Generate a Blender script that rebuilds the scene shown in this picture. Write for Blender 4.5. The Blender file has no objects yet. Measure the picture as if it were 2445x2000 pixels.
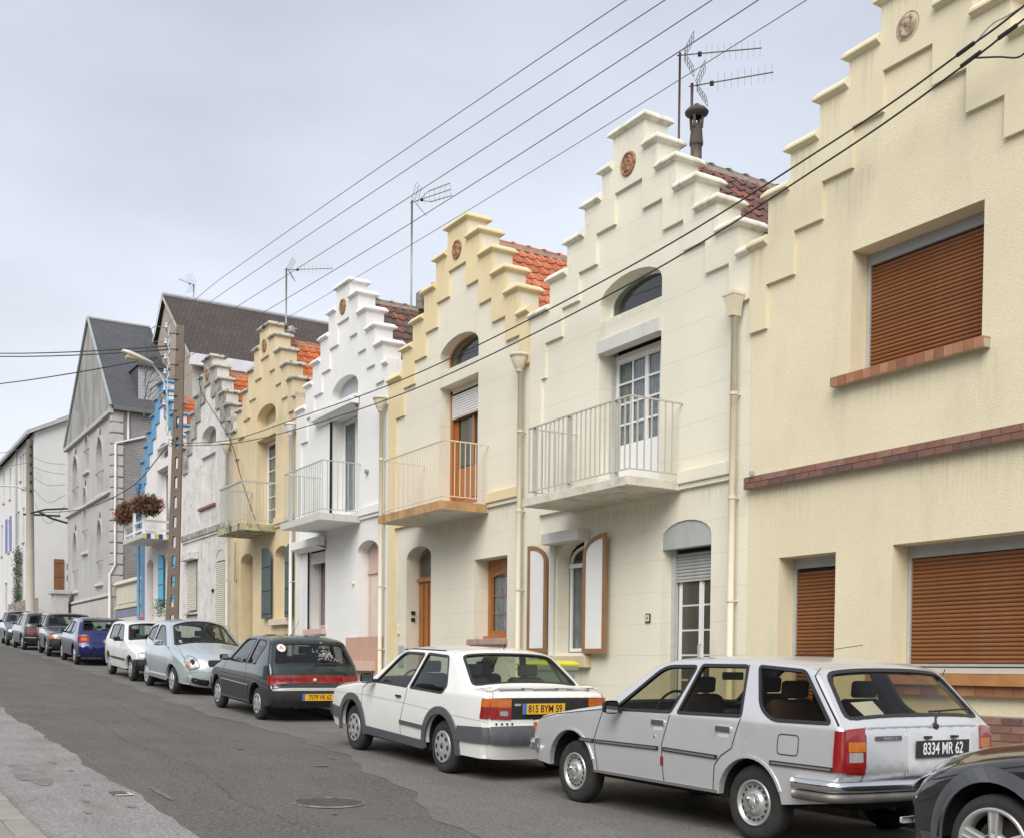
import bpy, bmesh, math, random
import numpy as np
from mathutils import Vector, Matrix, Euler
from mathutils.geometry import delaunay_2d_cdt
random.seed(7)
S = bpy.context.scene
COL = S.collection
# ------------------------------------------------------------------ camera
TH = math.atan(1651/2700.0); PITCH = .027; ROLL = .0105
F = Vector((-math.cos(TH), math.sin(TH), 0)); R = Vector((math.sin(TH), math.cos(TH), 0)); U = Vector((0, 0, 1))
F2 = F*math.cos(PITCH)-U*math.sin(PITCH); U2 = U*math.cos(PITCH)+F*math.sin(PITCH)
R3 = R*math.cos(ROLL)+U2*math.sin(ROLL); U3 = U2*math.cos(ROLL)-R*math.sin(ROLL)
cd = bpy.data.cameras.new('camera'); cam = bpy.data.objects.new('camera', cd); COL.objects.link(cam)
cam.matrix_world = Matrix(((R3.x, U3.x, -F2.x, 0), (R3.y, U3.y, -F2.y, 0), (R3.z, U3.z, -F2.z, 1.65), (0, 0, 0, 1)))
cd.sensor_fit = 'HORIZONTAL'; cd.sensor_width = 36; cd.lens = 2700/2445*36
cd.shift_y = (1665-1000)/2445; cd.clip_start = .05; cd.clip_end = 2000
S.camera = cam
# ------------------------------------------------------------------ light
W = bpy.data.worlds.new('World'); S.world = W; W.use_nodes = True
nt = W.node_tree; nt.nodes.clear()
SUN_EL = math.radians(43); SUN_AZ = math.radians(-46)   # azimuth measured from +X towards +Y
def N(nt, t, **k):
    n = nt.nodes.new(t)
    for a, b in k.items(): setattr(n, a, b)
    return n
out = N(nt, 'ShaderNodeOutputWorld'); bg = N(nt, 'ShaderNodeBackground')
sky = N(nt, 'ShaderNodeTexSky', sky_type='NISHITA'); sky.sun_disc = False
sky.sun_elevation = SUN_EL; sky.sun_rotation = math.pi/2-SUN_AZ; sky.dust_density = 3
bg.inputs[1].default_value = .15
tc = N(nt, 'ShaderNodeTexCoord'); sep = N(nt, 'ShaderNodeSeparateXYZ')
nt.links.new(tc.outputs['Generated'], sep.inputs[0])
ramp = N(nt, 'ShaderNodeValToRGB'); e = ramp.color_ramp.elements
e[0].position = 0; e[0].color = (6.0, 6.25, 6.7, 1); e[1].position = .95; e[1].color = (3.55, 3.8, 4.4, 1)
m_ = ramp.color_ramp.elements.new(.28); m_.color = (5.0, 5.3, 5.9, 1)
m_ = ramp.color_ramp.elements.new(.52); m_.color = (3.75, 4.0, 4.65, 1)
nt.links.new(sep.outputs[2], ramp.inputs[0])
mp = N(nt, 'ShaderNodeMapping'); mp.inputs['Scale'].default_value = (1.2, 1.2, 3.6)
nz = N(nt, 'ShaderNodeTexNoise'); nz.inputs['Scale'].default_value = 2.1; nz.inputs['Detail'].default_value = 6; nz.inputs['Roughness'].default_value = .5
nt.links.new(tc.outputs['Generated'], mp.inputs[0]); nt.links.new(mp.outputs[0], nz.inputs[0])
mr = N(nt, 'ShaderNodeMapRange'); mr.inputs[1].default_value = .3; mr.inputs[2].default_value = .7; mr.inputs[3].default_value = .86; mr.inputs[4].default_value = 1.12
nt.links.new(nz.outputs[0], mr.inputs[0])
vm = N(nt, 'ShaderNodeVectorMath', operation='SCALE'); nt.links.new(ramp.outputs[0], vm.inputs[0]); nt.links.new(mr.outputs[0], vm.inputs['Scale'])
mx = N(nt, 'ShaderNodeMix', data_type='RGBA'); mx.inputs[0].default_value = .94
nt.links.new(sky.outputs[0], mx.inputs[6]); nt.links.new(vm.outputs[0], mx.inputs[7])
nt.links.new(mx.outputs[2], bg.inputs[0]); nt.links.new(bg.outputs[0], out.inputs[0])
sd = bpy.data.lights.new('sun', 'SUN'); sd.energy = 3.0; sd.angle = math.radians(45); sd.color = (1, .965, .90)
sun = bpy.data.objects.new('sun', sd); COL.objects.link(sun)
dv = Vector((math.cos(SUN_EL)*math.cos(SUN_AZ), math.cos(SUN_EL)*math.sin(SUN_AZ), math.sin(SUN_EL)))
sun.rotation_euler = dv.to_track_quat('Z', 'Y').to_euler()
V_ = S.view_settings; V_.view_transform = 'Standard'; V_.look = 'None'; V_.gamma = 1; V_.use_curve_mapping = False
V_.exposure = 0.22

# ------------------------------------------------------------------ materials
MATS = {}
def srgb(r, g, b):
    f = lambda c: (c/12.92 if c <= .04045 else ((c+.055)/1.055)**2.4)
    return tuple(f(c/255.) for c in (r, g, b))
def M(name, col, rough=.85, var=.08, vs=2.5, bump=0, bs=60, metal=0, coat=0, spec=.5, dirt=None, lines=None, fine=0, fs=120, stretch=None, coatr=.05, emis=0, bd=.01, ov=0):
    """procedural material: base colour mottled by noise, optional stain layer, joint lines and relief"""
    if name in MATS: return MATS[name]
    m = bpy.data.materials.new(name); MATS[name] = m; m.use_nodes = True
    t = m.node_tree; b = t.nodes['Principled BSDF']; L = t.links.new
    b.inputs['Roughness'].default_value = rough; b.inputs['Metallic'].default_value = metal
    b.inputs['Coat Weight'].default_value = coat; b.inputs['Coat Roughness'].default_value = coatr
    b.inputs['Specular IOR Level'].default_value = spec
    tcn = N(t, 'ShaderNodeTexCoord'); co = tcn.outputs['Object']
    if stretch:
        mpn = N(t, 'ShaderNodeMapping'); mpn.inputs['Scale'].default_value = stretch; L(co, mpn.inputs[0]); co2 = mpn.outputs[0]
    else: co2 = co
    n1 = N(t, 'ShaderNodeTexNoise'); n1.inputs['Scale'].default_value = vs; n1.inputs['Detail'].default_value = 5; L(co2, n1.inputs[0])
    r1 = N(t, 'ShaderNodeMapRange'); r1.inputs[1].default_value = .3; r1.inputs[2].default_value = .7
    r1.inputs[3].default_value = 1-var; r1.inputs[4].default_value = 1+var; L(n1.outputs[0], r1.inputs[0])
    sc = N(t, 'ShaderNodeVectorMath', operation='SCALE'); sc.inputs[0].default_value = col; L(r1.outputs[0], sc.inputs['Scale'])
    cur = sc.outputs[0]
    if ov:
        oi = N(t, 'ShaderNodeObjectInfo'); ro = N(t, 'ShaderNodeMapRange'); ro.inputs[3].default_value = 1-ov; ro.inputs[4].default_value = 1+ov; L(oi.outputs['Random'], ro.inputs[0])
        so = N(t, 'ShaderNodeVectorMath', operation='SCALE'); L(cur, so.inputs[0]); L(ro.outputs[0], so.inputs['Scale']); cur = so.outputs[0]
    if fine:
        n3 = N(t, 'ShaderNodeTexNoise'); n3.inputs['Scale'].default_value = fs; n3.inputs['Detail'].default_value = 2; L(co, n3.inputs[0])
        r3 = N(t, 'ShaderNodeMapRange'); r3.inputs[1].default_value = .3; r3.inputs[2].default_value = .7
        r3.inputs[3].default_value = 1-fine; r3.inputs[4].default_value = 1+fine; L(n3.outputs[0], r3.inputs[0])
        s3 = N(t, 'ShaderNodeVectorMath', operation='SCALE'); L(cur, s3.inputs[0]); L(r3.outputs[0], s3.inputs['Scale']); cur = s3.outputs[0]
    if dirt:
        dc, lo, hi, ds = dirt[:4]
        mpd = N(t, 'ShaderNodeMapping'); mpd.inputs['Scale'].default_value = dirt[4] if len(dirt) > 4 else (1, 1, .45); L(co, mpd.inputs[0])
        n2 = N(t, 'ShaderNodeTexNoise'); n2.inputs['Scale'].default_value = ds; n2.inputs['Detail'].default_value = 8; n2.inputs['Roughness'].default_value = .65; L(mpd.outputs[0], n2.inputs[0])
        r2 = N(t, 'ShaderNodeMapRange'); r2.inputs[1].default_value = lo; r2.inputs[2].default_value = hi; L(n2.outputs[0], r2.inputs[0])
        mxx = N(t, 'ShaderNodeMix', data_type='RGBA'); L(r2.outputs[0], mxx.inputs[0]); L(cur, mxx.inputs[6]); mxx.inputs[7].default_value = (*dc, 1); cur = mxx.outputs[2]
    hgt = None
    if bump:
        nb = N(t, 'ShaderNodeTexNoise'); nb.inputs['Scale'].default_value = bs; nb.inputs['Detail'].default_value = 4; L(co, nb.inputs[0])
        bn = N(t, 'ShaderNodeBump'); bn.inputs['Strength'].default_value = bump; bn.inputs['Distance'].default_value = bd; L(nb.outputs[0], bn.inputs['Height'])
        hgt = bn
    if lines:      # (course height, block length, depth, darken)
        bk = N(t, 'ShaderNodeTexBrick'); mpb = N(t, 'ShaderNodeMapping'); mpb.inputs['Rotation'].default_value = (math.pi/2 if len(lines) < 5 else 0, 0, 0)
        cx = N(t, 'ShaderNodeSeparateXYZ'); cc = N(t, 'ShaderNodeCombineXYZ'); L(co, cx.inputs[0])
        ax = lines[5] if len(lines) > 5 else 'X'
        L(cx.outputs[ax], cc.inputs[0]); L(cx.outputs['Z'], cc.inputs[1]); L(cc.outputs[0], bk.inputs[0])
        bk.inputs['Scale'].default_value = 1; bk.inputs['Brick Width'].default_value = lines[1]; bk.inputs['Row Height'].default_value = lines[0]
        bk.inputs['Mortar Size'].default_value = lines[4] if len(lines) > 4 else .006; bk.inputs['Mortar Smooth'].default_value = .2
        bk.inputs['Color1'].default_value = (1, 1, 1, 1); bk.inputs['Color2'].default_value = (1, 1, 1, 1) if len(lines) < 7 else (lines[6],)*3+(1,)
        bk.inputs['Mortar'].default_value = (lines[3],)*3+(1,)
        ml = N(t, 'ShaderNodeVectorMath', operation='MULTIPLY'); L(cur, ml.inputs[0]); L(bk.outputs[0], ml.inputs[1]); cur = ml.outputs[0]
        b2 = N(t, 'ShaderNodeBump'); b2.inputs['Strength'].default_value = lines[2]; b2.inputs['Distance'].default_value = .006; b2.invert = True
        L(bk.outputs['Fac'], b2.inputs['Height'])
        if hgt: L(hgt.outputs[0], b2.inputs['Normal'])
        hgt = b2
    if hgt: L(hgt.outputs[0], b.inputs['Normal'])
    L(cur, b.inputs['Base Color'])
    if emis: pass
    return m
def glass(name, tint=(.6, .7, .68), refl=1.0, base=.04):
    if name in MATS: return MATS[name]
    m = bpy.data.materials.new(name); MATS[name] = m; m.use_nodes = True
    t = m.node_tree; t.nodes.clear(); L = t.links.new
    o = N(t, 'ShaderNodeOutputMaterial'); tr = N(t, 'ShaderNodeBsdfTransparent'); gl = N(t, 'ShaderNodeBsdfGlossy'); mxs = N(t, 'ShaderNodeMixShader')
    tr.inputs[0].default_value = (*tint, 1); gl.inputs['Roughness'].default_value = .02
    lw0 = N(t, 'ShaderNodeLayerWeight'); lw0.inputs[0].default_value = .5; lw = N(t, 'ShaderNodeMath', operation='POWER'); lw.inputs[1].default_value = 4.0; L(lw0.outputs['Facing'], lw.inputs[0])
    r = N(t, 'ShaderNodeMapRange'); r.inputs[3].default_value = base; r.inputs[4].default_value = refl; L(lw.outputs[0], r.inputs[0])
    L(r.outputs[0], mxs.inputs[0]); L(tr.outputs[0], mxs.inputs[1]); L(gl.outputs[0], mxs.inputs[2]); L(mxs.outputs[0], o.inputs[0])
    return m
# ------------------------------------------------------------------ object helpers
def link(o, parent=None):
    COL.objects.link(o)
    if parent: o.parent = parent
    return o
def mk(name, v, f, mat, parent=None, smooth=False, normals=None, bevel=0):
    me = bpy.data.meshes.new(name); me.from_pydata([tuple(p) for p in v], [], [tuple(q) for q in f])
    if mat: me.materials.append(mat)
    if smooth: me.polygons.foreach_set('use_smooth', [True]*len(me.polygons))
    me.update()
    if normals is not None: me.normals_split_custom_set_from_vertices(normals)
    o = link(bpy.data.objects.new(name, me), parent)
    if bevel:
        md = o.modifiers.new('bevel', 'BEVEL'); md.width = bevel; md.segments = 2; md.limit_method = 'ANGLE'; md.angle_limit = math.radians(50)
    return o
def inst(name, mesh, loc=(0, 0, 0), rot=(0, 0, 0), scale=(1, 1, 1), parent=None):
    o = bpy.data.objects.new(name, mesh); o.location = loc; o.rotation_euler = rot; o.scale = scale
    return link(o, parent)
def tag(o, label=None, cat=None, group=None, kind=None):
    if label: o['label'] = label
    if cat: o['category'] = cat
    if group: o['group'] = group
    if kind: o['kind'] = kind
    return o
def thing(name, label, cat, loc=(0, 0, 0), rz=0, group=None):
    o = link(bpy.data.objects.new(name, None)); o.location = loc; o.rotation_euler = (0, 0, rz); o.empty_display_size = .2
    return tag(o, label, cat, group)
class MB:
    def __init__(s): s.v = []; s.f = []
    def add(s, v, f):
        k = len(s.v); s.v += [tuple(p) for p in v]; s.f += [tuple(i+k for i in q) for q in f]; return s
    def box(s, x0, x1, y0, y1, z0, z1):
        return s.add([(x0, y0, z0), (x1, y0, z0), (x1, y1, z0), (x0, y1, z0), (x0, y0, z1), (x1, y0, z1), (x1, y1, z1), (x0, y1, z1)],
                     [(0, 3, 2, 1), (4, 5, 6, 7), (0, 1, 5, 4), (1, 2, 6, 5), (2, 3, 7, 6), (3, 0, 4, 7)])
    def tube(s, pts, r, n=8, cap=True):
        pts = [Vector(p) for p in pts]; rings = []
        rr = r if isinstance(r, (list, tuple)) else [r]*len(pts)
        up = None
        for i, p in enumerate(pts):
            d = (pts[min(i+1, len(pts)-1)]-pts[max(i-1, 0)]).normalized()
            if up is None: up = Vector((0, 0, 1)) if abs(d.z) < .9 else Vector((1, 0, 0))
            a = d.cross(up).normalized(); b = a.cross(d).normalized()
            up = b
            rings.append([p+(a*math.cos(2*math.pi*k/n)+b*math.sin(2*math.pi*k/n))*rr[i] for k in range(n)])
        v = [q for g in rings for q in g]; f = []
        for i in range(len(pts)-1):
            for k in range(n): f.append((i*n+k, i*n+(k+1) % n, (i+1)*n+(k+1) % n, (i+1)*n+k))
        if cap: f.append(tuple(range(n))); f.append(tuple((len(pts)-1)*n+k for k in reversed(range(n))))
        return s.add(v, f)
    def lathe(s, prof, n=24, axis='z', c=(0, 0, 0)):
        v = []; f = []
        for (r, h) in prof:
            for k in range(n):
                a = 2*math.pi*k/n; x, y = r*math.cos(a), r*math.sin(a)
                v.append({'z': (x+c[0], y+c[1], h+c[2]), 'y': (x+c[0], h+c[1], y+c[2]), 'x': (h+c[0], x+c[1], y+c[2])}[axis])
        for i in range(len(prof)-1):
            for k in range(n): f.append((i*n+k, i*n+(k+1) % n, (i+1)*n+(k+1) % n, (i+1)*n+k))
        return s.add(v, f)
    def prism(s, poly, a0, a1, axis='y'):
        n = len(poly)
        P = {'y': lambda p, a: (p[0], a, p[1]), 'z': lambda p, a: (p[0], p[1], a), 'x': lambda p, a: (a, p[0], p[1])}[axis]
        v = [P(p, a0) for p in poly]+[P(p, a1) for p in poly]
        return s.add(v, [tuple(range(n)), tuple(reversed(range(n, 2*n)))]+[(i, i+n, (i+1) % n+n, (i+1) % n) for i in range(n)])
    def obj(s, name, mat, parent=None, smooth=False, bevel=0):
        return mk(name, s.v, s.f, mat, parent, smooth, None, bevel)
def box(name, mat, parent, x0, x1, y0, y1, z0, z1, bevel=0): return MB().box(x0, x1, y0, y1, z0, z1).obj(name, mat, parent, bevel=bevel)
def inside(px, py, poly):
    P = np.array(poly); x, y = P[:, 0], P[:, 1]; x2, y2 = np.roll(x, -1), np.roll(y, -1)
    px = np.asarray(px)[:, None]; py = np.asarray(py)[:, None]
    c = ((y > py) != (y2 > py)) & (px < (x2-x)*(py-y)/(np.where(y2 == y, 1e-12, y2-y))+x)
    return (c.sum(1) % 2) == 1
def resample(loop, h):
    o = []
    for i, p in enumerate(loop):
        q = loop[(i+1) % len(loop)]; d = math.dist(p, q); n = max(1, int(math.ceil(d/h)))
        for k in range(n): o.append((p[0]+(q[0]-p[0])*k/n, p[1]+(q[1]-p[1])*k/n))
    return o
def cdt(outer, holes=(), h=None, extra=(), chains=()):
    """constrained triangulation of a polygon with holes; h adds an interior grid"""
    loops = [outer]+list(holes)
    if h: loops = [resample(l, h) for l in loops]
    co = []; ed = []
    for l in loops:
        k = len(co); co += [Vector((p[0], p[1])) for p in l]; ed += [(k+i, k+(i+1) % len(l)) for i in range(len(l))]
    nb = len(co)
    if h:
        A = np.array(loops[0]); gx = np.arange(A[:, 0].min(), A[:, 0].max(), h); gy = np.arange(A[:, 1].min(), A[:, 1].max(), h*.87)
        pts = [(x+(h/2 if j % 2 else 0), y) for j, y in enumerate(gy) for x in gx]+list(extra)
        P = np.array(pts); ok = inside(P[:, 0], P[:, 1], loops[0])
        for l in loops[1:]: ok &= ~inside(P[:, 0], P[:, 1], l)
        P = P[ok]
        Bd = np.array([c[:] for l in loops for c in [Vector(p) for p in l]])
        if len(P):
            d = np.sqrt(((P[:, None, :]-Bd[None])**2).sum(2)).min(1); ne = len(pts)
            P = P[d > .18*h]
            co += [Vector((float(a), float(b))) for a, b in P]
    for ch in chains:
        k = len(co); co += [Vector(p) for p in ch]; ed += [(k+i, k+i+1) for i in range(len(ch)-1)]
    r = delaunay_2d_cdt(co, ed, [], 0, 1e-6)
    V = [(p.x, p.y) for p in r[0]]; T = [tuple(f) for f in r[2]]
    C = np.array([[sum(V[i][0] for i in t)/3, sum(V[i][1] for i in t)/3] for t in T])
    ok = inside(C[:, 0], C[:, 1], loops[0])
    for l in loops[1:]: ok &= ~inside(C[:, 0], C[:, 1], l)
    T2 = []
    for t, o in zip(T, ok):
        if not o: continue
        a, b, c = (V[i] for i in t)
        if (b[0]-a[0])*(c[1]-a[1])-(b[1]-a[1])*(c[0]-a[0]) < 0: t = (t[0], t[2], t[1])
        T2.append(t)
    return V, T2, loops
def slabwall(outer, holes, y0, y1, back=True, skirts=True):
    """vertical panel in the XZ plane between y0 (street side) and y1, openings cut through"""
    V, T, loops = cdt(outer, holes); mb = MB()
    mb.add([(x, y0, z) for x, z in V], T)
    if back: mb.add([(x, y1, z) for x, z in V], [tuple(reversed(t)) for t in T])
    if skirts:
        for l in loops:
            n = len(l)
            mb.add([(x, y0, z) for x, z in l]+[(x, y1, z) for x, z in l], [(i, (i+1) % n, (i+1) % n+n, i+n) for i in range(n)])
    return mb
def arch(x0, x1, z0, zs, zt, n=10, ex=2.0):
    """opening outline with an arched head: springing zs, crown zt"""
    c = (x0+x1)/2; a = (x1-x0)/2; pts = [(x0, z0), (x1, z0)]
    for k in range(n+1):
        t = math.pi*k/n; pts.append((c+a*math.cos(t), zs+(zt-zs)*math.sin(t)**(2/ex)))
    return pts
def rrect(x0, x1, z0, z1, r, n=3):
    p = []
    for cx, cz, a0 in ((x1-r, z0+r, -90), (x1-r, z1-r, 0), (x0+r, z1-r, 90), (x0+r, z0+r, 180)):
        for k in range(n+1):
            a = math.radians(a0+90*k/n); p.append((cx+r*math.cos(a), cz+r*math.sin(a)))
    return p
def fillet(pts, closed=True, n=4):
    """pts: (x,z[,r]) -> polyline with rounded corners"""
    o = []; L = len(pts)
    for i, p in enumerate(pts):
        r = p[2] if len(p) > 2 else 0
        if r <= 0 or (not closed and i in (0, L-1)): o.append((p[0], p[1])); continue
        a = Vector(pts[(i-1) % L][:2]); b = Vector(p[:2]); c = Vector(pts[(i+1) % L][:2])
        u = (a-b); w = (c-b); t = min(r, u.length*.48, w.length*.48); u.normalize(); w.normalize()
        A = b+u*t; B = b+w*t
        for k in range(n+1):
            s = k/n; q = A*(1-s)**2+b*2*s*(1-s)+B*s*s; o.append((q.x, q.y))
    return o
def text_mesh(body, size, mat, name, parent, loc, rot, ext=.001, sx=1, align='CENTER'):
    cu = bpy.data.curves.new(name, 'FONT'); cu.body = body; cu.size = size; cu.align_x = align; cu.align_y = 'CENTER'; cu.extrude = ext; cu.offset = size*.012
    t = bpy.data.objects.new(name+'_src', cu); COL.objects.link(t)
    me = bpy.data.meshes.new_from_object(t.evaluated_get(bpy.context.evaluated_depsgraph_get()))
    bpy.data.objects.remove(t); me.name = name; me.materials.clear(); me.materials.append(mat)
    return inst(name, me, loc, rot, (sx, 1, 1), parent)
# ------------------------------------------------------------------ the street climbs towards -X
GT = [(-400, 12), (-120, 5.4), (-65, 3.05), (-50.5, 2.33), (-45.7, 2.11), (-41.5, 1.93), (-37.4, 1.70), (-35.5, 1.6), (-30.7, 1.36), (-28.4, 1.23), (-26.7, 1.12), (-24.5, 1.01),
      (-21.1, .81), (-18.9, .69), (-13.7, .55), (-11.2, .45), (-9, .35), (-5, .30), (20, .2), (200, .1)]
def g(x):
    xs = [p[0] for p in GT]; zs = [p[1] for p in GT]
    return float(np.mean(np.interp([x-1.2, x-.6, x, x+.6, x+1.2], xs, zs)))
# ------------------------------------------------------------------ ground, road, pavements
def strip(name, mat, ya, yb, off, x0=-110, x1=30, dx=.5, wob=None, kind='structure', skirt=None, thick=0):
    xs = np.arange(x0, x1+dx/2, dx); v = []; f = []
    for x in xs:
        a, b = (ya(x) if callable(ya) else ya), (yb(x) if callable(yb) else yb)
        ny = 2
        v += [(x, a, g(x)+off), (x, b, g(x)+off)]
        if thick: v += [(x, a, g(x)+off-thick), (x, b, g(x)+off-thick)]
    k = 4 if thick else 2
    for i in range(len(xs)-1):
        o = i*k; f.append((o, o+k, o+k+1, o+1))
        if thick: f += [(o+2, o+k+2, o+k, o), (o+1, o+k+1, o+k+3, o+3)]
    ob = mk(name, v, f, mat); ob['kind'] = kind; return ob
m_asph = M('asphalt_surface', (.102, .096, .086), .9, .10, 1.1, bump=.8, bs=60, fine=.50, fs=38, dirt=((.135, .127, .114), .46, .85, 1.0, (.25, 1.6, 1)))
m_park = M('worn_parking_asphalt', (.148, .140, .127), .9, .08, 1.3, bump=.7, bs=60, fine=.42, fs=40, dirt=((.095, .09, .082), .5, .82, .8, (.5, 1.4, 1)))
m_gut = M('pale_gutter_asphalt', (.235, .225, .215), .9, .12, 1.5, bump=.4, bs=80, fine=.36, fs=38, dirt=((.17, .16, .148), .52, .74, 1.3, (.5, 1.8, 1)))
m_pave = M('pavement_asphalt', (.27, .25, .225), .9, .12, 1.3, bump=.4, bs=80, fine=.16, fs=70)
m_kerb = M('kerb_stone', (.30, .275, .24), .85, .16, 3, bump=.4, bs=40, fine=.1, dirt=((.15, .14, .12), .55, .7, 3))
def gsheet():
    v = []; f = []; xs = [-400, -300, -200, -150, -120]+list(range(-110, 32, 2))+[60, 120, 200]; ys = [-200, -30, 0, 10, 30, 80, 250]
    for x in xs:
        for y in ys: v.append((x, y, g(x)-.06))
    n = len(ys)
    for i in range(len(xs)-1):
        for j in range(n-1): f.append((i*n+j, (i+1)*n+j, (i+1)*n+j+1, i*n+j+1))
    mk('ground', v, f, M('bare_ground', (.16, .145, .12), .95, .2, .4))['kind'] = 'structure'
gsheet()
def wob(s, a, y0): return lambda x: y0+a*(math.sin(x*1.7+s)*.5+math.sin(x*4.1+2*s)*.3+math.sin(x*9.3+s)*.2)
strip("road", m_asph, 2.0, 7.92, 0)
strip('gutter_strip', m_gut, 1.30, lambda x: float(np.interp(x, [-22, -17, -13, -8, 0], [2.70, 2.66, 2.5, 2.46, 2.46]))+wob(1, .06, 0)(x), .004, dx=.2)
def parkedge(x):
    # the dark carriageway surfacing ends in a ragged line that runs in towards the houses
    return float(np.interp(x, [-60, -30, -21, -17, -13.6, -11.3, -9.8, -7.8, 0, 20], [6.3, 6.1, 5.88, 5.97, 5.65, 5.19, 4.9, 4.3, 4.2, 4.2]))+.07*math.sin(x*2.3)+.04*math.sin(x*6.1)
strip('parking_lane', m_park, parkedge, 7.92, .004, dx=.25)
strip('pavement', m_pave, -3, 1.13, .11, thick=.2)
far = strip('far_pavement', m_pave, 8.09, 10.4, .12, thick=.2)
# kerb stones, one by one where the photograph shows them
kb = MB().box(-.492, .492, -.09, .09, -.16, .125); kme = kb.obj('kerb_stone', m_kerb, bevel=.012); kmesh = kme.data; 
md = bpy.data.meshes.new_from_object(kme.evaluated_get(bpy.context.evaluated_depsgraph_get())); bpy.data.objects.remove(kme)
road_ob = bpy.data.objects['road']; pav_ob = bpy.data.objects['pavement']
for i in range(34):
    x = -4.5-i; sl = math.atan2(g(x-.5)-g(x+.5), -1.0)
    inst('kerb_stone', md, (x, 1.222, g(x)+random.uniform(-.004, .004)), (random.uniform(-.01, .01), -math.atan((g(x+.5)-g(x-.5))), random.uniform(-.006, .006)), parent=pav_ob)
for i in range(60):
    x = -3.5-i
    inst('kerb_stone', md, (x, 8.0, g(x)), (0, -math.atan((g(x+.5)-g(x-.5))), 0), parent=far)
# manhole cover
def hz(x, y): return g(x)
mc = thing('manhole_cover', 'round iron manhole cover set in the dark asphalt of the road', 'manhole cover', (-9.72, 3.99, g(-9.72)+.006))
m_iron = M('rusty_iron', (.085, .075, .062), .7, .25, 9, bump=.4, bs=60, fine=.2)
MB().lathe([(0.0, .003), (.29, .003), (.292, -.008)], 40).obj('lid', m_iron, mc)
MB().lathe([(.312, -.01), (.314, .006), (.325, .006), (.335, -.004)], 40).obj('rim', M('worn_rim', (.155, .148, .13), .6, .7, 9), mc)
hb = MB()
for a in range(-4, 5):
    w = math.sqrt(max(0, .27**2-(a*.06)**2)); hb.box(-w, w, a*.06-.008, a*.06+.008, .003, .008)
hb.obj('tread_bar', m_iron, mc)
mc.rotation_euler = (0, .02, .3)
gm = thing('drain_cover', 'small chipped metal plate sunk in the pale gutter strip', 'drain cover', (-10.86, 2.36, g(-10.86)+.005))
box('plate', m_iron, gm, -.17, .12, -.07, .07, .0, .006); box('chipped_edge', M('chipped_cement', (.5, .48, .42), .9, .2, 20), gm, -.02, .17, -.06, .10, .0, .005)
def blotch(name, x, y, rx, ry, mat, off, seed):
    random.seed(seed); n = 18; v = []
    for k in range(n):
        a = 2*math.pi*k/n; r = random.uniform(.6, 1.15); px, py = x+rx*r*math.cos(a), y+ry*r*math.sin(a); v.append((px, py, g(px)+off))
    o = mk(name, v, [tuple(range(n))], mat); o['kind'] = 'stuff'; return o
m_pale = M('pale_scuff', (.155, .146, .13), .9, .2, 9, fine=.2); m_darkp = M('damp_patch', (.185, .176, .165), .8, .2, 5, fine=.2)
pp = [(-10.75, 2.72, .40, .035, m_pale), (-12.2, 4.9, .05, .12, m_pale), (-9.1, 3.78, .05, .03, m_pale), (-14.2, 4.6, .06, .05, m_pale), (-12.9, 5.3, .10, .03, m_pale),
      (-12.4, 1.8, .9, .16, m_darkp), (-10.1, 2.3, .10, .05, m_darkp), (-11.5, 2.2, .09, .04, m_darkp), (-13.4, 2.2, .16, .04, m_darkp), (-10.5, 2.0, .12, .03, m_darkp), (-9.9, 1.9, .10, .03, m_darkp), (-12.6, 2.25, .06, .04, m_darkp)]
for i, (x, y, rx, ry, m) in enumerate(pp):
    b = blotch('road_stain', x, y, rx, ry, m, .009 if y < 2.6 or m is m_pale else .006, i)
    b['kind'] = 'structure'

m_tar = M('tar_crack', (.075, .07, .062), .8, .2, 9)
def crack(pts, w, off, seed):
    random.seed(seed); P = []
    for (x0, y0), (x1, y1) in zip(pts[:-1], pts[1:]):
        n = max(2, int(math.dist((x0, y0), (x1, y1))/.12))
        for k in range(n): P.append((x0+(x1-x0)*k/n+random.uniform(-.03, .03), y0+(y1-y0)*k/n+random.uniform(-.035, .035)))
    v = []
    for i, (x, y) in enumerate(P):
        a = w*random.uniform(.2, 1); v += [(x, y-a, g(x)+off), (x, y+a, g(x)+off)]
    o = mk('road_crack', v, [(2*i, 2*i+1, 2*i+3, 2*i+2) for i in range(len(P)-1)], m_tar); o['kind'] = 'structure'
crack([(-8.2, 3.3), (-10.2, 3.25), (-12.5, 3.55), (-15.5, 3.5), (-20, 3.9)], .004, .010, 1)
crack([(-16, 4.4), (-22, 4.8), (-30, 5.0)], .004, .010, 6)
# ------------------------------------------------------------------ houses
YF = 10.3
CREAM = (.71, .655, .515)
m_cream6 = M('cream_render', (.745, .705, .58), .9, .05, .8, bump=.35, bs=55, fine=.05, fs=60, lines=(.46, 2.3, .5, .93), dirt=((.50, .44, .33), .60, .85, .9, (1, 1, .35)))
m_cream7 = M('rough_cream_render', (.735, .655, .465), .95, .05, .7, bump=.45, bs=95, fine=.09, fs=110, dirt=((.56, .50, .37), .52, .85, .9, (1, 1, .3)), bd=.014)
m_yellow5 = M('yellow_cream_paint', (.72, .60, .36), .85, .04, 1, bump=.2, bs=50, fine=.03)
m_white5 = M('ivory_render', (.735, .69, .565), .9, .04, .8, bump=.3, bs=55, fine=.05, lines=(.46, 2.3, .45, .93), dirt=((.56, .52, .42), .55, .85, 1.0, (1, 1, .3)))
m_white4 = M('white_render', (.76, .755, .73), .88, .04, .8, bump=.35, bs=60, fine=.05, lines=(.46, 2.3, .25, .96), dirt=((.60, .59, .56), .55, .85, 1.0, (1, 1, .3)))
m_cap6 = M('cream_coping', (.76, .73, .62), .85, .05, 4, bump=.2, bs=40, dirt=((.40, .38, .28), .50, .72, 5), ov=.05)
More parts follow.
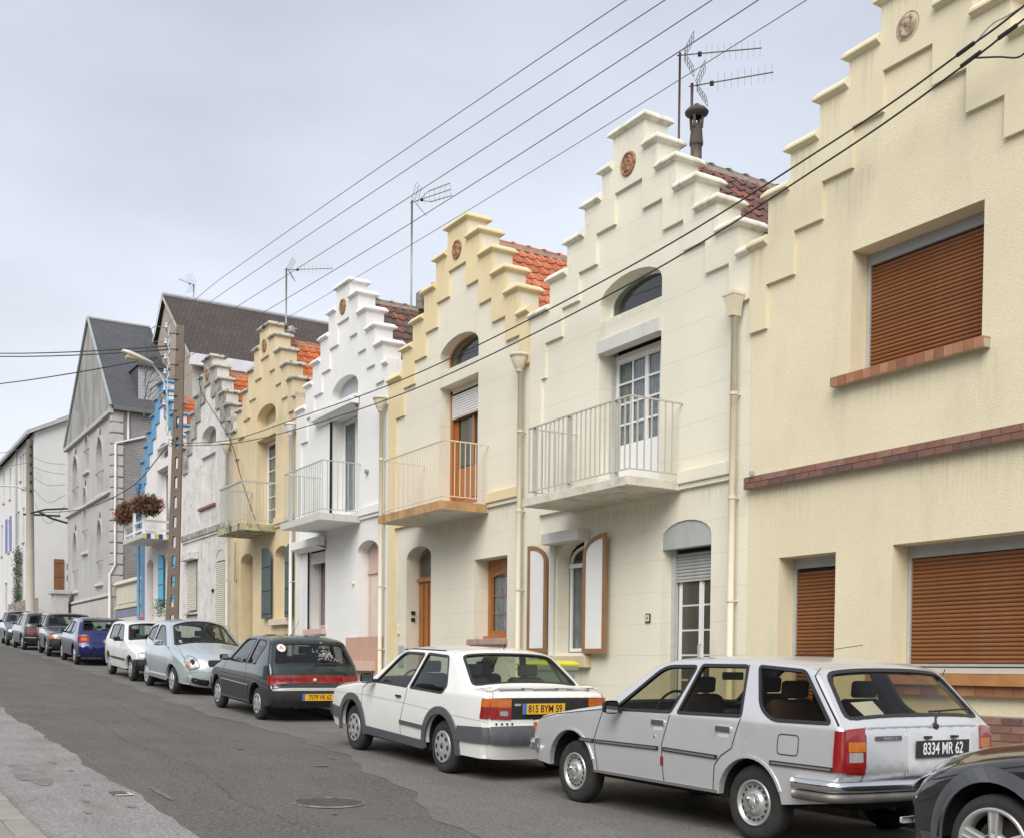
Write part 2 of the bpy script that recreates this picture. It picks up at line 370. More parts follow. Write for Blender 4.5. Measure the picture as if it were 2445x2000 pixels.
m_white_cap = M('white_coping', (.80, .79, .77), .8, .05, 4, bump=.2, bs=40, dirt=((.52, .51, .48), .56, .75, 5))
m_och3 = M('ochre_render', (.68, .56, .355), .9, .06, .9, bump=.4, bs=60, fine=.08, dirt=((.42, .35, .24), .52, .78, 1.1, (1, 1, .35)))
m_gcap = M('lichened_coping', (.50, .47, .40), .95, .14, 4, bump=.8, bs=25, fine=.2, dirt=((.10, .10, .085), .5, .62, 6, (1, 1, 1)))
m_old2 = M('flaking_white_render', (.70, .68, .64), .95, .12, 2, bump=.8, bs=22, fine=.14, fs=30, dirt=((.36, .35, .33), .54, .78, 3.4, (1, 1, .8)), bd=.03)
m_old2top = M('blackened_render', (.42, .40, .36), .95, .2, 2, bump=1, bs=16, fine=.2, fs=25, dirt=((.17, .165, .15), .42, .66, 3.6, (1, 1, .85)), bd=.04)
m_och6 = M('cream_paint_smooth', (.70, .63, .46), .75, .04, 2)
m_blue = M('sky_blue_paint', (.12, .29, .46), .7, .05, 2, bump=.2, bs=40)
m_white1 = M('pinkish_white_render', (.74, .70, .68), .9, .04, 1, bump=.3, bs=50, fine=.04)
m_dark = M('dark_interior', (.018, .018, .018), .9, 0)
m_wood = M('orange_varnished_wood', (.36, .13, .030), .45, .2, 6, stretch=(9, 9, .7), coat=.3)
m_wood2 = M('brown_shutter_slat', (.225, .085, .027), .5, .08, 7, stretch=(1, 1, 6), fine=.08, ov=.10, dirt=((.25, .125, .06), .55, .8, 1.5, (1, 1, 1)))
m_pvc = M('white_pvc', (.78, .78, .77), .4, .02, 3)
m_grey = M('grey_box_paint', (.40, .42, .41), .6, .05, 3, dirt=((.33, .34, .33), .5, .8, 4))
m_alu = M('weathered_aluminium', (.50, .51, .49), .5, .08, 8, metal=.3)
m_curt = M('net_curtain', (.40, .41, .42), .9, .45, 9, stretch=(3.5, 1, .5), fine=.3, fs=40)
m_gl = glass('window_glass', (.55, .6, .6), .85, .10)
m_rail6 = M('grey_green_railing_paint', (.50, .49, .44), .5, .08, 10, metal=.15)
m_railc = M('cream_railing_paint', (.68, .60, .47), .6, .05, 10)
m_railg = M('grey_railing_paint', (.47, .48, .44), .5, .06, 10, metal=.2)
m_slab = M('stained_concrete', (.62, .58, .49), .9, .10, 3, bump=.4, bs=30, fine=.1, dirt=((.36, .33, .26), .5, .72, 3.5, (1, 1, 1.4)))
m_moss = M('mossy_concrete', (.40, .37, .24), .95, .2, 3, bump=.6, bs=30, fine=.15, dirt=((.07, .07, .04), .5, .62, 4, (1, 1, .5)))
m_ter = M('terracotta_medallion', (.36, .19, .09), .8, .3, 12, bump=.5, bs=30, dirt=((.14, .08, .05), .5, .6, 14, (1, 1, 1)))
m_brown_sh = M('brown_painted_wood', (.27, .14, .06), .6, .08, 5)
m_panel = M('white_shutter_panel', (.74, .74, .73), .7, .04, 3)
m_slate_sh = M('slate_green_shutter', (.075, .105, .105), .6, .1, 4)
m_pipe = M('cream_pipe_paint', (.70, .635, .48), .6, .05, 3, dirt=((.5, .42, .3), .6, .8, 3))
m_wpipe = M('white_pipe_paint', (.72, .72, .69), .6, .05, 3)
def tilemat(name, c1, c2, thr, c3=None):
    m = bpy.data.materials.new(name); m.use_nodes = True; t = m.node_tree; b = t.nodes['Principled BSDF']; L = t.links.new
    oi = N(t, 'ShaderNodeObjectInfo'); cr = N(t, 'ShaderNodeValToRGB'); cr.color_ramp.interpolation = 'CONSTANT'
    e = cr.color_ramp.elements; e[0].color = (*c1, 1); e[1].position = thr; e[1].color = (*c2, 1)
    L(oi.outputs['Random'], cr.inputs[0])
    ml = N(t, 'ShaderNodeMath', operation='MULTIPLY'); ml.inputs[1].default_value = 17.3; L(oi.outputs['Random'], ml.inputs[0])
    fr = N(t, 'ShaderNodeMath', operation='FRACT'); L(ml.outputs[0], fr.inputs[0])
    mr = N(t, 'ShaderNodeMapRange'); mr.inputs[3].default_value = .82; mr.inputs[4].default_value = 1.15; L(fr.outputs[0], mr.inputs[0])
    nz = N(t, 'ShaderNodeTexNoise'); nz.inputs['Scale'].default_value = 9; nz.inputs['Detail'].default_value = 6
    tcn = N(t, 'ShaderNodeTexCoord'); L(tcn.outputs['Object'], nz.inputs[0])
    m2 = N(t, 'ShaderNodeMapRange'); m2.inputs[1].default_value = .3; m2.inputs[2].default_value = .7; m2.inputs[3].default_value = .75; m2.inputs[4].default_value = 1.2; L(nz.outputs[0], m2.inputs[0])
    s = N(t, 'ShaderNodeVectorMath', operation='SCALE'); L(cr.outputs[0], s.inputs[0]); L(mr.outputs[0], s.inputs['Scale'])
    s2 = N(t, 'ShaderNodeVectorMath', operation='SCALE'); L(s.outputs[0], s2.inputs[0]); L(m2.outputs[0], s2.inputs['Scale'])
    L(s2.outputs[0], b.inputs['Base Color']); b.inputs['Roughness'].default_value = .8
    return m
m_tile_or = tilemat('orange_clay_tile', (.50, .145, .045), (.44, .115, .035), .6)
m_tile_or5 = tilemat('red_clay_tile', (.46, .15, .075), (.40, .12, .055), .5)
m_tile_br = tilemat('dark_brown_tile', (.105, .065, .055), (.235, .075, .04), .82)
m_tile_br6 = tilemat('purple_brown_tile', (.125, .065, .055), (.20, .07, .045), .6)
m_ridge_d = M('lichened_ridge_tile', (.17, .14, .11), .9, .3, 6, bump=.5, bs=30, dirt=((.32, .28, .2), .6, .72, 9, (1, 1, 1)))
m_ridge_o = M('orange_ridge_tile', (.42, .15, .07), .85, .2, 6)
m_mort = M('ridge_mortar', (.36, .31, .25), .95, .2, 8)

def make_tile():
    prof = [(0, .022), (.03, .045), (.055, .046), (.08, .02), (.115, .012), (.15, .014), (.18, .012), (.205, .02), (.225, .018)]
    v = []; f = []; n = len(prof)
    for s, lift in ((0, .0), (.36, .028)):
        for y, z in prof: v.append((s, y, z+lift))
    for y, z in prof: v.append((.36, y, z+.028-.030))
    for i in range(n-1):
        f.append((i, n+i, n+i+1, i+1)); f.append((n+i, 2*n+i, 2*n+i+1, n+i+1))
    me = bpy.data.meshes.new('roof_tile'); me.from_pydata(v, [], f); me.update(); return me
def roof(parent, mt, mr, zr=9.42, hw=2.75, zb=6.67, y0=.44, y1=8.5, ny=14, tiles=True, x0=0):
    ang = math.atan2(zr-zb, hw); ln = math.hypot(zr-zb, hw)
    mb = MB()
    mb.add([(x0, y0, zr), (x0, y1, zr), (x0+hw, y1, zb), (x0+hw, y0, zb), (x0-hw, y1, zb), (x0-hw, y0, zb)], [(0, 3, 2, 1), (0, 1, 4, 5)])
    mb.add([(x0-hw, y1, zb), (x0, y1, zr), (x0+hw, y1, zb)], [(0, 1, 2)])
    o = mb.obj('roof', mr, parent)
    if tiles:
        tm = make_tile(); tm.materials.append(mt)
        rows = int(ln/.30)
        for r in range(rows):
            for c in range(ny):
                s = .05+r*.30; y = y0+.01+c*.217
                inst('roof_tile', tm, (x0+s*math.cos(ang)+random.uniform(-.004, .004), y, zr-s*math.sin(ang)+random.uniform(0, .008)+.012), (random.uniform(-.012, .012), ang, random.uniform(-.02, .02)), parent=o)
        rb = MB(); n = 8
        v = []
        for yy, r in ((0, .115), (.05, .128), (.06, .105), (.36, .10)):
            for k in range(n+1):
                a = math.pi*k/n; v.append((r*math.cos(a), yy, r*math.sin(a)))
        fs = [(i*(n+1)+k, i*(n+1)+k+1, (i+1)*(n+1)+k+1, (i+1)*(n+1)+k) for i in range(3) for k in range(n)]
        rb.add(v, fs); ro = rb.obj('ridge_tile', m_ridge_d if mt in (m_tile_br, m_tile_br6) else mt); rm = ro.data; bpy.data.objects.remove(ro)
        for k in range(int((ny*.217)/.36)+2):
            inst('ridge_tile', rm, (x0, y0+.02+k*.36, zr-.005), (random.uniform(-.01, .01), 0, random.uniform(-.015, .015)), parent=o)
        box('ridge_mortar', m_mort, o, x0-.13, x0+.13, y0, y0+ny*.217+.3, zr-.06, zr+.01)
    return o
def coping(name, parent, mat, x0, x1, t, eL, eR, y0=-.075, y1=.50, h=.125):
    lv = [(0, .07), (.035, 0), (.062, 0), (h, .055)]; v = []; f = []
    for z, i in lv:
        a = x0+(i if eL else 0); b = x1-(i if eR else 0)
        v += [(a, y0+i, t+z), (b, y0+i, t+z), (b, y1-i, t+z), (a, y1-i, t+z)]
    for k in range(3):
        for j in range(4): f.append((k*4+j, k*4+(j+1) % 4, (k+1)*4+(j+1) % 4, (k+1)*4+j))
    f += [(3, 2, 1, 0), (12, 13, 14, 15)]
    return mk(name, v, f, mat, parent)
def stepped_outline(L, Rr, hl, hr, zb):
    L = [list(p) for p in L]; Rr = [list(p) for p in Rr]; L[-1][0] = hl; Rr[-1][0] = hr
    p = [(-hl, zb)]
    for i in range(len(L)-1, -1, -1):
        if i < len(L)-1: p.append((-L[i][0], L[i+1][1]))
        p.append((-L[i][0], L[i][1]))
    q = []
    for i in range(len(Rr)):
        q.append((Rr[i][0], Rr[i][1])) if not (i == 0 and False) else None
        if i < len(Rr)-1: q.append((Rr[i][0], Rr[i+1][1]))
    q.append((hr, zb))
    return p+q
def clean(p):
    o = []
    for a in p:
        if not o or math.dist(o[-1], a) > 1e-4: o.append(a)
    return o
STEP_L = [(.39, 9.6), (.86, 9.15), (1.36, 8.66), (1.86, 8.19), (2.33, 7.74), (2.72, 7.24)]
STEP_R = [(.39, 9.6), (.86, 9.2), (1.33, 8.72), (1.79, 8.24), (2.22, 7.78), (2.60, 7.30)]
INNER = [(.345, 8.84), (.82, 8.37), (1.3, 7.905), (1.79, 7.455), (2.27, 7.01)]
UP = (-.75, .77)      # upper French window
def relief_disc(parent, mat, zc, r, hgt, seed):
    """weathered figure in low relief inside a medallion"""
    from mathutils import noise
    v = [(0, -.012-hgt*.6, zc)]; f = []; R_, K = 7, 22
    for i in range(1, R_+1):
        for k in range(K):
            a = 2*math.pi*k/K; q = r*i/R_; x, z = q*math.cos(a), q*math.sin(a)
            h = max(0, .5+.9*noise.noise(Vector((x*17+seed, z*17, seed*1.7)))+.5*noise.noise(Vector((x*38, z*38+seed, 4.0))))*(1 if i < R_ else 0)
            v.append((x, -.006-hgt*h, zc+z))
    for k in range(K): f.append((0, 1+k, 1+(k+1) % K))
    for i in range(R_-1):
        for k in range(K): a = 1+i*K; f.append((a+k, a+K+k, a+K+(k+1) % K, a+(k+1) % K))
    return mk('relief', v, f, mat, parent, True)
def gabled_house(label, c, zo, hl, hr, wall, band, cap, openings, L=STEP_L, Rr=STEP_R, inner=INNER, pil=.36, fieldmat=None, medal=m_ter, T=.42, ridge=9.42, tilem=m_tile_or, ridgem=None, string=(1.3, None), yoff=0, zr=None, inner_bot=6.46, group='stepped-gable terraced houses'):
    t = thing('gabled_house', label, 'house', (c, YF+yoff, zo), 0, group); t['sx'] = 1
    zb = -.45
    out = clean(stepped_outline(L, Rr, hl, hr, zb))
    w = slabwall(out, openings, .05, T).obj('wall', wall, t)
    # raised stepped band (and left pilaster)
    bp = clean(stepped_outline(L, Rr, hl, hr, inner_bot))
    if pil: bp[0] = (-hl, zb)
    inn = [(hr, inner_bot)] if False else []
    path = []
    ir = [list(p) for p in inner]
    path.append((ir[-1][0], inner_bot))
    for i in range(len(ir)-1, -1, -1):
        path.append((ir[i][0], ir[i][1]))
        if i: path.append((ir[i-1][0], ir[i][1]))
    pathl = [(-x, z) for x, z in reversed(path)]
    poly = bp+path+pathl+([(-hl+pil, inner_bot), (-hl+pil, zb)] if pil else [])
    slabwall(clean(poly), [], 0, .05, back=False).obj('stepped_band', band, t)
    # copings
    Ls = [list(p) for p in L]; Rs = [list(p) for p in Rr]; Ls[-1][0] = hl; Rs[-1][0] = hr
    coping('coping', t, cap, -Ls[0][0]-.075, Rs[0][0]+.075, Ls[0][1], 1, 1, y1=T+.08)
    for S_, sg in ((Ls, -1), (Rs, 1)):
        for i in range(1, len(S_)):
            a = S_[i][0]+(.07 if i < len(S_)-1 else -.002); b = S_[i-1][0]+.002
            if sg < 0: coping('coping', t, cap, -a, -b, S_[i][1], 1 if i < len(S_)-1 else 0, 0, y1=T+.08)
            else: coping('coping', t, cap, b, a, S_[i][1], 0, 1 if i < len(S_)-1 else 0, y1=T+.08)
    if medal:
        md = MB().lathe([(.0, -.012), (.10, -.012), (.135, -.010), (.145, -.03), (.165, -.03), (.178, -.012), (.18, .01)], 28, 'y', (0, 0, 9.15)).obj('medallion', medal, t, smooth=True)
        relief_disc(md, medal, 9.15, .132, .032, int(abs(c)))
    # body behind the facade
    mb = MB().box(-hl+.01, hr-.01, T+.012, 8.5, zb, 6.6); mb.obj('side_wall', fieldmat or wall, t)
    roof(t, tilem, M(tilem.name+'_plain', ((.45, .13, .045) if tilem not in (m_tile_br, m_tile_br6) else (.11, .065, .05)), .85, .2, 4, bump=.6, bs=10), zr=ridge, y0=T+.02)
    if string:
        xa = string[0]; xb = string[1] if string[1] is not None else hr-.26
        box('string_course', band, t, xa, xb, -.035, .05, 4.24, 4.42, .01); box('string_moulding', wall, t, xa, xb, -.0, .05, 4.17, 4.2385)
    return t
# ---- parts that fill openings
def shutters_slats(parent, mat, x0, x1, z0, z1, y, pitch=.048, name='shutter_slat', box_name='roller_shutter'):
    fr = box(box_name, m_dark, parent, x0, x1, y+.012, y+.02, z0, z1)
    prof = [(0, .0), (.006, .010), (.020, .016), (.034, .012), (.043, .002), (.047, -.004)]
    v = []; f = []; w = x1-x0; n = len(prof); k = pitch/.048
    for x in (0, w):
        for z, d in prof: v.append((x, -d, z*k))
    for i in range(n-1): f.append((i, i+n, i+n+1, i+1))
    me = bpy.data.meshes.new(name); me.from_pydata(v, [], f); me.materials.append(mat); me.polygons.foreach_set('use_smooth', [True]*(n-1)); me.update()
    q = int((z1-z0)/pitch)
    for i in range(q): inst(name, me, (x0, y, z0+i*pitch), parent=fr)
    box('bottom_rail', m_alu, fr, x0, x1, y-.012, y+.01, z0-.03, z0-.001)
    return fr
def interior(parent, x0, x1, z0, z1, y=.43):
    return box('dark_room_panel', m_dark, parent, x0-.05, x1+.05, y, y+.004, z0-.05, z1+.05)  # black panel: the unlit room's darkness is put into its colour
def curtain(parent, x0, x1, z0, z1, y, mat=None, wv=14):
    n = int((x1-x0)*60)+4; v = []; f = []
    for i in range(n+1):
        x = x0+(x1-x0)*i/n; d = .009*math.sin(i*1.3)+.005*math.sin(i*2.9+1)
        v += [(x, y+d, z0), (x, y+d, z1)]
    for i in range(n): f.append((2*i, 2*i+2, 2*i+3, 2*i+1))
    return mk('curtain', v, f, mat or m_curt, parent, smooth=True)
def window(parent, x0, x1, z0, z1, y, fm, fw=.05, cols=1, rows=1, mull=(), low=0, curt=True, name='window', zs=None, zt=None, bars=.022, depth=.04, cm=None):
    """frame ring with panes, glazing bars and a curtain; low = height of a solid lower panel"""
    if zs is None: outer = [(x0, z0), (x1, z0), (x1, z1), (x0, z1)]; inner = [(x0+fw, z0+fw+low), (x1-fw, z0+fw+low), (x1-fw, z1-fw), (x0+fw, z1-fw)]
    else: outer = arch(x0, x1, z0, zs, zt); inner = arch(x0+fw, x1-fw, z0+fw+low, zs, zt-fw)
    w = slabwall(outer, [inner], y, y+depth).obj(name, fm, parent)
    if low: box('lower_panel', fm, w, x0+fw*1.6, x1-fw*1.6, y-.012, y+.001, z0+fw*1.2, z0+low-.0)
    V, T, _ = cdt(inner); mk('pane', [(x, y+.024, z) for x, z in V], T, m_gl, w)
    zi0, zi1 = z0+fw+low, (z1 if zs is None else zt)-fw; xi0, xi1 = x0+fw, x1-fw
    for xm in mull: box('mullion', fm, w, xm-.035, xm+.035, y-.006, y+.038, zi0, zi1 if zs is None else zs)
    segs = [xi0]+list(mull)+[xi1]
    for a, b in zip(segs[:-1], segs[1:]):
        for i in range(1, cols): xx = a+(b-a)*i/cols; box('glazing_bar', fm, w, xx-bars/2, xx+bars/2, y+.004, y+.023, zi0, zi1 if zs is None else zs)
        for j in range(1, rows): zz = zi0+((zi1 if zs is None else zs)-zi0)*j/rows; box('glazing_bar', fm, w, a, b, y+.003, y+.022, zz-bars/2, zz+bars/2)
    if curt: curtain(w, xi0, xi1, zi0, min(zi1, zs or 99), y+.048, cm)
    return w
def downpipe(parent, x, zt, zb, mat, y=-.07, r=.045, kind=0):
    mb = MB().tube([(x, y, zb), (x, y, zt-.28)], r, 12)
    p = mb.obj('downpipe', mat, parent, smooth=True)
    if kind == 0:
        MB().lathe([(.05, -.31), (.062, -.30), (.062, -.26), (.07, -.25), (.10, -.20), (.14, -.09), (.145, -.05), (.165, -.045), (.165, .0), (.13, .0), (.1, -.1)], 20, 'z', (x, y-.03, zt)).obj('hopper', mat, p, smooth=True)
    else:
        mb = MB(); v = []
        for hw, d, z in ((.05, .05, -.30), (.06, .06, -.23), (.105, .09, -.05), (.115, .10, -.04), (.115, .10, .0)):
            v += [(x-hw, y-.03-d, zt+z), (x+hw, y-.03-d, zt+z), (x+hw, y+.06, zt+z), (x-hw, y+.06, zt+z)]
        mb.add(v, [(k*4+j, k*4+(j+1) % 4, k*4+4+(j+1) % 4, k*4+4+j) for k in range(4) for j in range(4)]+[(16, 17, 18, 19)]); mb.obj('hopper', mat, p)
    z = zt-1.3
    while z > zb+.3:
        MB().lathe([(r, -.018), (r+.012, -.018), (r+.012, .018), (r, .018)], 14, 'z', (x, y, z)).obj('pipe_collar', mat, p); box('bracket', mat, p, x-.015, x+.015, y, .05, z-.01, z+.01); z -= 1.35
    return p
def balcony(parent, x0, x1, zs, zt, zrail, mat_slab, mat_rail, yb=-.92, tiles=None, bar=.008, sp=.115, posts=(), flat=0, inset=.10, toptile=0):
    sl = MB().box(x0, x1, yb, .05, zs, zt)
    # underside tapers a little towards the edge
    b = sl.obj('balcony', mat_slab, parent, bevel=.008)
    if tiles:
        n = int(round((x1-x0)/.30)); w = (x1-x0)/n; me = None
        for i in range(n): box('edge_tile', tiles, b, x0+i*w+.004, x0+(i+1)*w-.004, yb-.014, yb-.001, zs-.004, zt+.004)
        n2 = int(round(-yb/.30)); w2 = (-yb)/n2
        for i in range(n2): box('edge_tile', tiles, b, x1+.001, x1+.014, yb+i*w2+.004, yb+(i+1)*w2-.004, zs-.004, zt+.004)
        box('paving_tile', tiles, b, x0, x1, yb-.014, -.0, zt+.005, zt+.012)
    zr0 = zt+.10; yr = yb+.06; xa, xb = x0+inset, x1-.03
    rr = .014
    if flat: hr_ = MB().box(xa-.02, xb+.02, yr-.025, yr+.025, zrail-.035, zrail+.01).box(xa-.02, xa+.03, yr+.0251, .05, zrail-.035, zrail+.01).box(xb-.03, xb+.02, yr+.0251, .05, zrail-.035, zrail+.01)
    else: hr_ = MB().box(xa-.012, xb+.012, yr-.014, yr+.014, zrail-.012, zrail+.008).box(xa-.012, xa+.012, yr+.0141, .05, zrail-.012, zrail+.008).box(xb-.012, xb+.012, yr+.0141, .05, zrail-.012, zrail+.008)
    hr_.obj('handrail', mat_rail, b)
    MB().box(xa-.01, xb+.01, yr-.010, yr+.010, zr0-.008, zr0+.008).box(xa-.01, xa+.01, yr+.0101, .05, zr0-.008, zr0+.008).box(xb-.01, xb+.01, yr+.0101, .05, zr0-.008, zr0+.008).obj('bottom_rail', mat_rail, b)
    bb = MB().box(-bar, bar, -bar, bar, 0, zrail-zr0-.022); bo = bb.obj('baluster', mat_rail); me = bo.data; bpy.data.objects.remove(bo)
    n = max(1, int(round((xb-xa)/sp)))
    for i in range(n+1): inst('baluster', me, (xa+(xb-xa)*i/n, yr, zr0+.009), parent=b)
    m = max(1, int(round((.0-yr)/sp)))
    for s in (xa, xb):
        for i in range(1, m): inst('baluster', me, (s, yr+(0-yr)*i/m, zr0+.009), parent=b)
    for px in posts: box('post', mat_rail, b, px-.022, px+.022, yr+.012, yr+.052, zt, zrail-.013)
    return b
def sill(parent, x0, x1, z0, z1, mat, y0=-.06, y1=.2, name='window_sill'): return box(name, mat, parent, x0, x1, y0, y1, z0, z1, .008)
def fixed_shutter(parent, x0, x1, z0, zs, zt, y, fm, pm, flip=False, th=.035):
    """outside shutter folded back against the wall; one side of its head curves down"""
    n = 6; pts = [(x0, z0), (x1, z0)]
    if not flip:  # high on the left edge... crown at x0, springing at x1
        pts += [(x1, zs)]+[(x0+(x1-x0)*math.cos(math.pi/2*k/n), zs+(zt-zs)*math.sin(math.pi/2*k/n)) for k in range(1, n+1)]
    else:
        pts += [(x1, zt)]+[(x1-(x1-x0)*math.sin(math.pi/2*k/n), zs+(zt-zs)*math.cos(math.pi/2*k/n)) for k in range(1, n+1)]
    pts = clean(pts)
    cx = sum(p[0] for p in pts)/len(pts)
    fw = .075
    inn = []
    X0, X1 = x0+fw, x1-fw
    if not flip: inn = [(X0, z0+fw), (X1, z0+fw), (X1, zs-.01)]+[(X0+(X1-X0)*math.cos(math.pi/2*k/n), zs-.01+(zt-zs-fw+.01)*math.sin(math.pi/2*k/n)) for k in range(1, n+1)]
    else: inn = [(X0, z0+fw), (X1, z0+fw), (X1, zt-fw)]+[(X1-(X1-X0)*math.sin(math.pi/2*k/n), zs-.01+(zt-zs-fw+.01)*math.cos(math.pi/2*k/n)) for k in range(1, n+1)]
    s = slabwall(pts, [clean(inn)] if pm else [], y-th, y).obj('shutter', fm, parent)
    if pm:
        V, T, _ = cdt(clean(inn)); mk('panel', [(x, y-th+.012, z) for x, z in V], T, pm, s)
    else:
        for zz in (z0+.12, z0+(zs-z0)*.45, zs-.25): box('hinge_strap', m_dark, s, x0+.02, x1+.01, y-th-.006, y-th, zz-.012, zz+.012)
    return s
def arch_top_light(parent, fm, x0=UP[0], x1=UP[1], z0=7.0, zs=7.27, zt=7.57, y=.28, glass_=True, thick=.05):
    if glass_: window(parent, x0, x1, z0, z1=zt, y=y, fm=fm, fw=thick, zs=zs, zt=zt, curt=False, name='arched_light')
random.seed(11)
up_open = [(UP[0], 4.33), (UP[1], 4.33), (UP[1], 6.70), (UP[0], 6.70)]
arch_open = arch(UP[0], UP[1], 7.0, 7.27, 7.57)
m_step = M('doorstep_stone', (.42, .38, .33), .9, .12, 4)
# ---------------- house 6 (cream, brown framed shutters)
win6 = arch(-1.99, -.96, 1.85, 3.52, 3.80); win6 = [(-1.99, 1.85), (-.94, 1.85), (-.94, 3.80), (-1.99, 3.80)]
door6 = arch(.84, 1.91, 1.0, 3.50, 3.74)
H6 = gabled_house('cream stepped-gable house with grey balcony and white shutters framed in brown', -13.68, 0, 2.70, 2.63, m_cream6, m_cream6, m_cap6, [up_open, arch_open, win6, door6],
    L=[(.39, 9.66), (.67, 9.21), (1.12, 8.84), (1.6, 8.42), (2.1, 7.97), (2.57, 7.52)], Rr=[(.38, 9.66), (.68, 9.22), (1.1, 8.79), (1.55, 8.35), (1.99, 7.91), (2.41, 7.46), (2.63, 7.03)], inner=[(.335, 8.83), (.81, 8.375), (1.28, 7.915), (1.75, 7.48), (2.23, 7.03)], tilem=m_tile_br6, string=(1.26, 2.38))
interior(H6, *UP, 4.33, 6.7); interior(H6, *UP, 7.0, 7.6); interior(H6, -1.99, -.94, 1.8, 3.8); interior(H6, .84, 1.91, 1.0, 3.74)
arch_top_light(H6, m_pvc, y=.26)
m_boxw = M('off_white_box', (.60, .59, .545), .6, .04, 3, dirt=((.45, .44, .40), .55, .8, 4)); box('roller_box', m_boxw, H6, UP[0], UP[1], .0, .20, 6.50, 6.70, .006)
box('lintel', m_cream6, H6, UP[0]+.002, UP[1]-.002, .0601, .20, 6.702, 6.998) if False else None
w = window(H6, -.70, .76, 4.34, 6.42, .35, m_pvc, .055, cols=2, rows=4, mull=(.06,), low=.72, bars=.028)
box('jamb_casing', m_alu, H6, -.748, -.70, .28, .38, 4.34, 6.50); box('jamb_casing', m_pvc, H6, -.70, .765, .33, .36, 6.42, 6.50)
balcony(H6, -1.42, 1.29, 4.155, 4.285, 5.37, m_slab, m_rail6, bar=.0085, sp=.118, posts=(-1.18, -.25, .92))
box('string_course', m_cream6, H6, -2.33, -1.43, -.02, .05, 4.2, 4.30)
b6 = box('roller_box', m_boxw, H6, -1.98, -.93, -.20, .045, 3.66, 3.84, .008)
box('guide_rail', m_pvc, H6, -1.99, -1.955, -.03, .05, 1.85, 3.66); box('guide_rail', m_pvc, H6, -.975, -.94, -.03, .05, 1.85, 3.66)
window(H6, -1.93, -.99, 1.92, 3.66, .36, m_pvc, .055, zs=3.42, zt=3.66, cm=None)
box('transom', m_pvc, H6, -1.93, -.99, .34, .36, 3.30, 3.37)
sp = MB(); V, T, lp = cdt([(-1.99, 1.85), (-.94, 1.85), (-.94, 3.80), (-1.99, 3.80)], [arch(-1.96, -.97, 1.9, 3.42, 3.72)]); sp.add([(x, .12, z) for x, z in V], T)
sp.add([(x, .12, z) for x, z in lp[1]]+[(x, .365, z) for x, z in lp[1]], [(i, (i+1) % len(lp[1]), (i+1) % len(lp[1])+len(lp[1]), i+len(lp[1])) for i in range(len(lp[1]))]); sp.obj('arched_reveal', m_cream6, H6)
fixed_shutter(H6, -2.56, -1.98, 1.90, 3.42, 3.70, -.06, m_brown_sh, m_panel)
fixed_shutter(H6, -.93, -.33, 1.88, 3.42, 3.72, -.06, m_brown_sh, m_panel, flip=True)
sill(H6, -2.07, -.86, 1.66, 1.845, M('sandstone_sill', (.55, .47, .31), .85, .1, 4), y0=-.09)
# front door with roller shutter
V, T, _ = cdt([(.84, 3.36)]+[(1.91, 3.36)]+arch(.84, 1.91, 1, 3.5, 3.74)[2:]); mk('roller_fascia', [(x, .07, z) for x, z in V], T, m_grey, H6); box('fascia_return', m_grey, H6, .85, 1.905, .071, .22, 3.36, 3.38)
sh = shutters_slats(H6, m_grey, .93, 1.9, 2.93, 3.36, .28)
box('jamb_casing', m_alu, H6, .845, .93, .24, .30, 1.0, 3.36)
dr = box('front_door', m_pvc, H6, .93, 1.90, .315, .36, 1.02, 2.95)
m_wired = M('pebbled_dark_glass', (.07, .065, .05), .25, .15, 20, spec=.6); m_kick = M('varnished_bar', (.45, .22, .1), .6)
for a, b in ((1.02, 1.37), (1.49, 1.84)):
    for k in range(5):
        box('door_pane', m_wired, dr, a, b, .305, .314, 1.16+k*.355, 1.16+k*.355+.325)
box('door_stile', m_pvc, dr, 1.40, 1.46, .295, .314, 1.05, 2.93)
MB().tube([(1.44, .29, 1.75), (1.44, .25, 1.77), (1.44, .25, 1.99), (1.44, .29, 2.01)], .011, 8).obj('door_handle', m_alu, dr)
box('doorstep', m_step, H6, .78, 1.97, -.12, .3, .72, 1.0, .01)
np_ = box('house_number_plaque', M('plaque_rim', (.05, .05, .04), .5), H6, .50, .62, .03, .05, 2.32, 2.46, .01); box('plate', M('plaque_cream', (.70, .60, .40), .5), np_, .52, .60, .024, .031, 2.345, 2.44)
text_mesh('4', .085, M('plaque_digit', (.22, .13, .05), .6), 'number', np_, (.56, .022, 2.39), (math.pi/2, 0, 0))
downpipe(H6, 2.44, 6.56, .3, m_pipe, kind=1)
# ---------------- house 5 (ivory with yellow stepped band)
door5 = arch(-2.16, -1.06, 1.0, 3.48, 3.72); win5 = [(.68, 1.80), (1.87, 1.80), (1.87, 3.27), (.68, 3.27)]
H5 = gabled_house('ivory stepped-gable house with yellow stepped band, varnished wooden doors and brown tiled balcony edge', -19.0, .365, 3.0, 2.60, m_white5, m_yellow5, m_yellow5, [up_open, arch_open, door5, win5], tilem=m_tile_or5, string=(1.2, 2.34))
interior(H5, *UP, 4.33, 6.7); interior(H5, *UP, 7.0, 7.6); interior(H5, -2.16, -1.06, 1, 3.72); interior(H5, .68, 1.87, 1.8, 3.27)
arch_top_light(H5, m_wood, y=.26, thick=.045)
shutters_slats(H5, m_pvc, -.66, .76, 6.13, 6.60, .29); box('jamb_casing', m_wood, H5, -.745, -.66, .29, .38, 4.4, 6.66); box('lintel_strip', m_white5, H5, -.74, .76, .29, .36, 6.60, 6.70)  # strip in wall render closes the head of the opening
window(H5, -.66, .76, 4.42, 6.20, .36, m_wood, .10, low=.62, curt=False, mull=(.05,)); curtain(H5, -.55, .7, 5.2, 6.1, .41, M('grey_lining', (.22, .22, .21), .9, .1, 6))
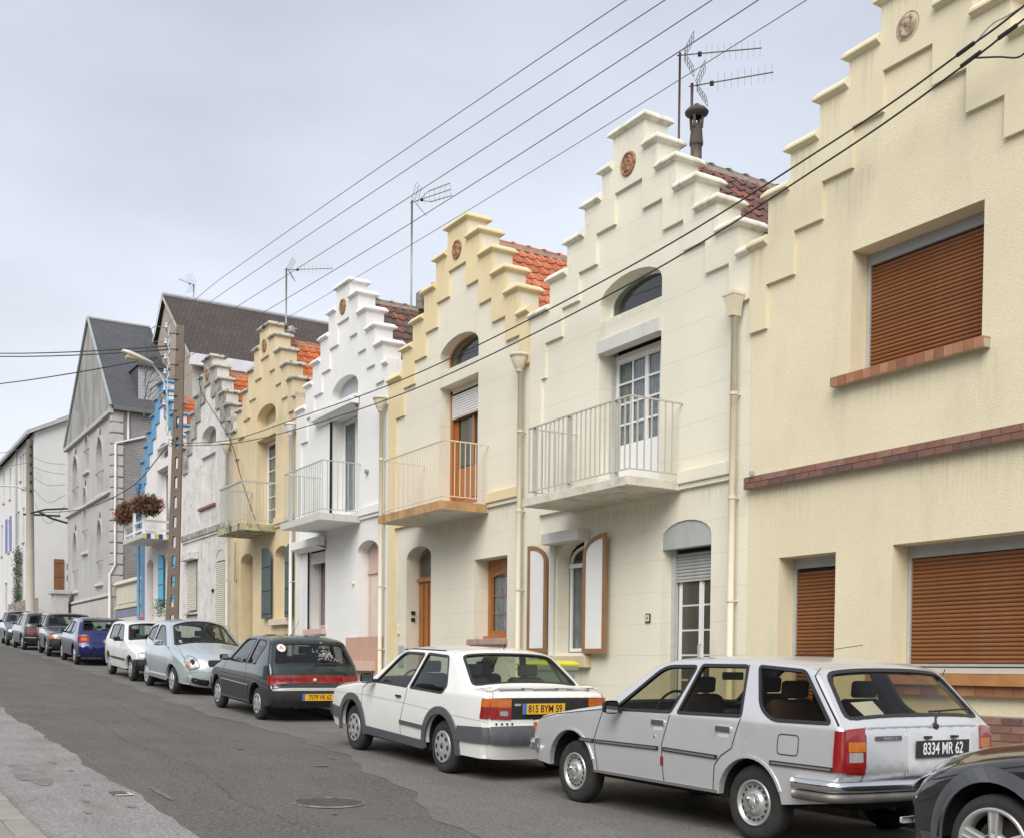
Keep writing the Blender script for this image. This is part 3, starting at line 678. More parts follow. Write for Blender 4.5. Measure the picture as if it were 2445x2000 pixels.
m_ctile = M('ochre_edge_tile', (.40, .235, .10), .6, .25, 5, dirt=((.55, .33, .15), .5, .7, 6))
balcony(H5, -1.45, 1.20, 4.075, 4.215, 5.30, m_slab, m_railc, tiles=m_ctile, bar=.006, sp=.105)
box('string_course', m_yellow5, H5, -2.62, -1.47, -.02, .05, 4.17, 4.28)
wd = MB(); o = slabwall(arch(-2.13, -1.07, 1.02, 3.45, 3.70), [], .33, .39).obj('front_door', m_wood, H5)
box('cornice', m_wood, o, -2.13, -1.07, .27, .33, 3.02, 3.10, .01)
for a in (-2.02, -1.80, -1.58, -1.36): box('door_rib', m_wood, o, a, a+.12, .300, .3295, 1.1, 2.98, .012)
V, T, _ = cdt(arch(-2.06, -1.13, 3.14, 3.43, 3.64)); mk('fanlight', [(x, .324, z) for x, z in V], T, m_wired, o)
box('doorstep', m_step, H5, -2.2, -1.0, -.1, .3, .7, 1.0, .01)
for zz in (2.36, 2.22): box('bell_push', m_dark, H5, -2.155, -2.125, .16, .24, zz, zz+.07)
box('lamp_socket', m_pipe, H5, -2.52, -2.44, .0, .05, 1.95, 2.15, .01)
box('meter_box', m_grey, H5, -2.47, -2.24, .02, .05, 1.28, 1.72, .008)
window(H5, .72, 1.86, 1.84, 3.22, .36, m_wood, .12, zs=2.93, zt=3.12, cols=1, rows=3, bars=.012)
V, T, lp = cdt([(.69, 1.84), (1.865, 1.84), (1.865, 3.262), (.69, 3.262)], [arch(.80, 1.78, 1.9, 2.95, 3.12)]); mk('window_surround', [(x, .352, z) for x, z in V], T, m_wood, H5)
sill(H5, .69, 1.86, 1.805, 1.86, m_wood, y0=.24, y1=.35); sill(H5, .58, 1.90, 1.69, 1.80, M('pink_brick_sill', (.38, .26, .22), .9, .15, 10), y0=-.05)
downpipe(H5, 2.44, 6.62, .3, m_pipe, kind=0)
# ---------------- house 4 (white)
win4 = [(-2.27, 1.80), (-1.10, 1.80), (-1.10, 3.72), (-2.27, 3.72)]; door4 = arch(.80, 1.92, 1.0, 3.46, 3.69)
H4 = gabled_house('all white stepped-gable house with grey balcony and pink front door', -24.48, .74, 2.96, 2.475, m_white4, m_white4, m_white_cap, [up_open, arch_open, win4, door4], ridge=9.38, tilem=m_tile_br, string=(1.0, 2.2), pil=.30)
interior(H4, *UP, 4.33, 6.7); interior(H4, *UP, 7.0, 7.6); interior(H4, -2.27, -1.1, 1.8, 3.72); interior(H4, .8, 1.92, 1.0, 3.7)
m_pan = M('grey_painted_panel', (.42, .44, .46), .7); V, T, _ = cdt(arch(UP[0], UP[1], 7.0, 7.27, 7.57)); mk('arched_panel', [(x, .25, z) for x, z in V], T, m_pan, H4)
box('awning_box', m_white4, H4, -1.62, .88, -.16, .03, 6.78, 6.92, .01); MB().add([(-1.55, -.13, 6.78), (.85, -.13, 6.78), (.85, .03, 6.66), (-1.55, .03, 6.66)], [(0, 1, 2, 3)]).obj('awning_underside', m_white4, H4)
box('drip_ledge', m_white4, H4, -1.65, .9, -.10, .045, 6.93, 6.99)
window(H4, -.74, .76, 4.36, 6.68, .34, m_pvc, .09, mull=(.02,), low=.10)
box('slot_reveal', m_dark, H4, -.748, -.735, -.0, .06, 4.4, 6.66)
m_wt = M('pale_edge_tile', (.56, .54, .50), .6, .06, 3)
balcony(H4, -1.52, .97, 4.12, 4.26, 5.43, m_white4, m_railg, tiles=m_wt, bar=.007, sp=.13)
b4 = box('roller_box', m_white4, H4, -2.80, -1.02, -.20, .0, 3.78, 3.98, .01)
MB().add([(-2.80, -.20, 3.78), (-1.02, -.20, 3.78), (-1.02, .0, 3.70), (-2.80, 0, 3.70)], [(0, 1, 2, 3)]).obj('box_underside', m_white4, b4)
shutters_slats(H4, M('beige_slat', (.60, .55, .45), .6), -2.20, -1.13, 3.43, 3.72, .12, pitch=.05)
m_pinkw = M('pink_painted_wood', (.58, .42, .36), .7, .05, 4)
window(H4, -2.24, -1.11, 1.85, 3.66, .36, m_pinkw, .06, curt=True); sill(H4, -2.33, -1.02, 1.66, 1.80, m_pinkw, y0=-.05); box('guide_rail', m_dark, H4, -2.268, -2.245, .055, .09, 1.8, 3.7)
o = slabwall(arch(.82, 1.905, 1.02, 3.44, 3.67), [], .33, .39).obj('front_door', m_pinkw, H4); box('transom', m_pinkw, o, .82, 1.905, .30, .329, 2.98, 3.06); box('door_panel', M('pale_door_panel', (.66, .55, .50), .7), o, 1.0, 1.76, .31, .3295, 1.2, 2.9, .01)
MB().tube([(1.72, .27, 2.0), (1.72, .23, 2.0), (1.62, .23, 2.0)], .01, 6).obj('door_handle', m_dark, o)
box('plinth', M('salmon_plinth', (.50, .31, .24), .9, .06, 3), H4, .35, 2.2, -.03, .048, .2, 1.55); box('doorstep', m_pinkw, H4, .75, 1.98, -.15, .3, .8, 1.0, .01)
MB().lathe([(.0, -.03), (.05, -.03), (.055, 0), (.055, .04)], 14, 'y', (1.35, .01, 5.20)).obj('wall_vent', M('blue_grey_metal', (.22, .30, .34), .5), H4)
MB().lathe([(.0, -.02), (.035, -.02), (.04, 0), (.04, .04)], 12, 'y', (.62, .01, 2.78)).obj('door_bell', m_pipe, H4)
downpipe(H4, 2.30, 6.62, .3, m_pipe, kind=0)
# ---------------- house 3 (ochre)
door3 = arch(-2.12, -1.04, 1.0, 3.44, 3.68, ex=2.4); win3 = arch(.76, 1.76, 1.76, 3.42, 3.66, ex=2.4)
H3 = gabled_house('weathered ochre stepped-gable house with slate-green arched shutters and lichened copings', -29.88, 1.12, 2.87, 2.425, m_och3, m_och3, m_gcap, [up_open, arch_open, door3, win3], ridge=9.33, tilem=m_tile_or, string=(.85, 2.15), pil=.30)
interior(H3, *UP, 4.33, 6.7); interior(H3, *UP, 7.0, 7.6); interior(H3, -2.12, -1.04, 1, 3.7); interior(H3, .76, 1.76, 1.7, 3.7)
window(H3, .25, .76, 7.0, 7.45, .30, m_wood, .04, mull=(.5,), curt=False, name='arched_light'); 
V, T, _ = cdt(arch(UP[0], .75, 7.0, 7.27, 7.57)); mk('arched_panel', [(x, .32, z) for x, z in V], T, M('shadowed_plaster', (.42, .34, .2), .9), H3)  # darker copy of the ochre: recess shade put into the colour
window(H3, -.74, .76, 4.36, 6.68, .35, m_pvc, .09, mull=(.02,), rows=6, curt=False); curtain(H3, -.66, .7, 4.5, 6.5, .41)
balcony(H3, -1.20, .82, 4.06, 4.24, 5.36, m_moss, m_railg, bar=.007, sp=.10, flat=1)
fixed_shutter(H3, .02, .70, 1.78, 3.40, 3.68, -.03, m_slate_sh, None); fixed_shutter(H3, 1.82, 2.3, 1.76, 3.40, 3.66, -.03, m_slate_sh, None, flip=True)
window(H3, .78, 1.75, 1.8, 3.62, .34, m_pvc, .06, zs=3.35, zt=3.6); sill(H3, .60, 1.90, 1.58, 1.74, M('pale_sill', (.62, .54, .42), .9), y0=-.08)
o = slabwall(arch(-2.10, -1.05, 1.0, 3.42, 3.66, ex=2.4), [], .34, .39).obj('front_door', M('ochre_door_paint', (.45, .37, .24), .8, .1, 3), H3); box('doorstep', m_step, H3, -2.2, -1.0, -.1, .3, .6, 1.0)
box('door_edge', m_grey, o, -1.14, -1.06, .30, .3395, 1.1, 3.2)
MB().tube([(-2.42, -.02, 4.1), (-2.42, -.02, 3.7), (-2.46, -.02, 3.6), (-2.42, -.02, 3.5), (-2.44, -.02, 2.95), (-2.32, -.02, 2.9), (-2.28, -.02, 3.0)], .012, 6).obj('old_cable', m_brown_sh, H3)
downpipe(H3, 2.27, 6.66, .3, m_wpipe, kind=0)
# ---------------- house 2 (derelict grey white)
win2 = [(-2.38, 1.75), (-1.2, 1.75), (-1.2, 3.55), (-2.38, 3.55)]
H2 = gabled_house('derelict stepped-gable house with flaking black-stained white render and closed blinds', -35.2, 1.47, 2.87, 2.44, m_old2, m_old2top, m_gcap, [arch_open, [(-.8, 5.12), (.72, 5.12), (.72, 6.70), (-.8, 6.70)], win2, arch(.8, 1.7, 1.0, 3.4, 3.66)], ridge=9.26, tilem=m_tile_or, string=(-2.86, 2.3), pil=0)
interior(H2, -.8, .77, 5.1, 6.7); interior(H2, *UP, 7.0, 7.6); interior(H2, -2.38, -1.2, 1.7, 3.6); interior(H2, .8, 1.7, 1, 3.7)
V, T, _ = cdt(arch(UP[0], UP[1], 7.0, 7.27, 7.57)); mk('arched_infill', [(x, .30, z) for x, z in V], T, m_old2top, H2)
box('blocked_window', m_old2, H2, -.8, .72, .14, .18, 5.12, 6.7); box('blocked_seam', m_gcap, H2, .04, .07, .13, .14, 5.12, 6.7); sill(H2, -.95, .8, 5.04, 5.12, M('rust_red_sill', (.28, .13, .08), .9, .2, 8), y0=-.03)
box('roller_box', m_old2, H2, -2.45, -1.05, -.18, .045, 3.55, 3.78, .01)
m_cslat = M('cream_slat', (.66, .62, .52), .6, .05, 6)
shutters_slats(H2, m_cslat, -2.33, -1.25, 1.95, 3.53, .05, pitch=.06); sill(H2, -2.42, -1.15, 1.78, 1.86, m_gcap)
s2 = shutters_slats(H2, m_cslat, .80, 1.69, 1.0, 3.30, .06, pitch=.06); V, T, _ = cdt([(.80, 3.32), (1.7, 3.32)]+arch(.80, 1.7, 1, 3.4, 3.66)[2:]); mk('shutter_head', [(x, .07, z) for x, z in V], T, m_cslat, H2)
box('letter_box', m_dark, H2, .50, .62, .0, .05, 2.4, 2.5)
downpipe(H2, 2.27, 6.68, .3, m_pipe, kind=0)
# ---------------- house 1 (blue and white)
door1 = arch(-2.2, -1.25, 1.0, 3.35, 3.62)
H1 = gabled_house('pinkish white stepped-gable house with sky-blue stepped band and blue shutters, flowers on its balcony', -40.8, 1.86, 2.86, 2.70, m_white1, m_blue, m_blue, [up_open, arch_open, door1, arch(.55, 1.5, 1.76, 3.35, 3.6)], ridge=9.2, tilem=m_tile_or, string=(.9, 2.4))
interior(H1, *UP, 4.33, 6.7); interior(H1, *UP, 7.0, 7.6); interior(H1, -2.2, -1.25, 1, 3.62); interior(H1, .55, 1.5, 1.7, 3.6)
arch_top_light(H1, m_pvc); window(H1, -.74, .76, 4.36, 6.66, .34, m_pvc, .08); window(H1, .6, 1.5, 1.8, 3.55, .28, m_pvc, .06, zs=3.3, zt=3.55)
o = slabwall(arch(-2.0, -1.26, 1.0, 3.3, 3.58), [], .30, .36).obj('front_door', m_pvc, H1); box('letter_slot', m_dark, o, -1.7, -1.5, .28, .299, 2.1, 2.13)
m_bsh = M('bright_blue_shutter', (.10, .42, .62), .6, .06, 4)
fixed_shutter(H1, -.12, .50, 1.9, 3.38, 3.66, -.03, m_bsh, None); fixed_shutter(H1, 1.52, 2.1, 1.9, 3.38, 3.66, -.03, m_bsh, None, flip=True)
# tiled white and coloured balcony with broad rails
bl = box('balcony', M('white_slab', (.66, .64, .62), .8), H1, -1.5, 1.35, -.95, .05, 4.07, 4.20); cols_ = [M('yellow_green_tile', (.46, .50, .14), .5), M('navy_tile', (.04, .05, .16), .5), M('white_tile', (.72, .72, .72), .5)]
n = 12
for i in range(n): box('edge_tile', m_wt if i % 2 else M('cream_edge_tile', (.55, .52, .40), .6), bl, -1.5+i*2.85/n+.004, -1.5+(i+1)*2.85/n-.004, -.965, -.951, 4.06, 4.21)
for i in range(7): box('edge_tile', cols_[[0, 1, 2][i % 3]], bl, 1.351, 1.365, -.95+i*.135+.004, -.95+(i+1)*.135-.004, 4.05, 4.22)
for z in (4.32, 4.62): MB().box(-1.45, 1.32, -.92, -.87, z, z+.07).box(1.27, 1.32, -.869, .05, z, z+.07).box(-1.45, -1.40, -.869, .05, z, z+.07).obj('balcony_rail', m_pvc, bl)
for x, y in ((-1.47, -.94), (1.25, -.94), (-.1, -.94)): box('rail_post', m_pvc, bl, x, x+.09, y, y+.09, 4.2, 5.05, .01)
downpipe(H1, -2.98, 6.55, .3, m_blue, kind=0, r=.06)
# ---------------- house 7 (roughcast, brown roller shutters)
c7 = -8.6
u7 = [(-.78, 5.50), (.99, 5.50), (.99, 6.98), (-.78, 6.98)]; s7 = [(-1.89, 1.4), (-.95, 1.4), (-.95, 3.49), (-1.89, 3.49)]; l7 = [(-.11, 2.06), (2.25, 2.06), (2.25, 3.50), (-.11, 3.50)]
ST7 = [(.37, 9.6), (.83, 9.18), (1.28, 8.88), (1.75, 8.46), (2.13, 8.02), (2.45, 7.47)]
H7 = gabled_house('nearest pale yellow roughcast stepped-gable house with brown roller shutters and a brick band', c7, -.42, 2.445, 2.72, m_cream7, m_cream7, m_cream7, [u7, s7, l7], L=ST7, Rr=ST7, inner=[(.335, 8.865), (.77, 8.41), (1.23, 7.94), (1.68, 7.50), (2.15, 6.97)], pil=0, medal=None, inner_bot=6.42, ridge=9.4, tilem=m_tile_br6, string=None)
m_stone = M('weathered_stone_medallion', (.42, .33, .23), .9, .2, 8, bump=.6, bs=20, dirt=((.22, .17, .12), .5, .6, 12, (1, 1, 1)))
md7 = MB().lathe([(.0, .03), (.13, .03), (.14, .0), (.155, -.004), (.16, .01)], 28, 'y', (0, 0, 9.2)).obj('medallion', m_stone, H7)
relief_disc(md7, m_stone, 9.2, .125, .045, 3)
for nm, o_, (a, b, z0, z1), nb in (('up', u7, (-.73, .99, 5.56, 6.85), 0), ('s', s7, (-1.84, -.95, 1.45, 3.36), 0), ('l', l7, (-.06, 2.25, 2.13, 3.36), 0)):
    x0, x1 = o_[0][0], o_[1][0]; interior(H7, x0, x1, o_[0][1], o_[2][1], .41)
    box('head_box', m_grey, H7, x0+.004, x1, .31, .39, z1, o_[2][1], .003); box('guide_rail', m_alu, H7, a-.042, a, .31, .37, z0-.04, z1); box('guide_rail', m_alu, H7, b-.012, b-.001, .30, .32, z0, z1)
    shutters_slats(H7, m_wood2, a, b-.012, z0+.03, z1, .345, pitch=.046)
m_tl = [M('sill_tile_a', (.31, .13, .065), .6, .15, 8), M('sill_tile_b', (.24, .10, .055), .6, .15, 8), M('sill_tile_c', (.37, .18, .095), .6, .15, 8)]
def tiled_sill(par, x0, x1, z0, z1, y0, y1, w):
    s = box('window_sill', M('sill_bed', (.42, .36, .27), .9), par, x0+.005, x1-.005, y0+.012, y1, z0+.003, z1-.012); n = int(round((x1-x0)/w)); w = (x1-x0)/n
    for i in range(n):
        q = MB(); q.box(x0+i*w+.003, x0+(i+1)*w-.003, y0, y1, z1-.011, z1); q.box(x0+i*w+.003, x0+(i+1)*w-.003, y0, y0+.011, z0, z1-.0115); q.obj('sill_tile', random.choice(m_tl), s)
    return s
tiled_sill(H7, -.98, 1.10, 5.42, 5.53, -.07, .25, .12)
box('white_ledge', M('ledge_paint', (.52, .50, .44), .8), H7, -.30, 2.40, .0, .25, 2.055, 2.115); 
sl = box('window_sill', M('orange_sill_tile', (.42, .20, .07), .55, .2, 4, stretch=(1, 3, 1)), H7, -.36, 2.45, -.08, .02, 1.93, 2.05); tiled_sill(H7, -.30, 2.4, 1.82, 1.925, -.03, .048, .22)
# band of bricks, laid one by one
m_br = [M('band_brick_a', (.19, .095, .07), .8, .12, 12, fine=.1), M('band_brick_b', (.26, .14, .105), .8, .12, 12, fine=.1), M('band_brick_c', (.13, .075, .065), .8, .15, 12, fine=.1), M('band_brick_d', (.22, .105, .075), .8, .12, 12, fine=.1)]
bb = box('brick_band', M('band_mortar', (.30, .25, .21), .95, .1, 9), H7, -2.43, 2.70, -.045, .048, 4.405, 4.565)
bm = []
for m in m_br:
    o = MB().box(0, .218, -.0, .012, 0, .070).obj('brick', m); bm.append(o.data); bpy.data.objects.remove(o)
for r in range(2):
    for i in range(24):
        x = -2.44+(i-.5*r)*.228
        if x < -2.5: x = -2.44
        if x+.2 > 2.7: continue
        inst('brick', bm[(i*7+r*3+i*i) % 4], (x, -.057, 4.41+r*.078), scale=(.48 if (r and i == 0) else 1, 1, 1), parent=bb)
bs = box('brick_plinth', M('band_mortar'if False else 'plinth_mortar', (.33, .29, .24), .95, .1, 9), H7, -2.43, 2.70, -.0, .048, .2, 1.62)
for r in range(13):
    for i in range(20):
        x = .2+(i-.5*(r % 2))*.228-.2
        if x+.22 > 2.7: continue
        inst('brick', bm[(i*5+r*3+i*r) % 4], (x, -.012, 1.535-r*.083), parent=bs)
MB().tube([(-2.3, -.02, 1.55), (-2.05, -.01, 1.72), (-1.95, .05, 2.02), (-1.86, .0, 2.1), (-1.6, .15, 2.2)], .006, 5).obj('loose_wire', m_dark, H7)
box('pipe_clip', m_grey, H7, -2.30, -2.24, -.10, -.05, 4.57, 4.62)

# rain streaks under ledges, sill ends and coping ends: thin films of dirt with ragged lower ends
def streakmat(name, col, amt):
    m = bpy.data.materials.new(name); m.use_nodes = True; t = m.node_tree; b = t.nodes['Principled BSDF']; L = t.links.new
    b.inputs['Base Color'].default_value = (*col, 1); b.inputs['Roughness'].default_value = .95
    tcn = N(t, 'ShaderNodeTexCoord'); sp_ = N(t, 'ShaderNodeSeparateXYZ'); L(tcn.outputs['Generated'], sp_.inputs[0])
    mpn = N(t, 'ShaderNodeMapping'); mpn.inputs['Scale'].default_value = (16, 1, .9); L(tcn.outputs['Object'], mpn.inputs[0])
    nz = N(t, 'ShaderNodeTexNoise'); nz.inputs['Scale'].default_value = 1.3; nz.inputs['Detail'].default_value = 6; L(mpn.outputs[0], nz.inputs[0])
    r = N(t, 'ShaderNodeMapRange'); r.inputs[1].default_value = .42; r.inputs[2].default_value = .75; L(nz.outputs[0], r.inputs[0])
    # fades downwards and towards both sides of the film
    m1 = N(t, 'ShaderNodeMath', operation='POWER'); m1.inputs[1].default_value = 1.4; L(sp_.outputs[2], m1.inputs[0])
    m2 = N(t, 'ShaderNodeMath', operation='PINGPONG'); m2.inputs[1].default_value = .5; L(sp_.outputs[0], m2.inputs[0])
    m3 = N(t, 'ShaderNodeMath', operation='MULTIPLY'); m3.inputs[1].default_value = 5; m3.use_clamp = True; L(m2.outputs[0], m3.inputs[0])
    a = N(t, 'ShaderNodeMath', operation='MULTIPLY'); L(r.outputs[0], a.inputs[0]); L(m1.outputs[0], a.inputs[1])
    a2 = N(t, 'ShaderNodeMath', operation='MULTIPLY'); L(a.outputs[0], a2.inputs[0]); L(m3.outputs[0], a2.inputs[1])
    a3 = N(t, 'ShaderNodeMath', operation='MULTIPLY'); a3.inputs[1].default_value = amt; a3.use_clamp = True; L(a2.outputs[0], a3.inputs[0]); L(a3.outputs[0], b.inputs['Alpha'])
    return m
ms_g = streakmat('grey_rain_streak', (.36, .34, .29), .22); ms_b = streakmat('brown_rain_streak', (.40, .32, .21), .22)
def streak(par, x0, x1, z0, z1, y, m=None): return mk('rain_streak', [(x0, y, z0), (x1, y, z0), (x1, y, z1), (x0, y, z1)], [(0, 1, 2, 3)], m or ms_g, par)
for x0, x1, z0, z1 in ((-1.05, -.75, 4.58, 5.41), (.85, 1.2, 4.58, 5.41), (-.6, .7, 4.95, 5.40), (-2.4, -1.2, 3.7, 4.39), (-.2, 1.6, 3.55, 4.39), (1.2, 2.6, 3.6, 4.39), (-.5, -.2, 1.1, 1.8), (-1.2, -.4, 7.1, 7.9)): streak(H7, x0, x1, z0, z1, .046)
for x0, x1, z0 in ((-.37, .37, 9.6), (-.83, -.40, 9.18), (-1.28, -.86, 8.88), (-1.75, -1.3, 8.46), (-2.13, -1.77, 8.02), (-2.44, -2.15, 7.47)): streak(H7, x0, x1, z0-.75, z0-.01, -.004)
for hh in (H6, H5, H4, H3):
    for x0, x1, z0, z1 in ((-1.3, 1.15, 3.45, 4.05), (1.3, 2.3, 3.7, 4.16), (-.8, .8, 6.73, 6.99)): streak(hh, x0, x1, z0, z1, .046, ms_g if hh is not H5 else ms_b)
for hh, top in ((H6, 9.66), (H5, 9.6), (H4, 9.6), (H3, 9.6)):
    streak(hh, -.36, .36, top-.6, top-.01, -.004)
    for x0, x1, z0 in ((.45, .84, 9.16), (.9, 1.3, 8.68), (1.36, 1.76, 8.2), (1.82, 2.2, 7.74), (-.84, -.45, 9.1), (-1.32, -.9, 8.62), (-1.82, -1.4, 8.15)): streak(hh, x0, x1, z0-.45, z0-.02, -.004)
streak(H6, -2.1, -.85, 1.0, 1.66, .046, ms_b); streak(H5, .55, 1.95, 1.1, 1.68, .046, ms_b); streak(H4, -2.3, -1.0, 1.0, 1.65, .046, ms_b); streak(H3, .6, 1.9, .9, 1.57, .046, ms_g)
random.seed(5)
# ------------------------------------------------------------------ chapel-like hall, far left
m_ch = M('grey_white_painted_brick', (.50, .49, .47), .95, .07, 1.2, bump=.6, bs=14, fine=.08, lines=(.085, .24, .8, .82, .012, 'X'), dirt=((.36, .35, .33), .52, .72, 1.2))
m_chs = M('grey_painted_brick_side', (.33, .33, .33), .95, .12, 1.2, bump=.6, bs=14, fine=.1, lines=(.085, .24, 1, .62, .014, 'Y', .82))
m_chtop = M('stained_gable_render', (.33, .32, .30), .95, .15, .8, bump=.4, bs=20, fine=.08, dirt=((.18, .175, .165), .45, .68, .9, (1, 1, .35)))
m_slate = M('slate_roof', (.085, .088, .098), .7, .1, 1, lines=(.16, .28, .8, .75, .012, 'Y', .85))
m_slate['x'] = 1
m_trim = M('pale_trim', (.45, .44, .42), .9, .08, 3)
ch = thing('chapel', 'tall grey chapel-like building with slate roof, round-arched blind windows and a stained gable', 'chapel', (-53.5, 10.3, 2.2))
X0, X1, XA = -5.0, 4.9, .35
zc, za = 9.85, 14.62
holes = []
niches = [(-3.5, -2.5, 2.9, 4.55, 5.55), (-3.55, -2.4, 6.75, 8.5, 9.1), (1.95, 2.95, 2.95, 4.75, 5.55), (1.85, 3.1, 6.75, 8.2, 9.1), (-1.05, -.3, 4.55, 6.6, 7.35), (-.75, 0.05, 8.15, 9.4, 9.7)]
for a, b, z0, zs, zt in niches: holes.append(arch(a, b, z0, zs, zt))
slabwall([(X0, -1), (X1, -1), (X1, zc), (X0, zc)], holes, 0, .3).obj('wall', m_ch, ch)
slabwall([(X0-.25, zc), (X1+.1, zc), (X1+.1, zc+.25), (XA, za), (X0-.25, zc+.1)], [], -.06, .3).obj('gable', m_chtop, ch)
nb = MB()
for i, (a, b, z0, zs, zt) in enumerate(niches):
    box('blind_window', m_trim, ch, a-.02, b+.02, .22, .28, z0, zt); coping('window_sill', ch, m_trim, a-.2, b+.2, z0-.22, 1, 1, y0=-.12, y1=.05, h=.18)
    ro = arch(a-.16, b+.16, z0+.9, zs, zt+.16); ri = arch(a-.002, b+.002, z0+.9, zs, zt+.002)
    V, T, _ = cdt(ro, []); slabwall(ro[1:-0] if False else ro, [ [(p[0], p[1]+.0) for p in arch(a+.0, b-.0, z0+.901, zs, zt)] ], -.05, -.001, back=False).obj('arch_surround', m_trim, ch)
    box('keystone', m_trim, ch, (a+b)/2-.16, (a+b)/2+.16, -.10, -.051, zt+.02, zt+.42)
    if i in (0, 1, 2, 3): box('mask', m_trim, ch, (a+b)/2-.12, (a+b)/2+.12, .12, .22, zs-.3, zt-.15, .04)
    if i < 4: box('dark_pane', M('grey_pane', (.30, .30, .30), .5), ch, a+.12, b-.12, .19, .219, z0+.1, zs-.35)
for z in (.25, 6.55): coping('string_course', ch, m_trim, X0, X1, z+1.95 if z < 1 else z-.1, 0, 1, y0=-.14, y1=.05, h=.16)
MB().box(X0-.3, X1+.12, -.16, .02, zc-.14, zc+.02).obj('cornice', m_trim, ch)
box('plinth', M('plinth_render', (.50, .48, .44), .9, .08, 1), ch, X0, X1+.03, -.10, -.001, -1, 2.15)
q = MB().box(-.42, .06, -.05, .45, 0, .40); qo = q.obj('quoin', m_trim, bevel=.03); qm = bpy.data.meshes.new_from_object(qo.evaluated_get(bpy.context.evaluated_depsgraph_get())); bpy.data.objects.remove(qo)
for i in range(17): inst('quoin', qm, (X1, -.01, 2.2+i*.45), scale=(1 if i % 2 else .72, 1, 1), parent=ch)
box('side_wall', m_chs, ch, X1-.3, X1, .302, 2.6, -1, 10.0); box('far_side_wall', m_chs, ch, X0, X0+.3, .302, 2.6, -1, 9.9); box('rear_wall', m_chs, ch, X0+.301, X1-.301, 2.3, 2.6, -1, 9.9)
rf = MB().add([(XA, -.1, za+.12), (XA, 2.65, za+.12), (X1+.25, 2.65, zc+.12), (X1+.25, -.1, zc+.12), (X0-.4, 2.65, zc+.05), (X0-.4, -.1, zc+.05)], [(0, 3, 2, 1), (0, 1, 4, 5)]).add([(X0, 2.6, zc), (XA, 2.6, za), (X1, 2.6, zc)], [(0, 1, 2)]).obj('roof', m_slate, ch)
MB().tube([(X0-.35, -.1, zc+.08), (XA, -.1, za+.14), (X1+.22, -.1, zc+.14)], .06, 6).obj('verge_trim', M('verge_green_grey', (.30, .34, .33), .7), rf)
MB().tube([(XA, -.1, za+.15), (XA, 2.6, za+.15)], .07, 8).obj('ridge', m_trim, rf)
dm = MB().box(3.0, 4.62, 1.1, 2.3, 10.0, 11.9); dm.obj('dormer', M('grey_siding', (.40, .41, .43), .8, .05, 2, lines=(.14, 3, .8, .85, .012, 'Y')), rf)
MB().add([(4.8, 1.0, 11.85), (4.8, 2.4, 11.85), (3.0, 2.4, 11.85), (3.0, 1.0, 11.85), (4.8, 1.7, 12.35), (2.4, 1.7, 12.35)], [(0, 4, 5, 3), (1, 2, 5, 4), (0, 1, 4)]).obj('dormer_roof', m_slate, rf); box('dormer_cheek', m_slate, rf, 2.9, 4.6, 1.06, 1.099, 10.0, 11.85)
box('gutter', M('lead_gutter', (.14, .145, .15), .6), rf, X1, X1+.28, .0, 2.6, zc-.02, zc+.16)
MB().tube([(X1+.06, 1.3, 8.9), (X1+.06, .12, 8.5), (X1+.06, .10, 3.5), (X1+.06, -.12, 3.1), (X1+.06, -.12, .5)], .055, 8).obj('drain_pipe', M('white_drain_pipe', (.62, .62, .61), .6), ch, smooth=True)
MB().tube([(X1+.06, .62, 10.0), (X1+.06, .62, 8.7)], .045, 8).obj('drain_pipe', MATS['white_drain_pipe'], ch, smooth=True)
# ------------------------------------------------------------------ white house with many windows, farthest left
m_wh = M('whitewashed_render', (.66, .655, .635), .9, .05, .6, bump=.3, bs=30, dirt=((.5, .49, .46), .55, .75, .8))
wh = thing('long_white_house', 'long whitewashed house at the far left with brown shuttered windows and climbing ivy', 'house', (-68.6, 10.3, 2.6))
hz_ = []
wins = []
for (a, z0, z1) in [(-1.75, 9.35, 11.3), (-2.6, 9.3, 11.35), (-3.45, 9.3, 11.35), (-4.3, 9.4, 11.4), (-5.3, 9.95, 11.4), (-9.7, 9.4, 11.3), (-12.6, 9.5, 11.4), (-16, 9.5, 11.4), (-19, 9.5, 11.4), (-22, 9.5, 11.4)]: wins.append((a, a+.62, z0, z1))
for (a, z0, z1) in [(-1.9, 6.1, 8.15), (-4.3, 6.2, 8.2), (-6.3, 6.2, 8.2), (-10.4, 6.1, 8.1), (-13.6, 6.1, 8.1), (-17, 6.1, 8.1), (-20, 6.1, 8.1)]: wins.append((a, a+.75, z0, z1))
for (a, z0, z1) in [(-8.6, .8, 4.9), (-12, 1.8, 4.2), (-16, 1.8, 4.2)]: wins.append((a, a+1.1, z0, z1))
slabwall([(-24, -1), (.08, -1), (.08, 11.95), (-24, 11.95)], [[(a, z0), (b, z0), (b, z1), (a, z1)] for a, b, z0, z1 in wins], 0, .35).obj('wall', m_wh, wh)
for i, (a, b, z0, z1) in enumerate(wins):
    w_ = box('window', M('brown_grey_window', (.13, .10, .09), .7, .1, 4), wh, a, b, .12, .17, z0, z1); box('pane', M('dull_pane', (.16, .17, .18), .25, .1, 3), w_, a+.08, b-.08, .10, .119, z0+.1, z1-.1); box('window_sill', m_trim, wh, a-.08, b+.08, -.08, .02, z0-.12, z0-.01)
for a in (-11.4, -9.55): box('shutter', M('violet_blue_shutter', (.16, .18, .42), .6), wh, a, a+.75, -.05, -.005, 6.1, 8.25)
zt0 = 11.75
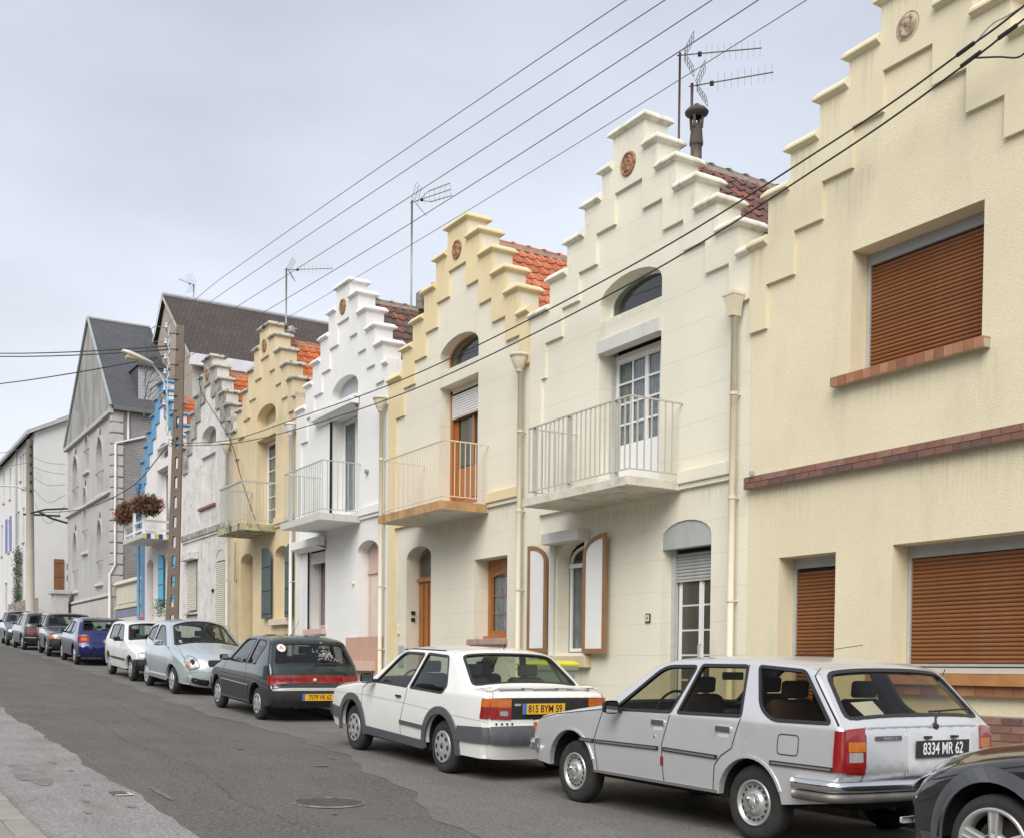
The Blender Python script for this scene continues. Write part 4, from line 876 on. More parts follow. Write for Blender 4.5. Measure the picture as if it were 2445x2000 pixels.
MB().add([(.084, .003, -1), (.084, 9, -1), (.084, 9, 12.3), (.084, 4.4, 14.2), (.084, 0.003, 11.95)], [(0, 1, 2, 3, 4)]).add([(-24, 9, -1), (.08, 9, -1), (.08, 9, 12.3), (-24, 9, 12.3)], [(1, 0, 3, 2)]).add([(-24, 0, -1), (-24, 9, -1), (-24, 9, 12.3), (-24, 4.4, 14.2), (-24, 0, 11.95)], [(4, 3, 2, 1, 0)]).obj('side_wall', m_wh, wh)
MB().add([(.35, -.4, 12.0), (.35, 4.4, 14.35), (-24.3, 4.4, 14.35), (-24.3, -.4, 12.0), (.35, 9.2, 12.2), (-24.3, 9.2, 12.2)], [(0, 1, 2, 3), (1, 4, 5, 2)]).obj('roof', m_slate, wh)
box('gutter', m_trim, wh, -24.3, .35, -.45, -.3, 11.78, 11.98); MB().add([(.36, -.4, 11.98), (.36, 4.4, 14.33), (.36, 4.4, 14.12), (.36, -.4, 11.78)], [(3, 2, 1, 0)]).obj('barge_board', m_trim, wh)
m_bs = M('brown_batten_shutter', (.22, .095, .045), .7, .1, 5)
s_ = MB().box(.09, .13, 1.02, 1.28, 2.82, 4.93).box(.09, .13, 1.29, 1.56, 2.82, 4.93); so = s_.obj('side_shutter', m_bs, wh)
for z in (3.0, 3.9, 4.7): box('batten', m_bs, so, .131, .15, 1.02, 1.56, z, z+.06)
for z in (3.7, 4.35): box('side_window', m_dark, wh, .081, .10, 1.72, 1.86, z, z+.36)
MB().tube([(-6.3, -.1, 11.8), (-6.3, -.1, 0)], .06, 6).obj('drain_pipe', m_trim, wh)
iv = MB(); random.seed(3)
for k in range(1500):
    t = random.random(); z = t*5.6+.2; x = -5.2+(random.gauss(0, .55) if z < 3 else random.gauss(-.5+(z > 3)*random.choice((0, 1.1)), .30)); y = -.05-abs(random.gauss(0, .12)); s = random.uniform(.06, .13); a = random.uniform(0, 6.3); b = random.uniform(-.6, .6)
    iv.add([(x, y, z), (x+s*math.cos(a), y-s*.4, z+s*math.sin(a)), (x+s*1.3*math.cos(a+.6), y-s*.2+b*s, z+s*1.3*math.sin(a+.6)), (x+s*math.cos(a+1.3), y-s*.3, z+s*math.sin(a+1.3))], [(0, 1, 2, 3)])
m_leaf = M('ivy_leaf', (.045, .085, .022), .7, .4, 5)
tag(iv.obj('ivy', m_leaf), 'green ivy climbing the front of the long white house behind the far pole', 'ivy', kind='stuff').location = wh.location
sw = thing('stone_garden_wall', 'low rubble stone garden wall in front of the ivy on the long white house', 'garden wall', (-69.3, 9.6, 2.6))
m_rub = [M('rubble_a', (.30, .25, .20), .95, .15, 3), M('rubble_b', (.22, .19, .16), .95, .15, 3), M('rubble_c', (.38, .33, .27), .95, .15, 3)]
box('mortar_core', m_mort, sw, -4.4, 4.4, .03, .35, -.5, 2.5)
for r in range(14):
    x = -4.4+random.uniform(-.2, 0)
    while x < 4.3:
        w_ = random.uniform(.3, .62); box('stone', random.choice(m_rub), sw, x, min(x+w_-.02, 4.42), -.0, .029, .55+r*.14, .55+r*.14+.12); x += w_
gp = thing('gate_pillar', 'squat grey gate pillar with a capstone between the white house and the chapel', 'gate pillar', (-57.4, 9.75, 2.4))
box('shaft', m_trim, gp, -.5, .5, -.3, .3, 0, 2.5); box('capstone', m_trim, gp, -.62, .62, -.42, .42, 2.5, 2.68, .02); box('base', m_trim, gp, -.6, .6, -.38, .38, -.4, 1.3)
# ------------------------------------------------------------------ large brown-roofed building behind the row
m_brt = M('brown_flat_tile_roof', (.082, .062, .055), .85, .14, .8, lines=(.17, .20, .9, .55, .02, 'Y', .82), fine=.15, fs=8)
m_tan = M('tan_wall', (.36, .31, .26), .9, .06, 1)
bb_ = thing('brown_roofed_building', 'large building behind the terrace with a long brown tiled roof and white gutter', 'building', (-50.64, 13.0, 3.0))
MB().add([(-3.2, 0, -1), (4.1, 0, -1), (4.1, 0, 11.0), (0, 0, 14.7), (-3.2, 0, 11.0)], [(0, 1, 2, 3, 4)]).add([(-3.2, 22, -1), (4.1, 22, -1), (4.1, 22, 11.0), (0, 22, 14.7), (-3.2, 22, 11.0)], [(4, 3, 2, 1, 0)]).add([(4.1, 0, -1), (4.1, 22, -1), (4.1, 22, 11), (4.1, 0, 11)], [(0, 1, 2, 3)]).add([(-3.2, 0, -1), (-3.2, 22, -1), (-3.2, 22, 11), (-3.2, 0, 11)], [(3, 2, 1, 0)]).obj('wall', m_tan, bb_)
r_ = MB().add([(0, -.15, 14.75), (0, 22.2, 14.75), (4.5, 22.2, 11.12), (4.5, -.15, 11.12), (-3.6, 22.2, 11.12), (-3.6, -.15, 11.12)], [(0, 3, 2, 1), (0, 1, 4, 5)]).obj('roof', m_brt, bb_)
box('gutter', M('white_fascia', (.66, .68, .71), .6), bb_, 4.4, 4.62, -.2, 22.2, 10.72, 11.18); MB().tube([(0, -.15, 14.78), (0, 22, 14.78)], .10, 8).obj('ridge_cap', M('pale_ridge_cap', (.42, .45, .47), .7), bb_)
for s in (-1, 1): MB().add([(0, -.2, 14.82), (4.5*s if s > 0 else -3.6, -.2, 11.16), (4.5*s if s > 0 else -3.6, -.2, 10.95), (0, -.2, 14.6)], [(0, 1, 2, 3)]).obj('verge', m_trim, bb_)
qm2 = MB().box(-.1, .35, -.06, .3, 0, .36).obj('quoin', m_trim).data; bpy.data.objects.remove(bpy.data.objects[-1] if False else [o for o in bpy.data.objects if o.data is qm2][0])
for i in range(12): inst('quoin', qm2, (-3.2, -.02, 6.6+i*.40), scale=(1 if i % 2 else .7, 1, 1), parent=bb_)
box('light_blue_panel', M('blue_panel', (.22, .42, .60), .6), bb_, 4.11, 4.16, .9, 1.5, 6, 10.6); box('pale_panel', m_trim, bb_, 4.105, 4.14, -.0, .9, 6, 10.6)
# ------------------------------------------------------------------ small cream garage beside the blue house
ga = thing('garage_front', 'small cream walled annexe with moulded parapet between the blue house and the chapel', 'annexe', (-46.3, 10.42, 2.3))
m_ga = M('cream_annexe_render', (.60, .55, .45), .9, .06, 2, dirt=((.34, .30, .24), .62, .7, 7, (1, 1, 1)))
box('wall', m_ga, ga, -2.1, 1.9, 0, .3, -.5, 2.5); coping('parapet', ga, m_ga, -2.15, 1.95, 2.5, 1, 1, y0=-.12, y1=.4, h=.18); box('moulding', m_ga, ga, -2.15, 1.95, -.08, -.001, 1.55, 1.66); box('upper_panel', m_ga, ga, -1.9, 1.7, -.03, -.001, 1.75, 2.38)
box('grey_lintel', M('slate_blue_lintel', (.20, .22, .30), .7), ga, -2.05, 1.8, -.05, -.001, 1.2, 1.48); box('garage_door', M('cream_door', (.60, .57, .50), .7), ga, -1.7, 1.5, -.04, -.001, -.4, 1.19); box('dark_hatch', m_dark, ga, .3, .8, -.06, -.041, .55, .95)
# ------------------------------------------------------------------ concrete pole with slots and street lamp
po = thing('concrete_pole', 'tall slotted concrete utility pole standing in front of the derelict and blue houses', 'utility pole', (-31.75, 8.4, g(-31.75)))
m_con = M('brown_grey_concrete', (.17, .135, .105), .95, .12, 2.5, bump=.5, bs=30, fine=.12, fs=40)
Hh = 9.55; zb_ = -1.0
def pw(z): return .175-.07*(z/Hh) if z > 0 else .175
# slots pierce the pole: two flanges joined by webs
mbp = MB(); slots = [(.72+.545*k, .72+.545*k+.27) for k in range(12)]
outl = [(-pw(0), 0), (pw(0), 0), (pw(Hh), Hh), (-pw(Hh), Hh)]
hs = []
for a, b in slots:
    w_ = pw(a)*.30; hs.append(rrect(-w_, w_, a, b+.06, w_*.95))
slabwall(outl, hs, -.11, .11).obj('shaft', m_con, po); po.rotation_euler = (0, .026, math.radians(68)); po.location.x -= .05; po.location.y -= .09
box('collar', m_con, po, -.165, .165, -.125, .125, 6.3, 6.33); box('lamp_bracket', m_alu, po, -.25, -.12, -.2, -.141, 6.4, 6.5)
ins = M('porcelain_insulator', (.45, .50, .58), .3, .1, 10)
arm_z = [9.3, 8.87, 8.45, 8.05, 7.6, 7.2]
for z in arm_z:
    a_ = MB().tube([(-.02, -.11, z), (-.30, -.18, z-.02), (-.36, -.18, z+.04), (-.36, -.18, z+.14)], .012, 6).obj('insulator_hook', m_dark, po)
    MB().lathe([(.0, .26), (.03, .25), (.045, .21), (.03, .19), (.05, .15), (.055, .12), (.02, .10)], 10, 'z', (-.36, -.18, z)).obj('insulator', ins, a_)
for k in range(9): MB().tube([(-.24, -.19, 6.5+k*.32), (-.30, -.20, 6.7+k*.32), (-.26, -.19, 6.9+k*.32)], .018, 6).obj('cable_twist', ins if k % 2 else m_alu, po)
lpz = g(-31.75)
la = thing('street_lamp', 'cream street lamp on a curved arm fixed to the slotted concrete pole', 'street lamp', (-31.95, 8.25, lpz+6.35))
m_lamp = M('cream_lamp_enamel', (.58, .56, .48), .5, .05, 5); 
zz = 9.6-lpz-6.35
MB().tube([(0, 0, 0), (0, -.01, 1.3), (0, -.06, 1.55), (0, -.2, 1.85), (0, -.45, 2.12)], .028, 10).obj('arm', m_lamp, la, smooth=True)
hd = MB(); n = 12; rings = [(-.40, .05, 2.10, .04), (-.48, .09, 2.13, .06), (-.75, .13, 2.20, .09), (-1.05, .15, 2.28, .10), (-1.2, .10, 2.33, .06), (-1.24, .03, 2.33, .02)]
v = []
for y, hw_, z, hh in rings:
    for k in range(n): a = 2*math.pi*k/n; v.append((hw_*math.cos(a), y, z+max(-hh*.45, hh*math.sin(a))))
hd.add(v, [(i*n+k, i*n+(k+1) % n, (i+1)*n+(k+1) % n, (i+1)*n+k) for i in range(5) for k in range(n)]+[tuple(range(5*n, 6*n))]); h_ = hd.obj('lamp_head', m_lamp, la, smooth=True)
box('diffuser', M('amber_diffuser', (.45, .36, .20), .3), h_, -.10, .10, -1.12, -.72, 2.16, 2.25)
h_.scale = (1.15, 1, 1)
# second pole further up
p2 = thing('far_utility_pole', 'pale round utility pole in front of the long white house', 'utility pole', (-62.6, 9.2, g(-62.6)))
MB().tube([(0, 0, -.5), (0, 0, 10.1)], [.24, .16], 14).obj('shaft', M('pale_pole', (.40, .37, .31), .9, .08, 2), p2, smooth=True)
MB().tube([(-.2, -.3, 6.3), (-.2, 1.5, 6.35)], .05, 6).obj('cross_arm', m_dark, p2)
for k in range(6): MB().lathe([(0, .14), (.05, .12), (.06, .04), (.02, 0)], 8, 'z', (.24, 0, 7.4+k*.45)).obj('insulator', m_dark, p2)
l2 = MB().tube([(-.1, 0, 7.5), (-.3, -.6, 7.7), (-.9, -1.6, 7.75)], .04, 6).obj('lamp_arm', m_alu, p2); MB().tube([(-.9, -1.5, 7.74), (-1.2, -2.3, 7.9)], [.08, .16], 8).obj('lamp_head', m_lamp, l2)
br = thing('wall_bracket', 'black iron arm and stay fixed to the left corner of the chapel', 'bracket', (-58.55, 10.25, 8.6))
MB().tube([(0, .05, .55), (-1.0, -.8, .55), (-2.6, -1.2, .52)], .045, 6).obj('arm', m_dark, br); MB().tube([(0, .05, -.15), (-.8, -.5, .1), (-1.7, -1.0, .5)], .055, 6).obj('stay', m_dark, br)
# ------------------------------------------------------------------ geraniums on the blue house balcony
random.seed(9)
m_red = M('pink_red_petal', (.74, .11, .20), .7, .35, 9); m_gl2 = M('geranium_leaf', (.05, .11, .025), .7, .4, 6)
def geranium(label, cx, cy, cz, rx, ry, rz):
    t = thing('geranium_trough', label, 'flower box', (cx, cy, cz), 0, 'flower troughs on the blue house balcony')
    box('trough', M('brown_trough', (.16, .07, .045), .7), t, -rx*.72, rx*.72, -.10, .10, -.22, -.02)
    fo = MB(); bl_ = MB()
    for k in range(2600):
        u, v, w_ = random.gauss(0, .42), random.gauss(0, .42), random.gauss(0, .42); l = math.sqrt(u*u+v*v+w_*w_)
        if l > 1: u, v, w_ = u/l, v/l, w_/l
        x, y, z = rx*u*(1+.15*math.sin(5*u)), ry*v, rz*w_-(.12 if abs(u) > .6 else 0); s = random.uniform(.045, .085); a = random.uniform(0, 6.3); q_ = random.uniform(-1, 1)
        tgt = fo
        P = [(x, y, z), (x+s*math.cos(a), y+s*q_*.6, z+s*math.sin(a)), (x+s*1.3*math.cos(a+.7), y+s*q_, z+s*1.3*math.sin(a+.7)), (x+s*math.cos(a+1.4), y-s*.2, z+s*math.sin(a+1.4))]
        fo.add(P, [(0, 1, 2, 3)])
        if l > .45 and random.random() < .24:
            for j in range(5): b_ = j*1.256; bl_.add([(x*1.12+.01, y*1.2-.02, z*1.12), (x*1.12+.05*math.cos(b_)+.01, y*1.2-.03-.02*math.cos(b_), z*1.12+.05*math.sin(b_)), (x*1.12+.05*math.cos(b_+.9)+.02, y*1.2-.03, z*1.12+.05*math.sin(b_+.9))], [(0, 1, 2)])
    tag(fo.obj('foliage', m_gl2, t), kind='stuff'); tag(bl_.obj('blossom', m_red, t), kind='stuff')
geranium('pink geranium trough spilling over the left end of the blue house balcony', -41.75, 9.3, 1.86+5.15, .95, .32, .36)
geranium('pink geranium trough on the balcony rail beside the slotted pole', -39.6, 9.55, 1.86+5.20, .60, .55, .34)
vb = MB(); random.seed(2)
for k in range(500):
    z = random.uniform(0, 1.4); x = random.gauss(0, .17); y = random.gauss(0, .12); s = random.uniform(.04, .09); a = random.uniform(0, 6.3)
    vb.add([(x, y, z), (x+s*math.cos(a), y-.02, z+s*math.sin(a)), (x+s*math.cos(a+.8)*1.2, y+.03, z+s*1.2*math.sin(a+.8))], [(0, 1, 2)])
b_ = vb.obj('hanging_plant', m_gl2); b_.location = (-39.85, 10.05, 3.30); b_.scale = (.8, 1, .42); tag(b_, 'dark green bushy plant hanging under the blue shutter of the blue house', 'plant')
# ------------------------------------------------------------------ wheelie bin
bn = thing('wheelie_bin', 'grey-green rubbish bin with a yellow lid under the cream house window', 'bin', (-14.5, 9.5, g(-14.5)+.12))
mb = MB(); v = []
for z, hx, hy in ((.05, .22, .24), (.9, .28, .33), (.93, .31, .36), (.98, .31, .36)):
    v += [(-hx, -hy, z), (hx, -hy, z), (hx, hy, z), (-hx, hy, z)]
mb.add(v, [(k*4+j, k*4+(j+1) % 4, k*4+4+(j+1) % 4, k*4+4+j) for k in range(3) for j in range(4)]+[(3, 2, 1, 0)]); mb.obj('bin_body', M('grey_green_plastic', (.20, .27, .20), .5, .06, 5), bn, bevel=.01)
mb = MB(); v = []
for z, hx, hy in ((.985, .32, .37), (1.02, .33, .38), (1.07, .26, .31)): v += [(-hx, -hy, z), (hx, -hy, z), (hx, hy, z), (-hx, hy, z)]
mb.add(v, [(k*4+j, k*4+(j+1) % 4, k*4+4+(j+1) % 4, k*4+4+j) for k in range(2) for j in range(4)]+[(8, 9, 10, 11), (3, 2, 1, 0)]); mb.obj('lid', M('yellow_plastic', (.62, .58, .04), .45, .05, 5), bn, bevel=.01)
for s in (-1, 1): MB().lathe([(0, -.02), (.09, -.02), (.09, .02), (0, .02)], 16, 'x', (s*.24, .25, .09)).obj('wheel', m_dark, bn)
# ------------------------------------------------------------------ chimneys and aerials
m_asb = M('speckled_flue', (.26, .23, .19), .95, .15, 6, bump=.3, bs=40, fine=.2, dirt=((.12, .10, .08), .5, .6, 12, (1, 1, .6)))
c6 = MB().tube([(0, 0, -.1), (0, 0, .86)], .105, 18).obj('chimney_flue', m_asb, None, smooth=True); c6.location = (-13.56, 11.5, 8.87); c6.scale = (.82, .82, 1)
tag(c6, 'round speckled flue pipe with a dark cowl on the ridge of the cream house roof', 'chimney')
mcw = M('sooty_cowl', (.075, .065, .05), .8, .2, 8)
MB().lathe([(.125, .80), (.13, .84), (.12, .9), (.105, 1.05), (.125, 1.1)], 20).obj('cowl_sleeve', mcw, c6, smooth=True)
for a in (0, 1.57, 3.14, 4.71): MB().tube([(.10*math.cos(a+.5), .10*math.sin(a+.5), 1.05), (.12*math.cos(a+.5), .12*math.sin(a+.5), 1.28)], .028, 8).obj('cowl_leg', mcw, c6)
MB().lathe([(.11, 1.22), (.21, 1.27), (.225, 1.30), (.17, 1.35), (.06, 1.38), (.05, 1.42), (0, 1.43)], 20).obj('cowl_cap', mcw, c6, smooth=True)
m_al = M('dull_aerial_metal', (.20, .20, .19), .5, .1, 10, metal=.5); m_rst = M('rusty_mast', (.11, .06, .045), .8, .2, 10); m_gal = M('galvanised_mast', (.33, .33, .31), .5, .1, 10, metal=.4)
def aerial(name, label, loc, mast, boom, heading, n=9, tilt=.03, el=.13, mm=m_rst, r=.018, group='rooftop television aerials', trip=False, rs=.28):
    t = thing(name, label, 'tv aerial', loc, heading, group)
    MB().tube([(0, 0, 0), (0, 0, mast)], r, 8).obj('mast', mm, t, smooth=True)
    z = mast-.04
    dx, dz = math.cos(tilt), math.sin(tilt)
    P = lambda s, y=0, h=0: (s*dx-h*dz, y, z+s*dz+h*dx)
    booms = [0] if not trip else [0, .13, -.13]
    b = MB()
    for h in booms:
        b.tube([P(-.05 if h == 0 else boom*.45, 0, h*(.3 if False else 1) if h == 0 else h), P(boom, 0, h*1.15)], .010, 6)
        if h: b.tube([P(boom*.2, 0, 0), P(boom*.45, 0, h)], .008, 6)
    bo_ = b.obj('boom', m_al, t)
    em = MB().tube([(0, -.0, -el), (0, 0, el)], .0035, 5).obj('element', m_al).data; bpy.data.objects.remove([o for o in bpy.data.objects if o.data is em][0])
    for h in booms:
        for k in range(n):
            s = boom*(.32+.66*k/(n-1)) if h == 0 else boom*(.48+.5*k/(n-1))
            inst('element', em, P(s, 0, h), (0, 0, 0), (1, 1, 1 if h == 0 else .35), parent=t)
    box('balun', m_dark, t, boom*.22, boom*.22+.06, -.025, .025, z-.035+boom*.2*dz, z+.02+boom*.2*dz)
    rf_ = MB()
    for sgn in (1, -1):
        B = Vector(P(.06)); E = Vector(P(.06+rs*.55, 0, sgn*rs))
        for k in range(5): q_ = B.lerp(E, .15+.85*k/4); rf_.tube([q_-Vector((0, rs*.5, 0)), q_+Vector((0, rs*.5, 0))], .004, 4)
        for yy in (-rs*.5, 0, rs*.5): rf_.tube([B+Vector((0, yy, 0)), E+Vector((0, yy, 0))], .005, 4)
    rf_.obj('reflector', m_al, t)
    return t
aerial('tv_aerial', 'tall rusty television mast with long aerial above the cream house, left of the flue', (-13.98, 11.5, 9.2), 2.06, 1.25, math.radians(50), n=10, tilt=.02)
aerial('tv_aerial', 'aerial clamped to the flue pipe with a slender many-pronged boom pointing right', (-13.62, 11.45, 10.2), .42, 1.22, math.radians(46), n=9, tilt=.07, r=.022)
aerial('tv_aerial', 'three-boom aerial on a tall pale mast above the white house roof', (-24.4, 12.0, 10.1), 2.55, 1.0, math.radians(42), n=6, tilt=.20, mm=m_gal, r=.025, trip=True, rs=.34)
aerial('tv_aerial', 'aerial on a grey mast behind the lichened gable of the ochre house', (-30.0, 10.95, 10.3), 2.2, 1.3, math.radians(52), n=9, tilt=-.0, mm=m_gal, r=.024)
aerial('tv_aerial', 'small distant aerial on the ridge of the brown roofed building', (-50.64, 14.2, 17.7), .75, .9, math.radians(-60), n=5, tilt=0, mm=m_gal, r=.03, rs=.4)
ck = thing('chimney_stack', 'low clay pots and metal cowl on the dark roof of the white house', 'chimney', (-24.1, 12.35, 10.1))
box('stack', m_asb, ck, -.35, -.10, -.2, .2, 0, .42); MB().lathe([(.10, 0), (.10, .12), (.22, .14), (.22, .18), (.08, .22), (.12, .42), (.0, .46)], 14, 'z', (.1, .1, .15)).obj('metal_cowl', mcw, ck); MB().tube([(.36, .2, 0), (.36, .2, .35)], .09, 12).obj('clay_pot', MATS['orange_ridge_tile'], ck)
gc = thing('ridge_ventilator', 'grey metal cowl strapped to the topmost coping of the ochre house', 'ventilator', (-29.7, 10.9, 10.35))
box('strap', m_grey, gc, -.62, .3, -.52, -.50, .02, .10); MB().tube([(.05, -.1, -.1), (.05, -.1, .35)], .07, 10).obj('stem', m_grey, gc); MB().tube([(-.1, -.2, .3), (.25, .05, .36)], .10, 10).obj('hood', m_grey, gc); MB().tube([(.2, 0, .30), (.5, .05, .32)], .02, 6).obj('clamp', m_grey, gc)
# ------------------------------------------------------------------ wires
m_wire = M('grey_wire', (.16, .165, .17), .6, .1, 3, metal=.3); m_cable = M('black_cable', (.02, .02, .02), .6, .1, 3)
def quad3(A, B, C, n=28, ext=None):
    """sagging wire through three known points, A and C its ends"""
    A, B, C = Vector(A), Vector(B), Vector(C); t = (B-A).dot(C-A)/(C-A).length_squared; D = B-A.lerp(C, t); k = D/(t*(1-t)) if 0 < t < 1 else D*0
    return [A.lerp(C, s/n)+k*(s/n)*(1-s/n) for s in range(n+1)]
wl = ['uppermost of the five thin wires climbing to the top edge', 'second thin wire from the top', 'middle one of the five thin overhead wires', 'fourth thin wire from the top', 'lowest and slackest of the five thin overhead wires']
pt8 = [((-27.89, 10.72), (-10.7, 9.38)), ((-26.75, 10.28), (-9.98, 9.03)), ((-24.8, 9.63), (-9.22, 8.65)), ((-23.0, 9.04), (-8.53, 8.31)), ((-21.29, 8.55), (-7.87, 7.99))]
zi = [10.98, 10.62, 10.15, 9.72, 9.25]
for i, ((a, b), z) in enumerate(zip(pt8, zi)):
    A = (-31.9, 8.2, z); B = (a[0], 8.0, a[1]); Cc = (b[0], 8.0, b[1]); sl = (b[1]-a[1])/(b[0]-a[0]); E_ = (-1.0, 8.0, b[1]+sl*(-1.0-b[0])+.10)
    # parabola through pole, first and last measured points
    X = np.array([A[0], a[0], b[0]]); Z = np.array([z, a[1], b[1]]); co = np.polyfit(X, Z, 2)
    if abs(co[0]) > .01: co = np.polyfit(X[1:], Z[1:], 1); co = np.array([0.0, co[0], co[1]])
    xs = np.linspace(A[0], 2, 40); pts = [(x, 8.0+.2*max(0, (-x-27)/5), float(np.polyval(co, x))) for x in xs]
    pts[0] = (A[0], A[1], float(np.polyval(co, A[0])))
    tag(MB().tube(pts, .0062 if i < 4 else .0045, 5).obj('overhead_wire', m_wire), wl[i], 'wire', 'thin overhead wires')
def spline(pts, n=10):
    P = [Vector(p) for p in pts]; P = [2*P[0]-P[1]]+P+[2*P[-1]-P[-2]]; o = []
    for i in range(1, len(P)-2):
        for k in range(n):
            t = k/n; a, b, c, d = P[i-1], P[i], P[i+1], P[i+2]
            o.append(.5*((2*b)+(c-a)*t+(2*a-5*b+4*c-d)*t*t+(3*b-a-3*c+d)*t**3))
    return o+[P[-2]]
Yc = 9.98
u_ = [(-5.6, 10.0, 8.45), (-6.95, Yc, 8.10), (-7.6, Yc, 7.98), (-9.29, Yc, 7.74), (-13.24, Yc, 7.43), (-19.93, Yc, 7.36), (-26.8, Yc, 7.70), (-32.3, 10.15, 8.13), (-31.9, 8.35, 7.75)]
l_ = [(-5.6, 10.0, 8.25), (-6.95, Yc, 7.97), (-7.6, Yc, 7.83), (-9.35, Yc, 7.55), (-13.22, Yc, 7.18), (-19.93, Yc, 7.08), (-26.8, Yc, 7.44), (-32.2, 10.1, 8.0), (-32.0, 8.32, 7.7)]
a_ = tag(MB().tube(spline(u_), .0105, 6).obj('black_cable', m_cable), 'upper of the two thick black cables running across the house fronts', 'cable', 'thick black facade cables')
b_ = tag(MB().tube(spline(l_), .0105, 6).obj('black_cable', m_cable), 'lower of the two thick black cables running across the house fronts', 'cable', 'thick black facade cables')
MB().tube(spline([(-7.5, Yc, 7.85), (-7.2, Yc-.02, 7.72), (-6.98, Yc-.02, 7.62), (-6.87, Yc-.02, 7.68), (-6.88, Yc, 7.85), (-6.85, Yc, 7.97)]), .009, 6).obj('loose_loop', m_cable, b_)
MB().tube([(-7.65, Yc, 7.83), (-7.42, Yc, 7.875)], .022, 8).obj('joint_sleeve', m_cable, b_); MB().tube([(-7.22, Yc, 7.915), (-7.02, Yc, 7.95)], .022, 8).obj('joint_sleeve', m_cable, b_); MB().tube([(-7.7, Yc, 7.965), (-7.5, Yc, 8.0)], .022, 8).obj('joint_sleeve', m_cable, a_)
MB().tube(spline([(-7.48, Yc, 8.0), (-7.3, Yc, 8.09), (-7.12, Yc, 8.09), (-7.0, Yc, 8.1)]), .009, 6).obj('tension_loop', m_alu, a_)
def wire(label, pts, r, m=m_cable, g_=None): return tag(MB().tube(spline(pts), r, 5).obj('cable' if m is m_cable else 'stay_wire', m), label, 'cable', g_)
wire('black cable leaving the slotted pole to the left edge, upper one', [(-32.0, 8.3, 10.55), (-38, 5.6, 10.3), (-46, 2.5, 10.55), (-60, -3, 11.6)], .018, g_='cables leaving the pole to the left') if False else None
for k, (yl, zz_, lb) in enumerate(((735, 10.45, 'upper'), (738, 10.35, 'middle'), (784, 10.2, 'lowest'))):
    # run from the pole to a far post on the opposite kerb, off the left edge of the picture
    tgt = [(-72, 2.0, 19.1), (-72, 2.0, 18.95), (-72, 2.0, 16.5)][k]
    A = Vector((-32.0, 8.3, zz_)); E_ = Vector(tgt)
    pts = [A.lerp(E_, s/16)-Vector((0, 0, 1.6))*(s/16)*(1-s/16) for s in range(17)]
    tag(MB().tube(pts, .020, 5).obj('cable', m_cable), lb+' of the cables running from the slotted pole to the left edge', 'cable', 'cables leaving the pole to the left')
wire('thin stay wire slanting down across the gable of the derelict house to the ochre balcony', [(-35.4, 10.1, 10.6), (-34.8, 10.05, 9.9), (-32.3, 10.1, 8.15), (-30.8, 10.0, 6.7), (-29.4, 9.9, 5.5)], .012)
wire('service cable from the slotted pole down to the far utility pole', [(-32.0, 8.3, 7.75), (-38, 8.6, 7.35), (-48, 8.9, 7.8), (-62.5, 9.2, 9.3)], .016)
for k in range(5):
    wire(['uppermost','second','third','fourth','lowest'][k]+' of the thin wires fanning from the far pole to the chapel', [(-62.5, 9.2, 12.2-.5*k), (-60.5, 9.7, 11.6-.35*k-.1*k*k), (-58.6, 10.2, 11.3-.5*k)], .012, m_wire, 'telephone wires at the far pole')
for k in range(2): wire(['upper','lower'][k]+' faint wire from the far utility pole off the left edge', [(-62.6, 9.1, 12.6-.75*k), (-70, 7.0, 12.9-.75*k), (-80, 5, 13.4-.75*k)], .014, m_wire, 'wires off the left edge')
cl = MB()
for k in range(5): cl.tube(spline([(-31.9, 8.2, 10.9-.42*k), (-32.6, 8.0, 11.05-.42*k), (-33.1, 7.9, 10.7-.5*k), (-33.2, 7.9, 10.2-.35*k)]), .010, 5)
for k in range(4): cl.tube(spline([(-32.0, 8.1, 10.1-.2*k), (-32.9, 7.9, 9.9-.22*k), (-33.0, 7.95, 9.6-.2*k), (-32.1, 8.1, 9.55-.1*k)]), .009, 5)
tag(cl.obj('cable_loops', m_wire), 'tangle of looping service leads at the top of the slotted pole', 'cable', kind=None)
pj = MB().box(-.9, .2, -.03, .03, -.02, .03); pjo = pj.obj('cable_bracket', m_alu); pjo.location = (-32.0, 8.22, 7.72); tag(pjo, 'short horizontal bracket carrying the facade cables across the slotted pole', 'bracket')
ph = thing('pink_garden_figure', 'small pink pipe fitting on the wall beside the blue house door', 'pipe fitting', (-41.9, 9.9, 2.9)); MB().tube([(0, 0, 0), (.0, 0, .25), (.06, 0, .42), (.0, 0, .55)], [.05, .04, .06, .03], 8).obj('fitting', M('faded_pink', (.50, .16, .11), .7), ph)

